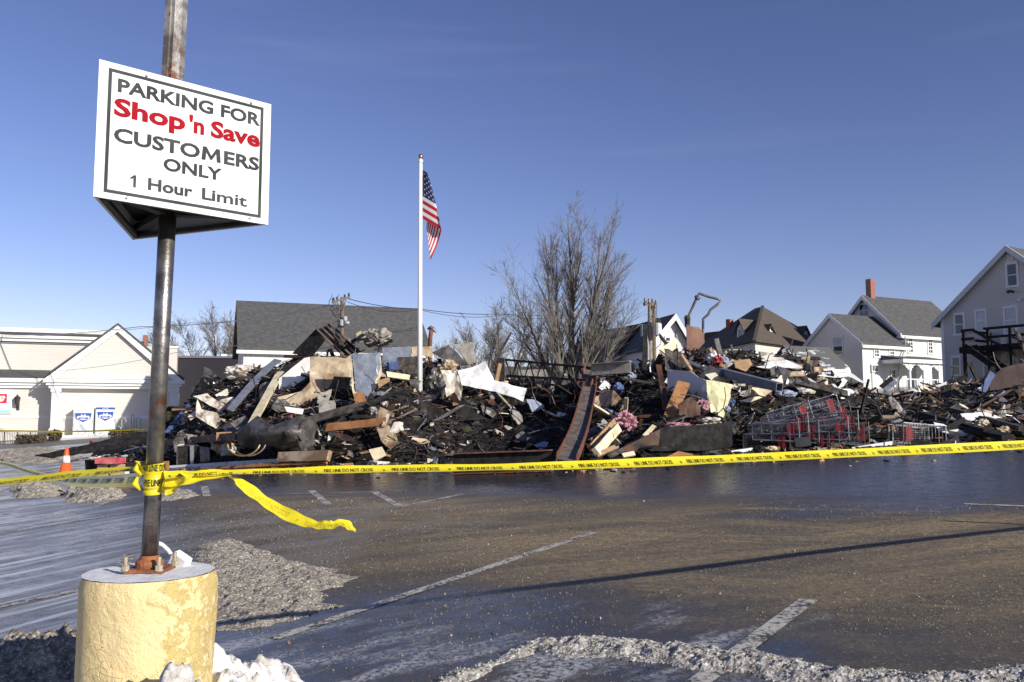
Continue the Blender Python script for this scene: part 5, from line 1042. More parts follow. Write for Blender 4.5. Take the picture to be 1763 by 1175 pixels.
def flag_pt(u, v, off=0.0):
    hx, hy = 727.8, 293 + v * 84
    uf = .15 + .46 * v ** .8; a = min(u * 2.0, uf); r_ = max(u * 2.0 - uf, 0)
    w = r_ / 1.5; tt = r_ / (2.0 - uf)
    x = hx + a * mpx * .92; y = hy + a * mpx * .55
    ex_, ey_ = 734 + 7 * v, 394 + 54 * v ** 1.2
    xx = x + (ex_ - x) * tt + math.sin(tt * 3.14) * 3.0 * (1 - .3 * v); yy = y + (ey_ - y) * tt
    Yd = Yf_ - .05 - .10 * math.sin(a / max(uf, .01) * 1.5) + (.16 * min(1, tt * 6) + .07 * math.sin(tt * 7 + v * 5)) * (1 if r_ > 0 else 0) - off
    return pt(xx, yy, Yd)
mb = MB(); v = [flag_pt(i / U, j / V_) for j in range(V_ + 1) for i in range(U + 1)]; f = []; mi = []
for j in range(V_):
    for i in range(U):
        f.append((j * (U + 1) + i, j * (U + 1) + i + 1, (j + 1) * (U + 1) + i + 1, (j + 1) * (U + 1) + i)); stp = j * 13 // V_
        mi.append(2 if (i / U < .4 and stp < 7) else (0 if stp % 2 == 0 else 1))
mb.v = v; mb.f = f; mb.m = mi
def cloth(nm, c):
    m, n, l, p = node_mat(nm); p.inputs['Base Color'].default_value = rgba(c); p.inputs['Roughness'].default_value = .8
    tr = n.new('ShaderNodeBsdfTranslucent'); tr.inputs[0].default_value = rgba(c); mxs = n.new('ShaderNodeMixShader'); mxs.inputs[0].default_value = .3
    l.new(p.outputs[0], mxs.inputs[1]); l.new(tr.outputs[0], mxs.inputs[2]); l.new(mxs.outputs[0], n['Material Output'].inputs[0]); return m
flo = mb.build('cloth', [cloth('flag red', (.50, .02, .035)), cloth('flag white', (.82, .82, .82)), cloth('flag blue', (.02, .035, .14))], fl, smooth=True, fix=False)
mb = MB()
for rrow in range(9):
    for cc_ in range(6 if rrow % 2 == 0 else 5):
        u = (.4 / 12) * (1 + 2 * cc_ + (rrow % 2)); vv = (7 / 13) * (rrow + 1) / 10; P = []
        for k in range(10):
            a = k * math.pi / 5 + math.pi / 2; rd = .017 if k % 2 == 0 else .007; P.append(flag_pt(u + rd * .8 * math.cos(a), vv - rd * 1.5 * math.sin(a), .008))
        mb.add(P, [tuple(range(10))])
mb.build('star_print', cloth('flag star', (.82, .82, .82)), flo, fix=False)
# ------------------------------------------------------------ the burnt heap
SKY_X = [150, 230, 300, 340, 380, 420, 470, 510, 560, 600, 640, 690, 740, 800, 830, 870, 950, 1000, 1080, 1110, 1150, 1200, 1260, 1320, 1380, 1430, 1480, 1520, 1560, 1620, 1680, 1720, 1780, 1900]
SKY_Y = [778, 768, 732, 682, 660, 650, 640, 628, 616, 620, 614, 624, 636, 645, 660, 655, 652, 645, 642, 628, 616, 610, 610, 616, 630, 646, 668, 684, 684, 676, 668, 655, 640, 640]
FR_X = [150, 230, 300, 420, 560, 700, 800, 900, 960, 1040, 1100, 1200, 1300, 1500, 1650, 1763, 1900]
FR_Y = [790, 794, 800, 802, 801, 798, 797, 798, 798, 795, 790, 783, 776, 770, 764, 757, 752]
def heap_front(px): py = float(np.interp(px, FR_X, FR_Y)); return g(px, py).y
FXS = np.arange(140, 1921, 10); FYS = np.array([heap_front(x) for x in FXS])
def heap_params(px):
    Yf = np.interp(px, FXS, FYS); wid = np.interp(px, [150, 260, 400, 780, 880, 1000, 1300, 1500, 1763], [2, 4.5, 7, 7.5, 9, 8, 7.5, 8, 9]); Yc = Yf + wid
    ysky = np.interp(px, SKY_X, SKY_Y); ex = np.interp(px, [150, 300, 420, 700, 790, 840, 930, 980, 1060, 1200, 1290, 1500, 1640, 1763], [.9, .7, .55, .7, 1.6, 2.4, 2.4, 1.6, 1.0, .85, 1.25, 1.3, .9, .8])
    return Yf, Yc, ysky, ex
def heap_h(x, y):
    """height of the heap above the lot"""
    x = np.asarray(x, float); y = np.asarray(y, float); px = CX + FPX * x / np.maximum(y * cp, 1e-3) * .997
    Yf, Yc, ysky, ex = heap_params(px); zc = CAM.z + (724 - ysky) / FPX * Yc; Hc = np.maximum(zc - (GA * x * Yc / np.maximum(y, .1) + GB * Yc), .1)
    t = np.clip((y - Yf) / (Yc - Yf), 0, 1); back = np.clip((y - Yc) / 9.0, 0, 1)
    h = Hc * t ** ex * (1 - .9 * back ** 1.5)
    edge = np.clip((px - 150) / 120, 0, 1); n = (fbm(x * .8, y * .8, 4, 60) - .47) * 1.0 + (fbm(x * 3, y * 3, 3, 70) - .45) * .35
    return np.where((y > Yf) & (back < 1) & (px > 145), h * edge * (1) + n * np.minimum(1, h * .9) * edge, -.05)
XX, YY = np.meshgrid(np.arange(-16, 22.1, .14), np.arange(14, 42, .16)); HH = heap_h(XX, YY); keep = HH > -.04
k2 = keep.copy(); k2[1:] |= keep[:-1]; k2[:-1] |= keep[1:]; k2[:, 1:] |= keep[:, :-1]; k2[:, :-1] |= keep[:, 1:]
idx = -np.ones(XX.shape, int); idx[k2] = np.arange(k2.sum()); ZZ = gz(XX, YY) + HH
mb = MB(); mb.v = list(zip(XX[k2].tolist(), YY[k2].tolist(), ZZ[k2].tolist()))
for j in range(XX.shape[0] - 1):
    for i in range(XX.shape[1] - 1):
        q = (idx[j, i], idx[j, i + 1], idx[j + 1, i + 1], idx[j + 1, i])
        if min(q) >= 0: mb.f.append(tuple(int(k) for k in q))
mb.m = [0] * len(mb.f); o = mb.build('ash_rubble', K['ash'], fix=False); tag(o, 'black mound of ash and char under the burnt wreckage', 'rubble', kind='stuff')
def HY(px, py, lift=0.0):
    """depth at which the view through a pixel meets the heap (or its crest)"""
    u, f, w = ray(px, py); Y = np.linspace(15, 33, 241); X = u / f * Y; Z = CAM.z + w / f * Y; H = gz(X, Y) + np.maximum(heap_h(X, Y), 0) + lift
    hit = np.where(Z < H)[0]
    if len(hit): return float(Y[hit[0]])
    return float(heap_params(np.array(px))[1])
# ---- loose small wreckage, too much to count
CH = [K['char'], K['char2'], K['brown'], K['wood'], K['whitedirt'], K['galvdark'], K['tan'], K['concrete'], K['orange'], K['paleblue'], K['galv'], K['rust']]
CP = np.array([.33, .24, .11, .04, .055, .10, .045, .04, .03, .002, .025, .02]); CP = CP / CP.sum()
mb = MB(); cnt = 0
while cnt < 10000:
    px = rng.uniform(170, 1860); Yf, Yc, _, _ = heap_params(np.array(px)); t = rng.random() ** 1.1
    y = float(Yf) - .5 + t * (float(Yc) - float(Yf) + 2.0); x = (px - CX) / FPX * y * cp
    h = float(heap_h(x, y)); base = float(gz(x, y)) + max(h, 0); cnt += 1
    near = h < .12
    L = rng.uniform(.06, .35) if rng.random() < .85 else rng.uniform(.35, 1.0)
    if near: L *= .5
    w = rng.uniform(.015, .075); th = rng.uniform(.006, .03); mi = int(rng.choice(len(CH), p=CP))
    if (780 < px < 1180 and t < .75 and rng.random() < .75): mi = 0  # mostly charred scraps here; their black also stands in for the pit's shade
    if mi in (4, 5, 6, 10) and rng.random() < .6: w = rng.uniform(.1, .3); L = rng.uniform(.15, .45); th = .006
    if mi in (3, 4, 9, 10): L *= .7
    a = rng.uniform(0, 6.28); el = rng.normal(0, .38) if not near else rng.normal(0, .1)
    d = Vector((math.cos(a) * math.cos(el), math.sin(a) * math.cos(el), math.sin(el))); p = Vector((x, y, base + rng.uniform(-.05, .12)))
    if near: p.z = base + .02
    mb.bar(p - d * L / 2, p + d * L / 2, w, th, up=(rng.normal() * .8, rng.normal() * .8, 1), mi=mi, taper=rng.uniform(.5, 1))
for i in range(420):
    px = rng.uniform(260, 1800); Yf, Yc, _, _ = heap_params(np.array(px)); y = float(Yf) + rng.random() * (float(Yc) - float(Yf)); x = (px - CX) / FPX * y * cp; p = Vector((x, y, float(gz(x, y)) + max(float(heap_h(x, y)), 0)))
    d = Vector((rng.normal(), rng.normal() * .5, abs(rng.normal()) * .5)).normalized(); P = [p]; L = rng.uniform(.3, 1.5)
    for j in range(5): d = (d + Vector((rng.normal(), rng.normal(), rng.normal() - .25)) * .35).normalized(); P.append(P[-1] + d * L / 5)
    mb.tube(P, rng.uniform(.006, .016), 4, mi=int(rng.choice([0, 1, 5, 10, 11], p=[.4, .25, .2, .08, .07])))
o = mb.build('burnt_debris', CH, fix=False); tag(o, 'countless burnt splinters and scraps covering the heap', 'debris', kind='stuff')
# ---- litter in front of the heap on the wet lot
mb = MB()
for i in range(900):
    px = rng.uniform(180, 1763); fy = float(np.interp(px, FR_X, FR_Y)); py = fy + abs(rng.normal(0, 9)) + 1; q = g(px, py); s = rng.uniform(.012, .06); a = rng.uniform(0, 6.28)
    d = Vector((math.cos(a), math.sin(a), 0)); mb.bar(q - d * s + Vector((0, 0, s * .2)), q + d * s * rng.uniform(.5, 3) + Vector((0, 0, s * .2)), s * rng.uniform(.5, 1.5), s * .4, mi=int(rng.choice(5, p=[.6, .15, .1, .1, .05])))
o = mb.build('scattered_litter', [K['char'], K['wood'], K['whitedirt'], K['char2'], K['rust']], fix=False); tag(o, 'small charred litter scattered on the lot before the heap', 'litter', kind='stuff')
# ---- counted boards lying over the heap
def board_mesh(kind):
    mb = MB(); n = 6; v = []; rs = random.Random(kind)
    for i in range(n + 1):
        t = i / n - .5; bx_ = rs.uniform(-.06, .06); bz = (t * t - .1) * rs.uniform(-.05, .25) if kind % 2 else 0; ww = .5 * (1 - (.35 * rs.random() if i in (0, n) else .06 * rs.random()))
        for a, b in ((-1, -1), (1, -1), (1, 1), (-1, 1)): v.append((t + (rs.uniform(-.04, .04) if i in (0, n) else 0), a * ww + bx_ * .5, b * .5 + bz))
    mb.add(v, [(i * 4 + k, i * 4 + (k + 1) % 4, (i + 1) * 4 + (k + 1) % 4, (i + 1) * 4 + k) for i in range(n) for k in range(4)] + [(3, 2, 1, 0), (n * 4, n * 4 + 1, n * 4 + 2, n * 4 + 3)])
    return mb
protos = {}
for mk in ('char', 'char2', 'brown', 'wood', 'galvdark', 'cream'):
    for kd in range(3):
        me = bpy.data.meshes.new('board'); b_ = board_mesh(kd + len(mk)); me.from_pydata(b_.v, [], b_.f); me.materials.append(K[mk]); protos[mk, kd] = me
zones = [(240, 520, 'left part of the heap under the grey roof'), (520, 790, 'heap around the flagpole foot'), (790, 1000, 'dark pit in the middle of the heap'), (1000, 1270, 'heap below the upright brown sheet'), (1270, 1520, 'heap behind the shopping carts'), (1520, 1800, 'right part of the heap below the grey building')]
wordk = {'char': 'black charred', 'char2': 'grey charred', 'brown': 'scorched brown', 'wood': 'raw tan', 'galvdark': 'smoke stained metal', 'cream': 'pale painted'}
# ---- large pieces one can point to
ZM = {'A': (250, 540, 4.196), 'B': (480, 540, 4.196), 'C': (740, 560, 4.52), 'D': (930, 600, 5.11), 'E': (1060, 560, 4.896), 'F': (1240, 560, 4.896), 'G': (1480, 600, 5.876), 'H': (1020, 480, 6.913), 'I': (500, 490, 4.897)}
def Z(k, pts): a, b, s = ZM[k]; return [(a + x / s, b + y / s) for x, y in pts]
def sheet(name, pts, mat, label, cat='sheet', Y=None, tilt=.35, yaw=0.0, crump=.05, csc=1.6, th=.012, cuts=4, off=.35, corr=None, dY=None, smooth=False):
    xc = sum(p[0] for p in pts) / len(pts); yc = sum(p[1] for p in pts) / len(pts); Y0 = Y if Y else HY(xc, yc) - off - .45; k = Y0 / FPX
    P = [pt(p[0], p[1], Y0 + tilt * (yc - p[1]) * k + yaw * (p[0] - xc) * k + (dY[i] if dY else 0)) for i, p in enumerate(pts)]
    bm = bmesh.new(); vs_ = [bm.verts.new(p) for p in P]; fc = bm.faces.new(vs_); bmesh.ops.triangulate(bm, faces=[fc], quad_method='BEAUTY', ngon_method='BEAUTY')
    for _ in range(cuts):
        le = [e for e in bm.edges if e.calc_length() > .22]
        if not le: break
        bmesh.ops.subdivide_edges(bm, edges=le, cuts=1); bmesh.ops.triangulate(bm, faces=[f for f in bm.faces if len(f.verts) > 3])
    bm.normal_update(); nv = sum((f.normal * f.calc_area() for f in bm.faces), Vector()).normalized()
    if nv.y > 0: nv = -nv
    for v_ in bm.verts:
        q = v_.co; d = mnoise.noise(q * csc) * crump + mnoise.noise(q * csc * 3.1) * crump * .45
        if corr: d += corr[0] * math.sin(q.dot(corr[1]) * 2 * math.pi / corr[2])
        v_.co = q + nv * d + Vector((mnoise.noise(q * 4 + Vector((9, 0, 0))), 0, mnoise.noise(q * 4))) * (.03 if crump > .02 else .004)
    V = [v_.co.copy() for v_ in bm.verts]; bm.verts.index_update(); Fs = [tuple(v_.index for v_ in f.verts) for f in bm.faces]; bd = [(e.verts[0].index, e.verts[1].index) for e in bm.edges if e.is_boundary]; bm.free()
    n = len(V); mb = MB(); mb.v = [tuple(v_) for v_ in V] + [tuple(v_ - nv * th) for v_ in V]; mb.f = Fs + [tuple(i + n for i in reversed(f)) for f in Fs] + [(a, b, b + n, a + n) for a, b in bd]; mb.m = [0] * len(mb.f)
    o = mb.build(name, K[mat] if isinstance(mat, str) else mat, smooth=smooth); tag(o, label, cat); return o
def plank(name, p0, p1, w, t, mat, label, cat='board', Y0=None, Y1=None, off=.4, up=(0, -1, .6), seg=6, bend=.0, rag=.15):
    Ya = Y0 if Y0 else HY(*p0) - off - .3; Yb = Y1 if Y1 else HY(*p1) - off - .3; a, b = pt(*p0, Ya), pt(*p1, Yb); d = (b - a).normalized(); upv = Vector(up); x = d.cross(upv).normalized(); y = x.cross(d).normalized(); mb = MB(); v = []; rs = random.Random(label)
    for i in range(seg + 1):
        q = a.lerp(b, i / seg) + y * (bend * 4 * (i / seg) * (1 - i / seg)); e = rs.uniform(-rag, rag) * w if i in (0, seg) else 0
        for s, r_ in ((-1, -1), (1, -1), (1, 1), (-1, 1)): v.append(q + x * (s * w / 2 * (1 + rs.uniform(-.06, .06))) + y * (r_ * t / 2) + d * (e * s))
    mb.add(v, [(i * 4 + k, i * 4 + (k + 1) % 4, (i + 1) * 4 + (k + 1) % 4, (i + 1) * 4 + k) for i in range(seg) for k in range(4)] + [(3, 2, 1, 0), (seg * 4, seg * 4 + 1, seg * 4 + 2, seg * 4 + 3)])
    o = mb.build(name, K[mat]); tag(o, label, cat); return o
def lump(name, c, r, mat, label, cat, Y=None, amp=.35, sc=2.2, off=.3, sub=4, flat=1.0):
    Y0 = Y if Y else HY(*c) - off - .25; q = pt(*c, Y0); k = Y0 / FPX; bm = bmesh.new(); bmesh.ops.create_icosphere(bm, subdivisions=sub, radius=1)
    for v_ in bm.verts:
        d = v_.co.copy(); m_ = 1 + amp * mnoise.noise(d * sc + q) + amp * .6 * abs(mnoise.noise(d * sc * 2.3 + q * 2)) - amp * .3 * abs(mnoise.noise(d * sc * 5 + q)); v_.co = Vector((d.x * r[0] * k * m_, d.y * (r[0] + r[1]) / 2 * k * m_ * flat, d.z * r[1] * k * m_)) + q
    mb = MB(); mb.v = [tuple(v_.co) for v_ in bm.verts]; bm.verts.index_update(); mb.f = [tuple(v_.index for v_ in f.verts) for f in bm.faces]; mb.m = [0] * len(mb.f); bm.free()
    o = mb.build(name, K[mat]); tag(o, label, cat); return o
EX = Vector((1, 0, 0))
# left third
sheet('corrugated_wallboard', Z('A', [(425, 385), (470, 402), (640, 560), (625, 575), (420, 470)]), 'galvdark', 'smoky corrugated panel standing in front of the mauve building', Y=None, crump=.02, corr=(.02, Vector((.5, 0, .85)), .12))
lump('melted_plastic', Z('A', [(470, 560)])[0], (26, 20), 'black', 'shiny black melted plastic lump at the heap end near the store', 'plastic lump', amp=.5)
lump('crumpled_fabric', Z('A', [(690, 425)])[0], (25, 12), 'whitedirt', 'crumpled cream fabric roll high on the heap below the grey roof', 'fabric', amp=.55, sc=2.8)
lump('crumpled_fabric', Z('A', [(820, 425)])[0], (12, 8), 'char2', 'sooty fabric bundle beside the cream roll', 'fabric', amp=.5)
sheet('crumpled_sheet', Z('A', [(345, 595), (440, 570), (530, 640), (640, 598), (640, 640), (545, 710), (400, 625)]), 'whitedirt', 'curled white sheet under the black plastic lump', crump=.14, csc=2.6, off=.6)
sheet('crumpled_sheet', Z('A', [(378, 620), (405, 690), (520, 720), (560, 800), (540, 852), (365, 748)]), 'whitedirt', 'hanging torn white sheet low at the heap end', crump=.13, csc=2.4, off=.7, tilt=.15)
sheet('crumpled_sheet', Z('A', [(310, 745), (360, 700), (370, 740), (330, 775)]), 'whitedirt', 'small pale scrap left of the hanging torn sheet', crump=.08, off=.7)
plank('blue_board', Z('A', [(160, 865)])[0], Z('A', [(330, 655)])[0], .22, .03, 'blue', 'bluish board propped on the heap end beside the porch')
lump('red_rag', Z('A', [(253, 720)])[0], (3.5, 4), 'red', 'small red rag on the heap end beside the porch shrub', 'rag', amp=.4, sub=3)
plank('metal_channel', Z('A', [(610, 705)])[0], Z('A', [(960, 335)])[0], .26, .02, 'galv', 'long bent galvanised channel slanting up the heap', 'channel', off=.7, bend=.12)
plank('cream_board', Z('A', [(770, 800)])[0], Z('A', [(975, 425)])[0], .24, .06, 'cream', 'long cream painted board slanting up the heap', off=1.0)
plank('cream_board', Z('A', [(930, 480)])[0], Z('A', [(1049, 395)])[0], .2, .05, 'cream', 'short cream board at the top of the long slanting one', off=.8)
sheet('vent_grille', Z('A', [(615, 795), (720, 735), (760, 795), (670, 850)]), 'galvdark', 'dark ribbed vent grille under the galvanised channel', 'grille', crump=.005, corr=(.03, Vector((.85, 0, .5)), .1), off=.5, cuts=6)
plank('timber', Z('A', [(180, 935)])[0], Z('A', [(690, 885)])[0], .36, .2, 'brown', 'heavy scorched timber low across the heap end', 'timber', off=.7, up=(0, 0, 1))
sheet('wood_block', Z('A', [(513, 858), (622, 855), (618, 918), (513, 920)]), 'wood', 'pale sawn block fixed to the heavy scorched timber', 'block', off=.95, th=.2, crump=.005)
sheet('wood_block', Z('A', [(95, 1072), (145, 1068), (147, 1132), (95, 1134)]), 'orange', 'pinkish wood block beside the taped pole on the lot', 'block', Y=21.5, tilt=0, th=.25, crump=.005)
# a gutted appliance: dark cabinet with frame
ap_ = thing('gutted_cabinet', 'gutted dark cabinet with pale frame lying at the heap foot', 'cabinet', tuple(g(*Z('A', [(340, 1100)])[0])))
Yk = g(*Z('A', [(340, 1100)])[0]).y - .1
def kq(x, y, dY=0): return pt(*Z('A', [(x, y)])[0], Yk + dY)
mb = MB(); mb.prism([kq(232, 965), kq(465, 962), kq(470, 1095), kq(228, 1098)], (0, .6, 0)); mb.build('cabinet_body', K['char'], ap_)
mb = MB()
for a, b in (((232, 962), (320, 950)), ((232, 962), (230, 1095)), ((320, 952), (390, 955))): mb.bar(kq(*a, -.03), kq(*b, -.03), .03, .03)
mb.build('rim', K['galvdark'], ap_); mb = MB(); mb.bar(kq(338, 955, -.06), kq(340, 1105, -.06), .10, .05, up=(0, 1, 0)); mb.build('post', K['galv'], ap_)
mb = MB(); mb.prism([kq(392, 960, -.04), kq(462, 970, -.04), kq(468, 1065, -.04), kq(398, 1072, -.04)], (0, .03, 0)); mb.build('side_plate', K['concrete'], ap_); mb = MB(); mb.prism([kq(275, 1090, -.08), kq(400, 1092, -.08), kq(396, 1128, -.08), kq(280, 1130, -.08)], (0, .25, 0)); mb.build('foot_plate', K['galvdark'], ap_)
plank('white_strip', Z('A', [(150, 1116)])[0], Z('B', [(360, 1042)])[0], .16, .06, 'whitepaint', 'long white board lying along the foot of the heap', Y0=25.3, Y1=22.3, up=(0, -1, 2))
plank('timber', Z('A', [(400, 1128)])[0], Z('B', [(350, 1075)])[0], .1, .06, 'orange', 'thin orange board just below the long white board', 'board', Y0=24.0, Y1=21.8, up=(0, -1, 1))
# scorched hood / tank
hd = thing('burnt_tank', 'crushed sooty metal tank lying on its side at the heap foot', 'tank', tuple(g(*Z('B', [(120, 1020)])[0])))
Yt = HY(*Z('B', [(100, 880)])[0]) - 1.0
def kb(x, y, d=0): return pt(*Z('B', [(x, y)])[0], Yt + d)
mb = MB(); P = [kb(-260, 905, .4), kb(-150, 890, .25), kb(-40, 880, .1), kb(80, 880, 0), kb(205, 885, -.1)]; mb.tube(P, [.16, .32, .33, .42, .40], 26)
for i, v_ in enumerate(mb.v):
    q = Vector(v_); mb.v[i] = tuple(q + Vector((mnoise.noise(q * 2.2), mnoise.noise(q * 2.2 + Vector((5, 0, 0))), mnoise.noise(q * 2.2 + Vector((0, 7, 0))))) * .34)
mb.build('shell', K['galvdark'], hd, smooth=True); mb = MB(); mb.tube([kb(205, 885, -.1), kb(218, 886, -.12)], .45, 22); mb.build('end_rim', K['galvdark'], hd)
for a in (-230, -190):
    mb = MB(); c = kb(a, 930, -.15); mb.tube([c + Vector((math.cos(t) * .42, -.25 + .1 * math.sin(t), math.sin(t) * .34)) for t in np.linspace(3.3, 6.1, 12)], .022, 6); mb.build('hoop', M('brass hoop', (.35, .25, .1), rough=.4, metal=.6) if a == -230 else K['galvdark'], hd)
# middle-left: sheets
sheet('white_wallboard', Z('B', [(0, 470), (185, 322), (225, 315), (225, 500), (155, 560), (0, 580)]), 'white', 'clean white panel with a slanted edge high on the heap', crump=.02, off=.5, tilt=.2, th=.03)
sheet('dark_wallboard', Z('B', [(-60, 420), (160, 325), (10, 500), (-90, 560)]), 'char', 'black panel behind the slanted edge of the white panel', crump=.03, off=.3, tilt=.3)
plank('orange_strip', Z('B', [(40, 310)])[0], Z('B', [(222, 318)])[0], .09, .05, 'orange', 'orange wood strip along the top of the white panel', off=.3)
sheet('scorched_sheet', Z('B', [(225, 312), (480, 320), (522, 295), (530, 500), (380, 590), (235, 668), (0, 662), (-10, 600), (160, 560), (226, 492)]), 'tan', 'large scorched tan and white sheet right of the white panel', crump=.10, csc=1.3, off=.7, tilt=.45, cuts=5)
sheet('folded_roofing', Z('B', [(95, 290), (268, 112), (330, 190), (240, 308)]), 'char', 'black underside of the folded ribbed roof slab', Y=28.6, crump=.01, tilt=.2, yaw=-.6, th=.05)
sheet('folded_roofing', Z('B', [(268, 110), (368, 70), (592, 270), (490, 312)]), 'char2', 'folded ribbed dark roof slab peaking before the grey roof', Y=28.8, crump=.015, tilt=.3, yaw=.6, corr=(.045, Vector((.70, 0, .71)), .21), cuts=6)
for i, (a, b, c, d_) in enumerate(((278, 118, 480, 318), (306, 100, 520, 300), (338, 84, 552, 285), (366, 72, 590, 272))):
    plank('roof_rib', Z('B', [(a, b)])[0], Z('B', [(c, d_)])[0], .06, .06, 'brown' if i % 3 == 0 else 'char2', ('first', 'second', 'third', 'fourth')[i] + ' rib from the fold edge on the dark roof slab', 'rib', Y0=28.45, Y1=28.6)
lump('twisted_metal', Z('I', [(720, 450)])[0], (25, 14), 'concrete', 'twisted grey tan metal knot on the crest right of the ribbed slab', 'scrap metal', Y=28.6, amp=.6, sc=2.6)
for i, (a, b, c, d_, m_) in enumerate(((500, 470, 600, 400, 'cream'), (515, 490, 620, 420, 'char'), (690, 500, 755, 470, 'char'), (740, 530, 860, 470, 'char'), (630, 410, 740, 480, 'char2'), (700, 545, 830, 520, 'galvdark'))):
    plank('metal_strut', Z('I', [(a, b)])[0], Z('I', [(c, d_)])[0], .09, .05, m_, ('pale strut left of', 'black strut left of', 'short dark strut below', 'thin black strut right of', 'grey strut across', 'flat grey strut under')[i] + ' the twisted metal knot', 'strut', Y0=28.0, Y1=28.0)
sheet('galvanised_sheet', Z('B', [(525, 295), (735, 280), (732, 370), (690, 520), (640, 632), (560, 560)]), 'galv', 'hanging galvanised sheet tapering to a torn point', crump=.045, off=.9, tilt=.12)
sheet('torn_board', Z('B', [(520, 300), (548, 560), (610, 600), (560, 650), (530, 560)]), 'cream', 'torn yellowish edge beside the tapering galvanised sheet', crump=.06, off=.7, tilt=.12)
sheet('torn_board', Z('B', [(735, 285), (745, 440), (700, 540), (650, 640), (690, 520), (725, 400)]), 'cream', 'torn pale strip on the other side of the tapering galvanised sheet', crump=.05, off=.7, tilt=.12)
sheet('plywood_scrap', Z('B', [(540, 580), (600, 560), (640, 640), (560, 665)]), 'orange', 'brown plywood scrap under the tip of the galvanised sheet', crump=.03, off=.6)
sheet('galvanised_sheet', Z('B', [(748, 248), (955, 240), (958, 320), (850, 325), (850, 352), (780, 356), (776, 438), (748, 440)]), 'galv', 'stepped galvanised sheet left of the flagpole', crump=.03, off=.8, tilt=.1)
sheet('blue_sheet', Z('B', [(780, 352), (868, 342), (860, 400), (780, 432)]), 'blue', 'blue sheet patch below the stepped galvanised sheet', crump=.02, off=.7, tilt=.1)
sheet('textured_wallboard', Z('B', [(855, 320), (1015, 310), (1015, 440), (840, 432)]), 'char2', 'dark rough panel beside the flagpole', crump=.06, csc=4, off=.7, tilt=.1)
sheet('scorched_sheet', Z('B', [(960, 240), (1115, 235), (1110, 330), (1060, 300), (960, 320)]), 'tan', 'scorched pale sheet behind the flagpole top of heap', crump=.06, Y=28.4)
plank('cream_board', Z('B', [(780, 440)])[0], Z('B', [(945, 465)])[0], .18, .04, 'cream', 'short pale board poking out left of the flagpole', off=.9)
sheet('plywood_scrap', Z('B', [(705, 485), (800, 460), (805, 490), (725, 535)]), 'wood', 'tan plywood scrap below the short pale board', crump=.03, off=.8)
plank('burnt_plank', Z('B', [(200, 775)])[0], Z('B', [(640, 660)])[0], .24, .06, 'char2', 'long charred plank below the scorched sheet', off=.6)
plank('burnt_plank', Z('B', [(640, 665)])[0], Z('B', [(890, 545)])[0], .14, .06, 'char', 'thin charred plank rising towards the flagpole', off=.7)
plank('burnt_plank', Z('B', [(515, 640)])[0], Z('B', [(570, 775)])[0], .12, .06, 'char', 'charred stick upright between the long plank and orange plank', off=.8)
plank('orange_plank', Z('B', [(345, 825)])[0], Z('B', [(775, 780)])[0], .2, .06, 'orange', 'bright orange brown plank before the flagpole', off=.6, up=(0, -1, .2))
plank('white_stick', Z('B', [(755, 815)])[0], Z('B', [(790, 730)])[0], .08, .05, 'whitedirt', 'splintered whitish stick at the end of the orange plank', off=.7)
sheet('grey_box', Z('B', [(288, 638), (400, 632), (404, 692), (345, 730), (290, 735)]), 'concrete', 'small grey crushed box below the scorched sheet', 'box', crump=.03, off=.6, th=.2)
sheet('white_wallboard', Z('B', [(40, 672), (180, 690), (170, 730), (60, 712)]), 'white', 'small white panel just under the scorched tan sheet', crump=.02, off=.5)
sheet('chipboard_square', Z('B', [(650, 985), (745, 963), (777, 1022), (690, 1068)]), 'cream', 'square pale chipboard piece near the lot edge', off=.5, crump=.005, th=.03, tilt=.5)
plank('cardboard_pack', Z('B', [(5, 1040)])[0], Z('B', [(365, 1030)])[0], .26, .14, 'tan', 'long flattened cardboard pack at the foot of the heap', off=.5, up=(0, -1, .3))
sheet('wood_block', Z('B', [(468, 1084), (535, 1078), (538, 1108), (470, 1112)]), 'orange', 'reddish brick sized block by the tape before the chipboard', 'block', off=.4, th=.12, crump=.004)
# crest right of the pole and the white roofing sheet
sheet('leaning_plate', Z('C', [(20, 212), (150, 148), (302, 310), (178, 312)]), 'galvdark', 'dark grey slab leaning on the crest right of the flagpole', Y=27.5, crump=.03, th=.05)
sheet('leaning_plate', Z('C', [(180, 150), (330, 135), (366, 288), (302, 308)]), 'concrete', 'pale mottled slab standing behind the dark slab', Y=28.2, crump=.04, th=.05)
lump('plaster_lump', Z('C', [(150, 320)])[0], (15, 10), 'tan', 'yellowish plaster lump under the dark slab', 'plaster', amp=.5, off=.7)
lump('crumpled_foil', Z('C', [(40, 480)])[0], (15, 24), 'galvdark', 'crumpled silvery foil right beside the flagpole', 'foil', amp=.6, sc=3.2, off=.7)
sheet('crumpled_sheet', Z('C', [(85, 350), (205, 350), (255, 480), (240, 600), (190, 520), (130, 560), (110, 430)]), 'whitedirt', 'ragged hanging sheet between flagpole and the big white sheet', crump=.14, csc=3, off=.7, tilt=.1)
sheet('brown_sheet', Z('C', [(175, 530), (210, 540), (222, 620), (180, 630)]), 'orange', 'small brown wood piece under the ragged hanging sheet', 'board', off=.8, crump=.02)
sheet('white_roofing', Z('C', [(212, 352), (430, 290), (505, 425), (640, 460), (752, 482), (722, 592), (480, 500), (250, 470)]), 'white', 'big white roofing sheet draped over the middle of the heap', Y=24.6, crump=.10, csc=1.4, tilt=.9, cuts=5)
sheet('pale_blue_cloth', Z('C', [(752, 575), (800, 570), (895, 620), (880, 668), (800, 682)]), 'paleblue', 'pale blue cloth in the dark pit right of the white roofing', 'cloth', off=.4, crump=.1, csc=3)
sheet('pale_blue_cloth', Z('C', [(610, 655), (650, 660), (722, 722), (690, 728)]), 'paleblue', 'narrow blue scrap in the dark pit', 'cloth', off=.4, crump=.05)
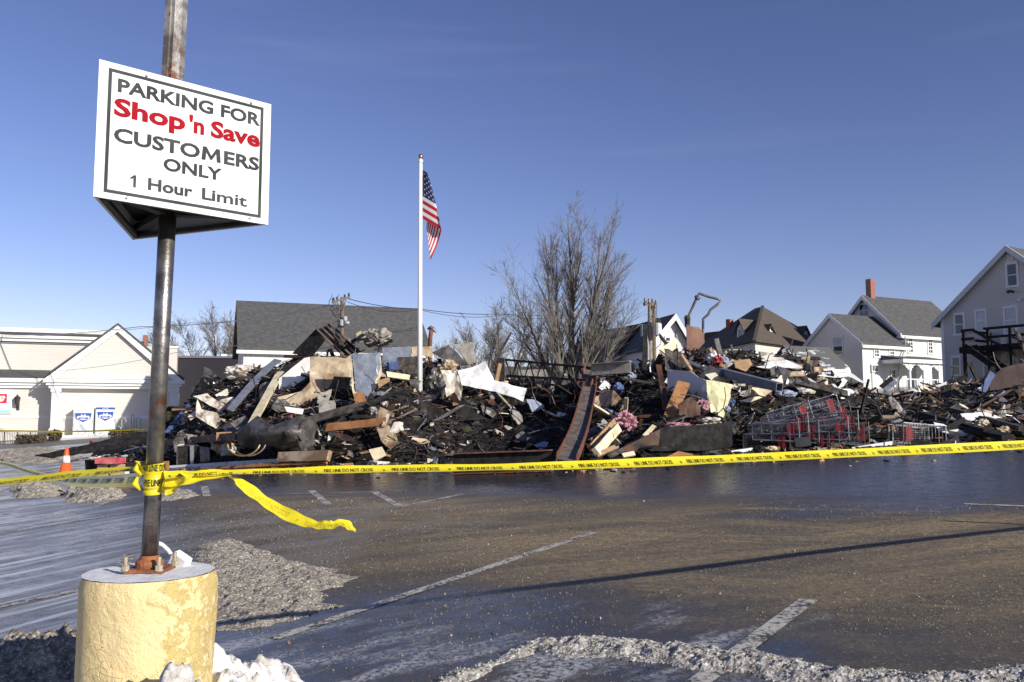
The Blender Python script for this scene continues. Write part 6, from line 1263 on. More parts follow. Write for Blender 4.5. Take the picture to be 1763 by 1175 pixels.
sheet('pale_blue_cloth', Z('C', [(800, 935), (880, 905), (925, 915), (900, 960), (830, 975)]), 'paleblue', 'crumpled blue cloth behind the lying girder', 'cloth', off=.4, crump=.08, csc=3)
plank('white_stick', Z('C', [(910, 672)])[0], Z('C', [(1010, 720)])[0], .07, .02, 'whitedirt', 'white strip lying in the dark pit', off=.4)
plank('pale_rod', Z('C', [(525, 525)])[0], Z('C', [(635, 645)])[0], .05, .03, 'cream', 'pale rod hanging from the white roofing sheet', 'rod', off=1.5)
plank('broken_stick', Z('C', [(480, 330)])[0], Z('C', [(632, 60)])[0], .06, .05, 'char2', 'thin broken pole sticking up above the crest before the trees', 'stick', Y0=26, Y1=26)
sheet('black_box', Z('C', [(498, 262), (580, 255), (582, 430), (515, 440)]), 'char', 'black box on the crest beside the broken truss', 'box', Y=26.5, th=.4, crump=.02, tilt=0)
plank('yellow_stick', Z('C', [(520, 440)])[0], Z('C', [(548, 300)])[0], .1, .05, 'wood', 'splintered yellow wood leaning on the black box', off=0, Y0=25.9, Y1=26.1)
sheet('bent_wallboard', Z('C', [(0, 758), (232, 625), (272, 618), (150, 700), (60, 745)]), 'galvdark', 'bent grey panel edge right of the flagpole foot', off=.5, crump=.03)
sheet('bent_wallboard', Z('C', [(250, 622), (455, 732), (240, 745), (200, 690)]), 'char', 'black bent panel below the ragged sheet', off=.5, crump=.02)
lump('green_bottle_scrap', Z('C', [(275, 812)])[0], (11, 5), M('green glass scrap', (.10, .30, .16), (.3, .4, .32), 8, rough=.3) and 'shrub', 'greenish scrap in the dark pit near the flagpole', 'scrap', off=.3, sub=3)
# broken trusses at the back of the pit
def truss(label, a, b, Y0, Y1, dep, n=12):
    t = thing('broken_truss', label, 'truss', tuple(pt(*a, Y0) - Vector((0, 0, dep)))); A, B = pt(*a, Y0), pt(*b, Y1); dn = Vector((0, .05, -dep))
    mb = MB(); mb.bar(A, B, .09, .07); mb.build('top_chord', K['char'], t); mb = MB(); mb.bar(A + dn, B + dn, .09, .07); mb.build('bottom_chord', K['char2'], t)
    for i in range(n):
        p = A.lerp(B, i / n); q = A.lerp(B, (i + 1) / n)
        mb = MB(); mb.bar(p if i % 2 == 0 else p + dn, (q + dn) if i % 2 == 0 else q, .045, .045, up=(0, 1, 0)); mb.build('web_member', K['char2'], t)
truss('sagging black truss along the back of the pit, the upper one', Z('C', [(590, 270)])[0], (1020, 634), 27.2, 25.5, .62, 14)
truss('collapsed black truss lower at the back of the pit', Z('C', [(600, 395)])[0], (1010, 655), 26.2, 24.6, .5, 12)
sheet('grey_sheet', Z('C', [(690, 350), (900, 345), (930, 410), (700, 415)]), 'concrete', 'grey board behind the broken trusses', Y=27.6, crump=.03, tilt=0)
# steel girders
def girder(name, label, A, B, axis, dep, fl, mats, th=.022, n=8, bend=None):
    """I section from A to B; axis = direction of the web depth"""
    t = thing(name, label, 'girder', tuple(min((A, B), key=lambda q: q.z))); d = (B - A).normalized(); w = Vector(axis); w = (w - d * w.dot(d)).normalized(); f = d.cross(w).normalized()
    def slab(nm, off, hw, ht, mat):
        mb = MB(); v = []
        for i in range(n + 1):
            s = i / n; q = A.lerp(B, s) + w * off + (bend(s) if bend else Vector())
            for a, b in ((-1, -1), (1, -1), (1, 1), (-1, 1)): v.append(q + f * (a * hw) + w * (b * ht))
        mb.add(v, [(i * 4 + k, i * 4 + (k + 1) % 4, (i + 1) * 4 + (k + 1) % 4, (i + 1) * 4 + k) for i in range(n) for k in range(4)] + [(3, 2, 1, 0), (n * 4, n * 4 + 1, n * 4 + 2, n * 4 + 3)]); return mb.build(nm, K[mat], t)
    slab('web', 0, th / 2, dep / 2 - th - .002, mats[1]); slab('flange', dep / 2 - th / 2, fl / 2, th / 2, mats[0]); slab('flange', -dep / 2 + th / 2, fl / 2, th / 2, mats[0]); return t
A = pt(785, 793, 17.6); B = pt(950, 799, 17.0)
A = Vector((pt(781, 790, 17.7).x, 17.7, float(gz(pt(781, 790, 17.7).x, 17.7)) + .22)); B = Vector((pt(950, 796, 17.1).x, 17.1, float(gz(pt(950, 796, 17.1).x, 17.1)) + .22))
girder('steel_girder', 'rusty topped steel girder lying flat before the dark pit', A, B, (0, 0, 1), .42, .22, ('rust', 'char'))
A = pt(975, 792, 16.9); B = pt(1016, 662, 25.0)
girder('steel_girder', 'long rusty steel girder leaning back up into the heap', A, B, (1, .15, -.05), .40, .24, ('rust', 'steelgrey'), bend=lambda s: Vector((0, 0, -.25 * math.sin(s * 3.14))))
A = pt(1005, 668, 24.8); B = pt(1020, 634, 25.6)
girder('steel_girder', 'short kinked steel girder at the top of the leaning girder', A, B, (1, .1, .2), .42, .26, ('rust', 'steelgrey'))
A = pt(1018, 637, 25.0); B = pt(1086, 632, 24.4)
girder('steel_girder', 'pale weathered steel girder lying across the crest', A, B, (0, 0, 1), .34, .24, ('concrete', 'concrete'))
# shaded pocket right of the girders
sheet('white_crate', Z('D', [(515, 345), (570, 275), (622, 325), (575, 405)]), 'whitepaint', 'small white slatted crate in the dark pocket', 'crate', off=.5, th=.12, crump=.003, corr=(.012, Vector((.8, 0, -.6)), .09), cuts=6)
for i, (c, r_) in enumerate((((800, 250), (8, 7)), ((690, 350), (9, 9)), ((700, 520), (7, 7)), ((590, 560), (8, 6)), ((830, 230), (5, 6)))):
    lump('blue_bag', Z('D', [c])[0], r_, 'blue' if i % 2 else 'paleblue', ('pale blue bag high in', 'blue bag beside the crate in', 'pale bag low in', 'blue bag lowest in', 'small pale bag at the top of')[i] + ' the dark pocket by the girders', 'bag', off=.3, amp=.5, sub=3)
plank('split_timber', Z('D', [(440, 880)])[0], Z('D', [(650, 650)])[0], .15, .1, 'wood', 'split yellow timber leaning by the pink insulation, the left one', 'timber', off=.9, up=(.4, -1, .2))
plank('split_timber', Z('D', [(490, 915)])[0], Z('D', [(685, 700)])[0], .2, .1, 'cream', 'split pale timber leaning by the pink insulation, the right one', 'timber', off=1.0, up=(.4, -1, .2))
plank('split_timber', Z('D', [(500, 940)])[0], Z('D', [(660, 870)])[0], .1, .05, 'wood', 'short pale offcut at the foot of the split timbers', 'timber', off=.6)
lump('pink_insulation', Z('D', [(745, 650)])[0], (16, 15), 'pink', 'shaggy pink insulation beside the split timbers', 'insulation', off=.7, amp=.7, sc=2.8, sub=5)
lump('pink_insulation', Z('D', [(380, 740)])[0], (7, 5), 'pink', 'small pink insulation tuft beside the leaning girder', 'insulation', off=.5, amp=.6, sub=4)
lump('pink_insulation', Z('E', [(520, 842)])[0], (20, 4), 'pink', 'flat pink insulation strip over the long black panel', 'insulation', off=.6, amp=.6, sub=4)
lump('pink_insulation', Z('E', [(730, 680)])[0], (11, 9), 'pink', 'pink insulation clump left of the pale yellow sheet', 'insulation', off=.9, amp=.7, sub=4)
plank('curved_strip', Z('D', [(600, 955)])[0], Z('E', [(330, 850)])[0], .1, .03, 'char2', 'curved grey strip sweeping up from the lot', 'strip', off=.6, bend=-.12)
plank('white_stick', Z('E', [(245, 935)])[0], Z('E', [(325, 850)])[0], .1, .03, 'cream', 'pale stick end on the curved grey strip', off=.8)
plank('white_stick', Z('D', [(725, 945)])[0], Z('D', [(830, 925)])[0], .1, .04, 'cream', 'pale stick lying flat on the lot by the black panel', off=.3)
sheet('plaster_wallboard', Z('E', [(440, 372), (620, 386), (772, 480), (768, 615), (600, 560), (480, 640), (430, 600)]), M('shade tinted plasterboard', (.55, .56, .60), (.48, .49, .53), 2, rough=.7), 'pale plasterboard panel behind the brown leaning planks', crump=.03, Y=22.4, tilt=.1, yaw=-.9, th=.03)  # white board; the bluish shade over it is put into its colour
sheet('yellow_sheet', Z('E', [(770, 460), (985, 500), (955, 640), (920, 772), (800, 742), (775, 620)]), 'yellowpaper', 'crinkled pale yellow sheet beside the plasterboard', crump=.10, csc=2.6, Y=21.4, tilt=.3, yaw=.2, cuts=5)
plank('leaning_plank', Z('E', [(455, 780)])[0], Z('E', [(575, 485)])[0], .3, .05, 'orange', 'brown plank leaning on the plasterboard', off=0, Y0=20.9, Y1=21.9)
plank('leaning_plank', Z('E', [(440, 790)])[0], Z('E', [(362, 340)])[0], .14, .06, 'brown', 'tall dark plank upright left of the plasterboard', off=0, Y0=21.2, Y1=23)
sheet('brown_wallboard', Z('E', [(530, 660), (650, 600), (718, 700), (712, 850), (540, 800)]), 'brown', 'dark brown cracked panel before the plasterboard', off=.3, Y=20.7, crump=.06, th=.06)
lump('white_debris', Z('E', [(800, 810)])[0], (15, 6), 'whitedirt', 'white crumpled scraps on the end of the black panel', 'scraps', off=.7, amp=.6)
sheet('black_wallboard', Z('E', [(380, 862), (700, 850), (992, 810), (978, 1030), (700, 1060), (300, 1060), (180, 1010)]), 'char', 'long black charred panel standing at the lot edge', Y=19.1, tilt=.12, crump=.03, th=.08)
sheet('brown_wallboard', Z('E', [(0, 1062), (230, 945), (380, 880), (360, 1010), (200, 1062)]), 'brown', 'brown panel end left of the long black panel', Y=18.9, tilt=.2, crump=.03, th=.05)
sheet('orange_wallboard', Z('E', [(430, 1110), (530, 1060), (640, 1085), (690, 1112)]), 'orange', 'orange wood piece lying at the lot edge before the black panel', off=.2, crump=.02, tilt=.9)
sheet('rusty_sheet', Z('H', [(1120, 545), (1190, 570), (1270, 580), (1330, 660), (1335, 760), (1200, 915), (1125, 945)]), M('brown steel sheet', (.19, .085, .045), (.14, .06, .035), 2, rough=.6, bump=.1), 'upright brown steel sheet on the crest with a bent pipe behind', Y=26.5, tilt=.05, yaw=.15, crump=.02, th=.03)
bp = thing('bent_pipe', 'bent dark pipe loop sticking up above the brown sheet', 'pipe', tuple(pt(*Z('H', [(1130, 600)])[0], 26.8)))
mb = MB(); mb.tube([pt(*p, 26.9) for p in Z('H', [(1130, 560), (1132, 470), (1190, 345), (1245, 220), (1268, 178), (1380, 215), (1480, 240), (1532, 262), (1480, 315), (1405, 372), (1375, 430), (1318, 480), (1315, 650), (1316, 760)])], .04, 8); mb.build('pipe', K['galvdark'], bp, smooth=True)
mb = MB(); c = pt(*Z('H', [(1130, 500)])[0], 26.8); mb.lathe([(.08, -.2), (.10, .1), (.07, .16)], tuple(c), 10); mb.build('collar', K['char2'], bp); mb = MB(); mb.tube([pt(*p, 26.9) for p in Z('H', [(1240, 240), (1256, 215)])], .09, 8); mb.build('coupling', K['galvdark'], bp)
plank('tan_board', Z('E', [(400, 235)])[0], Z('E', [(522, 135)])[0], .26, .05, 'cream', 'tan board end jutting up before the white gable house', off=0, Y0=25.2, Y1=25.8, up=(.3, -1, .4))
plank('black_post', Z('E', [(242, 385)])[0], Z('E', [(250, 5)])[0], .13, .13, 'char', 'black charred post upright before the transformers', 'post', Y0=25, Y1=25.4)
plank('grey_conduit', Z('E', [(440, 245)])[0], Z('E', [(770, 385)])[0], .12, .1, 'galv', 'pale grey conduit sloping down from the crest', 'conduit', off=.6)
gt = thing('steel_gutter', 'long blue grey square duct sloping down the heap, open end visible', 'duct', tuple(pt(*Z('F', [(500, 540)])[0], 22)))
a, b = pt(*Z('E', [(880, 395)])[0], 23.6), pt(*Z('F', [(500, 525)])[0], 21.6); mb = MB(); dd = (b - a).normalized(); sx_ = dd.cross(Vector((0, 0, 1))).normalized(); sz_ = sx_.cross(dd)
for s, ax2, w_, t_ in ((1, sz_, .22, .02), (-1, sz_, .22, .02), (1, sx_, .22, .02), (-1, sx_, .22, .02)): mb.bar(a + ax2 * (s * .10), b + ax2 * (s * .10), w_ if ax2 is sz_ else t_, t_ if ax2 is sz_ else w_ * .8, up=sz_)
mb.build('duct_wall', M('blue grey painted duct', (.14, .16, .20), (.10, .11, .14), 3, rough=.5), gt)
# merchandise heap and white sheets on the right
for i, (c, r_, m_, l_) in enumerate((((800, 230), (7, 7), 'tan', 'tan bag at the top of the merchandise'), ((830, 285), (12, 9), 'whitepaint', 'white carrier bag in the merchandise beside the brown sheet'), ((865, 305), (10, 8), 'red', 'bright red bag on the merchandise beside the brown sheet'), ((915, 300), (7, 7), 'paleblue', 'pale blue bag right of the red bag'), ((895, 345), (5, 3.5), 'wood', 'small tan packet under the red bag'), ((715, 270), (10, 7), 'char', 'heap of black cans left of the white bag'))):
    lump('merchandise_bag', Z('E', [c])[0], r_, m_, l_, 'bag', off=.5, amp=.55, sub=4)
sheet('wooden_tray', Z('E', [(1000, 300), (1130, 285), (1150, 330), (1100, 392), (1010, 360)]), 'wood', 'tan wooden tray on the crest right of the bags', 'tray', off=.5, crump=.02, th=.08)
sheet('white_sheet', Z('F', [(295, 285), (400, 252), (520, 270), (560, 300), (480, 300), (380, 305)]), 'whitedirt', 'narrow white curved sheet on the crest below the hip roof', off=.4, crump=.06, tilt=1.0)
sheet('white_sheet', Z('F', [(300, 350), (420, 305), (560, 290), (690, 345), (690, 368), (540, 362), (420, 362)]), 'white', 'broad white curved sheet below the hip roof', off=.5, crump=.07, tilt=1.2)
sheet('white_sheet', Z('F', [(680, 388), (900, 396), (1100, 402), (1235, 500), (1200, 490), (1080, 430), (960, 442), (700, 420)]), 'white', 'long white sheet with a bent down end on the right slope', off=.5, crump=.05, tilt=.9)
sheet('tan_sheet', Z('F', [(520, 390), (690, 395), (720, 430), (560, 440)]), 'tan', 'scorched tan sheet left of the long white sheet', off=.4, crump=.06, tilt=.9)
sheet('grey_sheet', Z('F', [(320, 220), (400, 235), (390, 268), (320, 262)]), 'concrete', 'small grey sheet standing on the crest below the hip roof', off=.3, crump=.03)
plank('grey_plank', Z('F', [(632, 475)])[0], Z('F', [(1072, 585)])[0], .24, .08, 'char2', 'broad grey plank sloping above the shopping carts', off=.6, up=(0, -1, 1))
for i, (a, b) in enumerate((((720, 440), (790, 485)), ((950, 500), (985, 540)), ((1000, 545), (1060, 460)))):
    plank('white_stick', Z('F', [a])[0], Z('F', [b])[0], .1, .03, 'whitepaint', ('upper', 'triangular middle', 'tilted right')[i] + ' white scrap above the broad grey plank', off=.5)
lump('crumpled_paper', Z('F', [(855, 465)])[0], (9, 5), 'tan', 'pinkish crumpled paper above the grey plank', 'paper', off=.4, amp=.5)
sheet('cream_sheet', Z('F', [(240, 520), (330, 525), (450, 545), (380, 600), (330, 590)]), 'cream', 'cream torn sheet right of the pale yellow sheet', off=.5, crump=.08)
sheet('cream_sheet', Z('F', [(150, 640), (330, 600), (360, 610), (250, 655)]), 'cream', 'lower cream torn sheet above the carts', off=.5, crump=.06)
plank('red_scrap', Z('F', [(355, 545)])[0], Z('F', [(430, 575)])[0], .16, .04, 'red', 'red scrap between the cream torn sheets', 'scrap', off=.6)
lump('white_cushion', Z('F', [(550, 585)])[0], (18, 7), 'paleblue', 'pale puffy cushion shape above the upper cart row', 'cushion', off=.5, amp=.25)
lump('white_cushion', Z('F', [(730, 570)])[0], (14, 6), 'whitedirt', 'white puffy cushion shape right of the pale one', 'cushion', off=.5, amp=.25)
lump('blue_bag', Z('F', [(85, 650)])[0], (7, 8), 'blue', 'bright blue bag at the edge of the pale yellow sheet', 'bag', off=.6, amp=.5)
lump('blue_bag', Z('F', [(60, 710)])[0], (5, 5), 'paleblue', 'pale blue bag under the bright blue bag', 'bag', off=.6, amp=.5)
sheet('ribbed_sheet', Z('F', [(1050, 605), (1200, 600), (1371, 660), (1400, 760), (1250, 745), (1040, 700)]), 'char', 'black ribbed sheet behind the end of the cart row', off=.4, crump=.03, corr=(.03, Vector((.3, 0, .95)), .16), cuts=6)
plank('white_pipe', Z('F', [(1090, 1052)])[0], Z('G', [(360, 955)])[0], .09, .09, 'whitepaint', 'white pipe lying on the lot before the carts', 'pipe', Y0=18.3, Y1=18.3, up=(0, 0, 1))
plank('white_pipe', Z('F', [(90, 1072)])[0], Z('F', [(272, 1045)])[0], .1, .06, 'whitepaint', 'short white board lying on the lot at the end of the black panel', Y0=18.9, Y1=19, up=(0, 0, 1))
sheet('small_signboard', Z('F', [(625, 950), (755, 940), (768, 1015), (640, 1030)]), 'black', 'small black signboard leaning on the lower carts', 'signboard', Y=18.3, tilt=.3, crump=.002, th=.03)
lump('yellow_rag', Z('F', [(430, 1040)])[0], (10, 3.5), 'cream', 'yellowish rag on the lot before the carts', 'rag', off=.2, amp=.5, sub=3)
lump('dark_mat', Z('F', [(330, 1045)])[0], (12, 5), 'char', 'dark lump beside the yellowish rag', 'lump', off=.2, amp=.4, sub=3)
# far right
sheet('tan_wallboard', Z('G', [(325, 455), (420, 450), (522, 468), (450, 592), (350, 565)]), 'tan', 'brownish tan panel leaning above the last cart', off=.5, crump=.05)
sheet('pale_wallboard', Z('G', [(288, 505), (325, 485), (440, 610), (530, 690), (400, 680), (335, 630)]), 'galvdark', 'pale edged dark panel below the brownish tan panel', off=.6, crump=.05)
sheet('white_sheet', Z('G', [(1020, 660), (1120, 655), (1290, 650), (1505, 738), (1450, 760), (1270, 700), (1170, 740), (1060, 720)]), 'white', 'white bent sheet on the far right slope', off=.5, crump=.06, tilt=.8)
sheet('white_sheet', Z('G', [(755, 745), (850, 765), (930, 800), (1060, 835), (1185, 888), (1060, 900), (940, 872), (800, 822)]), 'white', 'low white sheet right of the last cart', off=.5, crump=.06, tilt=.7)
lump('tan_rags', Z('G', [(1240, 765)])[0], (12, 7), 'cream', 'tan rags under the white bent sheet', 'rags', off=.5, amp=.6)
lump('tan_rags', Z('G', [(1460, 835)])[0], (12, 6), 'tan', 'brown rags near the lot at the far right', 'rags', off=.4, amp=.6)
plank('fallen_rafter', Z('G', [(620, 660)])[0], Z('G', [(1330, 850)])[0], .3, .1, 'char', 'long black rafter sloping down right of the carts, the upper one', 'rafter', off=.7)
plank('fallen_rafter', Z('G', [(700, 740)])[0], Z('G', [(1500, 900)])[0], .26, .1, 'char', 'long black rafter sloping down to the lot, the lower one', 'rafter', off=.7)
plank('fallen_rafter', Z('G', [(930, 620)])[0], Z('G', [(1663, 820)])[0], .2, .1, 'char2', 'grey rafter across the far right slope', 'rafter', off=.5)
sheet('collapsed_wallboard', Z('G', [(1330, 330), (1440, 195), (1700, 140), (1760, 380), (1480, 400), (1260, 440)]), M('dark maroon wall', (.055, .028, .024), (.035, .02, .018), 2, rough=.8), 'dark maroon collapsed wall slab before the burnt deck', 'wall slab', Y=24.2, crump=.06, th=.1)
plank('blue_strip', Z('G', [(1240, 440)])[0], Z('G', [(1345, 250)])[0], .16, .03, 'blue', 'bluish strip along the edge of the maroon wall slab', 'strip', Y0=23.8, Y1=24)
for i, (a, b, m_) in enumerate((((760, 430), (975, 335), 'white'), ((520, 465), (640, 415), 'white'), ((610, 390), (760, 455), 'cream'), ((830, 460), (960, 400), 'whitedirt'), ((215, 395), (330, 300), 'char'), ((240, 405), (360, 320), 'galv'), ((1100, 130), (1200, 330), 'char'), ((1200, 400), (1360, 190), 'char'), ((900, 340), (1080, 300), 'char'))):
    plank('loose_board', Z('G', [a])[0], Z('G', [b])[0], .24 if m_ in ('white', 'galv') else .14, .04, m_, ('broad white board before the porch', 'white board left of the porch steps', 'thin cream batten before the porch', 'dirty white board under the broad white one', 'black board propped before the farmhouse wing', 'grey metal strip beside the propped black board', 'black batten hanging under the burnt deck', 'black rafter propped on the maroon slab', 'thin black rail before the grey building')[i], off=0, Y0=27, Y1=27)
lump('white_rag', Z('G', [(1140, 500)])[0], (5, 4), 'whitedirt', 'white rag below the burnt deck', 'rag', off=.5, sub=3); lump('white_rag', Z('G', [(1210, 420)])[0], (6, 4), 'whitepaint', 'bright rag at the foot of the bluish strip', 'rag', off=.5, sub=3)
lump('brown_clump', Z('G', [(1020, 385)])[0], (12, 4), 'orange', 'reddish brown clump at the foot of the grey building', 'clump', Y=27.5, sub=3)
# low tail of the heap towards the store
sheet('fallen_roof_strip', [(60, 783), (110, 775), (230, 745), (262, 742), (262, 760), (180, 775), (90, 787)], 'char', 'long black roofing strip at the tail of the heap behind the cone', Y=29, tilt=1.2, crump=.06, th=.04)
for i, (a, b, w_, m_) in enumerate((((200, 760), (226, 752), .2, 'wood'), ((215, 768), (240, 757), .16, 'whitepaint'), ((155, 770), (158, 760), .14, 'red'), ((196, 789), (232, 783), .08, 'whitepaint'), ((205, 756), (228, 750), .14, 'orange'), ((225, 778), (262, 770), .2, 'char2'), ((160, 782), (240, 772), .2, 'char'), ((120, 794), (160, 786), .06, 'char2'))):
    plank('loose_board', a, b, w_, .04, m_, ('tan board on the tail of the heap', 'white board on the tail of the heap', 'red scrap upright on the black roofing strip', 'thin white batten on the lot behind the red topped stand', 'orange board at the top of the tail', 'grey board near the sign pole on the tail', 'long black board on the tail', 'thin grey stick behind the cone')[i], off=.4)
# ------------------------------------------------------------ shopping carts
def make_cart():
    t = thing('shopping_cart', 'cart', 'shopping cart', local=True)
    mb = MB(); r_ = .0055
    TL, BLn = .92, .78       # basket: rear x=0, front x=TL ; narrower at the front and bottom
    def bp_(u, v, z): # u 0..1 along, v -1..1 across, z 0..1 up
        x = .02 + u * (BLn + (TL - BLn) * z) ; w = (.27 - .06 * u) * (.82 + .18 * z); return Vector((x, v * w, .45 + z * (.48 - .06 * u)))
    for i in range(15):
        u = i / 14
        for s in (-1, 1): mb.bar(bp_(u, s, 0), bp_(u, s, 1), r_ * 1.6, r_ * 1.6, up=(0, 1, 0))
    for z in (0, .2, .4, .6, .8, 1):
        rr = r_ * (3.4 if z in (0, 1) else 1.6)
        for s in (-1, 1): mb.bar(bp_(0, s, z), bp_(1, s, z), rr, rr)
        mb.bar(bp_(1, -1, z), bp_(1, 1, z), rr, rr)
        if z in (0, .4): mb.bar(bp_(0, -1, z), bp_(0, 1, z), rr, rr)
    for k in range(9):
        v_ = -1 + k / 4; mb.bar(bp_(0, v_, 0), bp_(1, v_, 0), r_ * 1.6, r_ * 1.6); mb.bar(bp_(1, v_, 0), bp_(1, v_, 1), r_ * 1.6, r_ * 1.6, up=(0, 1, 0)); mb.bar(bp_(.02, v_, 0), bp_(.02, v_, .95), r_ * 1.6, r_ * 1.6, up=(0, 1, 0))
    for k in range(1, 8): mb.bar(bp_(k / 8, -1, 0), bp_(k / 8, 1, 0), r_ * 1.6, r_ * 1.6)
    mb.build('basket', K['chrome'], t, fix=False)
    mb = MB()
    for s in (-1, 1): mb.tube([(-.02, s * .26, .98), (.0, s * .26, .9), (.06, s * .255, .42), (.0, s * .25, .16), (.4, s * .21, .14), (.82, s * .16, .13), (.5, s * .2, .44)], .0125, 6)
    mb.tube([(.82, -.16, .13), (.82, .16, .13)], .0125, 6); mb.tube([(.06, -.25, .2), (.06, .25, .2)], .0125, 6); mb.build('chassis', K['chrome'], t)
    mb = MB(); mb.tube([(-.03, -.29, .99), (-.03, .29, .99)], .011, 8); mb.build('handle', K['soot_wire'], t)
    mb = MB(); mb.box(.05, .062, -.17, .17, .66, .90)
    for k in range(5): mb.box(.07 + k * .028, .088 + k * .028, -.18, .18, .915, .925)
    mb.build('seat_flap', K['red'], t)
    for x, s in ((.02, -1), (.02, 1), (.78, -1), (.78, 1)):
        mb = MB(); y = s * (.25 if x < .1 else .15); mb.tube([(x, y - .014, .06), (x, y + .014, .06)], .06, 12); mb.bar((x, y, .06), (x, y, .15), .035, .035, up=(0, 1, 0)); mb.build('wheel', K['rubber'], t)
    return t
cart0 = make_cart(); used = False
def place_cart(loc, rot, label, soot=False):
    global used
    c = cart0 if not used else copy_tree(cart0); used = True
    c.rotation_mode = 'XYZ'; c.matrix_world = Matrix.Translation(loc) @ rot @ Matrix.Diagonal((1, .86, 1, 1)); tag(c, label, 'shopping cart', 'overturned shopping carts')
    return c
def side_rot(dirv, roll=0.0):
    """cart lying on its side: local x -> dirv, local y -> up, open top (local z) -> towards the camera"""
    x = Vector(dirv).normalized(); z = Vector((0, -1, .12)); y = z.cross(x).normalized(); z = x.cross(y).normalized()
    m = Matrix((x, y, z)).transposed().to_4x4(); return m @ Matrix.Rotation(roll, 4, 'X')
ords = ['first', 'second', 'third', 'fourth', 'fifth', 'sixth', 'seventh', 'eighth', 'ninth', 'tenth']
a, b = pt(1500, 748, 18.9), pt(1298, 750, 19.6); dirv = (b - a).normalized(); b = b - dirv * .85
for i in range(9):
    q = a.lerp(b, i / 8); q = q + Vector((0, .45, 0)) + Vector((0, 0, .02 * math.sin(i * 2)));
    place_cart(q, side_rot(dirv + Vector((0, 0, .02 * math.sin(i * 1.7))), .25 * math.sin(i * 1.3) - .1), f'{ords[i]} cart from the free standing end of the lower overturned row')
a, b = pt(1443, 704, 20.4), pt(1290, 742, 20.4); dirv = (b - a).normalized(); b = b - dirv * .85
for i in range(7):
    q = a.lerp(b, i / 6) + Vector((0, .35, 0)); place_cart(q, side_rot(dirv + Vector((0, 0, .03 * math.sin(i * 2.1))), -.2 + .25 * math.sin(i * 1.9)), f'{ords[i]} cart from the raised end of the upper overturned row')
place_cart(pt(1532, 748, 18.6) + Vector((0, .4, 0)), side_rot((1, .05, -.02), .1), 'lone overturned cart with bent basket at the end of the lower row')
# ------------------------------------------------------------ things on the lot at the left
q = g(113, 815); cn = thing('traffic_cone', 'orange traffic cone with a white collar on the lot', 'cone', tuple(q))
mb = MB(); mb.lathe([(.185, .03), (.175, .05), (.165, .06), (.118, .30)], tuple(q), 24); mb.build('cone_body', K['coneorange'], cn, smooth=True); mb = MB(); mb.lathe([(.1185, .30), (.082, .50)], tuple(q), 24); mb.build('collar', K['conewhite'], cn, smooth=True)
mb = MB(); mb.lathe([(.113, .28), (.08, .50), (.045, .71), (.03, .72)], tuple(q), 24); mb.build('cone_tip', K['coneorange'], cn, smooth=True)
mb = MB(); mb.box(q.x - .2, q.x + .2, q.y - .2, q.y + .2, q.z, q.z + .035); mb.build('cone_base', K['coneorange'], cn)
q2 = g(125, 822); sb_ = thing('red_board', 'flat red board lying beside the traffic cone', 'board', tuple(q2)); mb = MB(); mb.bar(g(92, 822) + Vector((0, 0, .03)), g(140, 814) + Vector((0, 0, .05)), .5, .04, up=(0, 0, 1)); mb.build('plate', K['conebase'], sb_)
Ys = g(185, 838).y
def ks(x, y, d=0): return pt(80 + x / 7.665, 740 + y / 7.665, Ys + d)
sd = thing('display_stand', 'burnt low stand with a red top rail, two tan panels and red feet', 'stand', tuple(g(185, 838)))
mb = MB(); mb.prism([ks(505, 400, .1), ks(660, 420, .05), ks(665, 650, .05), ks(515, 620, .1)], (0, .45, 0)); mb.build('carcass', K['char'], sd); mb = MB(); mb.prism([ks(1010, 440, .1), ks(1230, 430, .1), ks(1230, 620, .1), ks(1010, 640, .1)], (0, .4, 0)); mb.build('carcass', K['char'], sd)
mb = MB(); mb.bar(ks(680, 408), ks(1010, 405), .3, .13); mb.build('top_rail', M('faded red paint', (.45, .05, .07), (.55, .16, .16), 6, rough=.6), sd)
for a, b in ((668, 805), (840, 1025)):
    mb = MB(); mb.prism([ks(a, 465), ks(b, 455), ks(b, 640), ks(a, 645)], (0, .06, 0)); mb.build('panel', M('tan block', (.50, .33, .18), (.38, .26, .15), 7, rough=.8), sd)
mb = MB(); mb.prism([ks(805, 460, .1), ks(842, 460, .1), ks(842, 640, .1), ks(805, 640, .1)], (0, .1, 0)); mb.build('divider', K['char'], sd)
mb = MB(); mb.prism([ks(670, 645, .02), ks(1030, 640, .02), ks(1030, 715, .02), ks(670, 718, .02)], (0, .3, 0)); mb.build('plinth', K['char'], sd)
for a, b in ((640, 890), (985, 1085)):
    mb = MB(); mb.prism([ks(a, 700, -.08), ks(b, 698, -.08), ks(b, 770, -.08), ks(a, 765, -.08)], (0, .25, 0)); mb.build('foot', K['coneorange'], sd)
mb = MB(); mb.prism([ks(1030, 530, -.02), ks(1075, 540, -.02), ks(1070, 620, -.02), ks(1032, 615, -.02)], (0, .08, 0)); mb.build('paper_scrap', K['whitepaint'], sd)
lump('snow_lump', (80 + 610 / 7.665, 740 + 378 / 7.665), (8, 2.5), 'whitedirt', 'small pale lump on top of the burnt stand', 'lump', Y=Ys, sub=3)

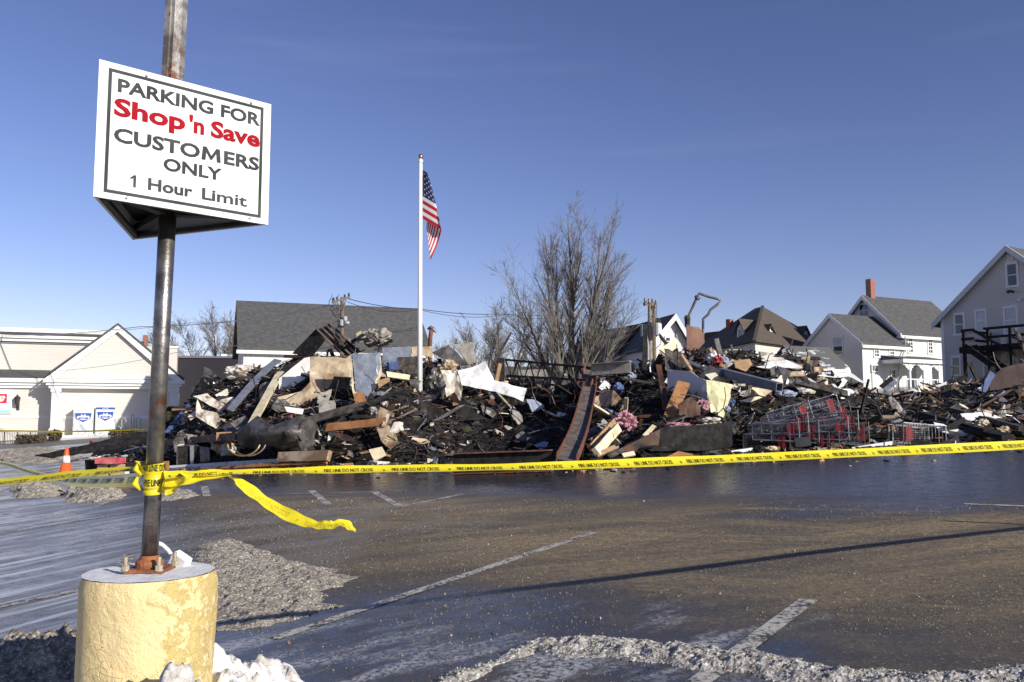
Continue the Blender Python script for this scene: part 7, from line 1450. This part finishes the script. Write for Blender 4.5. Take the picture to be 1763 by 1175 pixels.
# ---- middling bent sheets and jagged uprights, labelled by their neighbour
heroes0 = [(proj(o.location), o) for o in C.objects if o.parent is None and o.type == 'MESH' and 'label' in o and not o.get('kind') and 16 < o.location.y < 31]
taken = {}
def near_label(pp, first):
    for _, ho in sorted(heroes0, key=lambda q: (q[0][0] - pp[0]) ** 2 + (q[0][1] - pp[1]) ** 2)[:8]:
        w = f"{first} by the {ho['label']}"
        if len(w.split()) <= 16 and w not in taken: taken[w] = 1; return w
    return None
SHM = [('whitedirt', 'dirty white torn sheet'), ('galvdark', 'smoky bent metal sheet'), ('tan', 'scorched tan scrap'), ('concrete', 'ash grey board scrap'), ('char2', 'grey charred sheet'), ('white', 'clean white scrap'), ('galv', 'shiny bent metal scrap'), ('brown', 'scorched brown sheet')]
SHW = {0: [.22, .26, .16, .10, .14, .05, .04, .03], 1: [.12, .26, .12, .12, .24, .02, .04, .08], 2: [.04, .22, .04, .10, .50, .0, .0, .10], 3: [.10, .18, .10, .14, .26, .04, .02, .16], 4: [.20, .18, .14, .14, .18, .08, .02, .06], 5: [.10, .20, .08, .12, .40, .05, .0, .05]}
for zi, (xa, xb, zn) in enumerate(zones):
    made_ = 0; tries = 0
    while made_ < 26 and tries < 90:
        tries += 1; px = rng.uniform(xa + 10, xb); sky_y = float(np.interp(px, SKY_X, SKY_Y)); fy = float(np.interp(px, FR_X, FR_Y)); py = sky_y + 4 + rng.random() ** 1.3 * (fy - sky_y) * .8
        if 1280 < px < 1620 and py > 690: continue
        k = int(rng.choice(8, p=np.array(SHW[zi]) / sum(SHW[zi]))); mt, wd = SHM[k]; lb = near_label((px, py), wd)
        if lb is None: continue
        r_ = rng.uniform(9, 27); n_ = int(rng.integers(4, 7)); a0 = rng.uniform(0, 6.28); asp = rng.uniform(.35, .9); tl = rng.normal(0, .5)
        poly = []
        for j in range(n_):
            a = a0 + 2 * math.pi * j / n_ + rng.normal(0, .2); rr = r_ * rng.uniform(.65, 1.2); ex_, ey_ = rr * math.cos(a), rr * math.sin(a) * asp; poly.append((px + ex_ * math.cos(tl) - ey_ * math.sin(tl), py + ex_ * math.sin(tl) + ey_ * math.cos(tl)))
        sheet('bent_sheet', poly, mt, lb, 'sheet', tilt=rng.uniform(-.1, 1.2), yaw=rng.normal(0, .6), crump=rng.uniform(.05, .16), csc=rng.uniform(1.8, 3.2), off=rng.uniform(-.2, .15), cuts=4); made_ += 1
    for j in range(7):
        px = rng.uniform(xa + 20, xb); sky_y = float(np.interp(px, SKY_X, SKY_Y)); L_ = rng.uniform(16, 42); a = rng.normal(-1.57, .75); mk = str(rng.choice(['char', 'char2', 'galvdark', 'brown'])); lb = near_label((px, sky_y), {'char': 'black', 'char2': 'grey', 'galvdark': 'metal', 'brown': 'brown'}[mk] + ' jagged upright stick')
        if lb: plank('jagged_stick', (px, sky_y + 14), (px + L_ * math.cos(a), sky_y + 14 + L_ * math.sin(a)), rng.uniform(.05, .16), .04, mk, lb, 'stick', Y0=float(heap_params(np.array(px))[1]) - .6, Y1=float(heap_params(np.array(px))[1]) - rng.uniform(.2, 1.2), rag=.6)

# ---- counted boards over the heap, named by the piece they lie beside
heroes = [o for o in C.objects if o.parent is None and o.type == 'MESH' and 'label' in o and not o.get('kind') and 16 < o.location.y < 31]
hxy = [(proj(o.location), o) for o in heroes]
def first_part(lb):
    w = lb.split(); return ' '.join(w[:11])
made = 0; combos = {}
for zi, (xa, xb, zn) in enumerate(zones):
    for i in range(24):
        px = rng.uniform(xa, xb); Yf, Yc, _, _ = heap_params(np.array(px)); t = rng.random() ** .9; y = float(Yf) + .4 + t * (float(Yc) - float(Yf)); x = (px - CX) / FPX * y * cp; h = float(heap_h(x, y))
        mk = str(rng.choice(['char', 'char2', 'brown', 'wood', 'galvdark', 'cream'], p=[.45, .25, .12, .05, .08, .05])); me = protos[mk, int(rng.integers(0, 3))]
        nm = {'galvdark': 'metal_strip'}.get(mk, 'burnt_board' if mk in ('char', 'char2', 'brown') else 'wood_board'); ob = bpy.data.objects.new(nm, me); C.objects.link(ob)
        L = rng.uniform(.6, 2.0); ob.scale = (L, rng.uniform(.06, .18), rng.uniform(.02, .05)); a = rng.normal(0.1, .8)
        ob.rotation_euler = (rng.normal(0, .6), rng.normal(-.05, .3), a); ob.location = (x, y, float(gz(x, y)) + max(h, 0) + rng.uniform(.02, .16))
        pp = proj(ob.location); near = sorted(hxy, key=lambda q: (q[0][0] - pp[0]) ** 2 + (q[0][1] - pp[1]) ** 2)
        kindw = wordk[mk] + (' strip' if mk == 'galvdark' else ' board'); lab = None
        for _, ho in near[:6]:
            w = f"{'long' if L > 1.25 else 'short'} {kindw} by the {ho['label']}"
            if len(w.split()) <= 16 and w not in combos: lab = w; break
        if lab is None: lab = f'{kindw} lying in the {zn}'
        combos[lab] = 1; tag(ob, lab, 'board', f'{kindw}s in the {zn}')
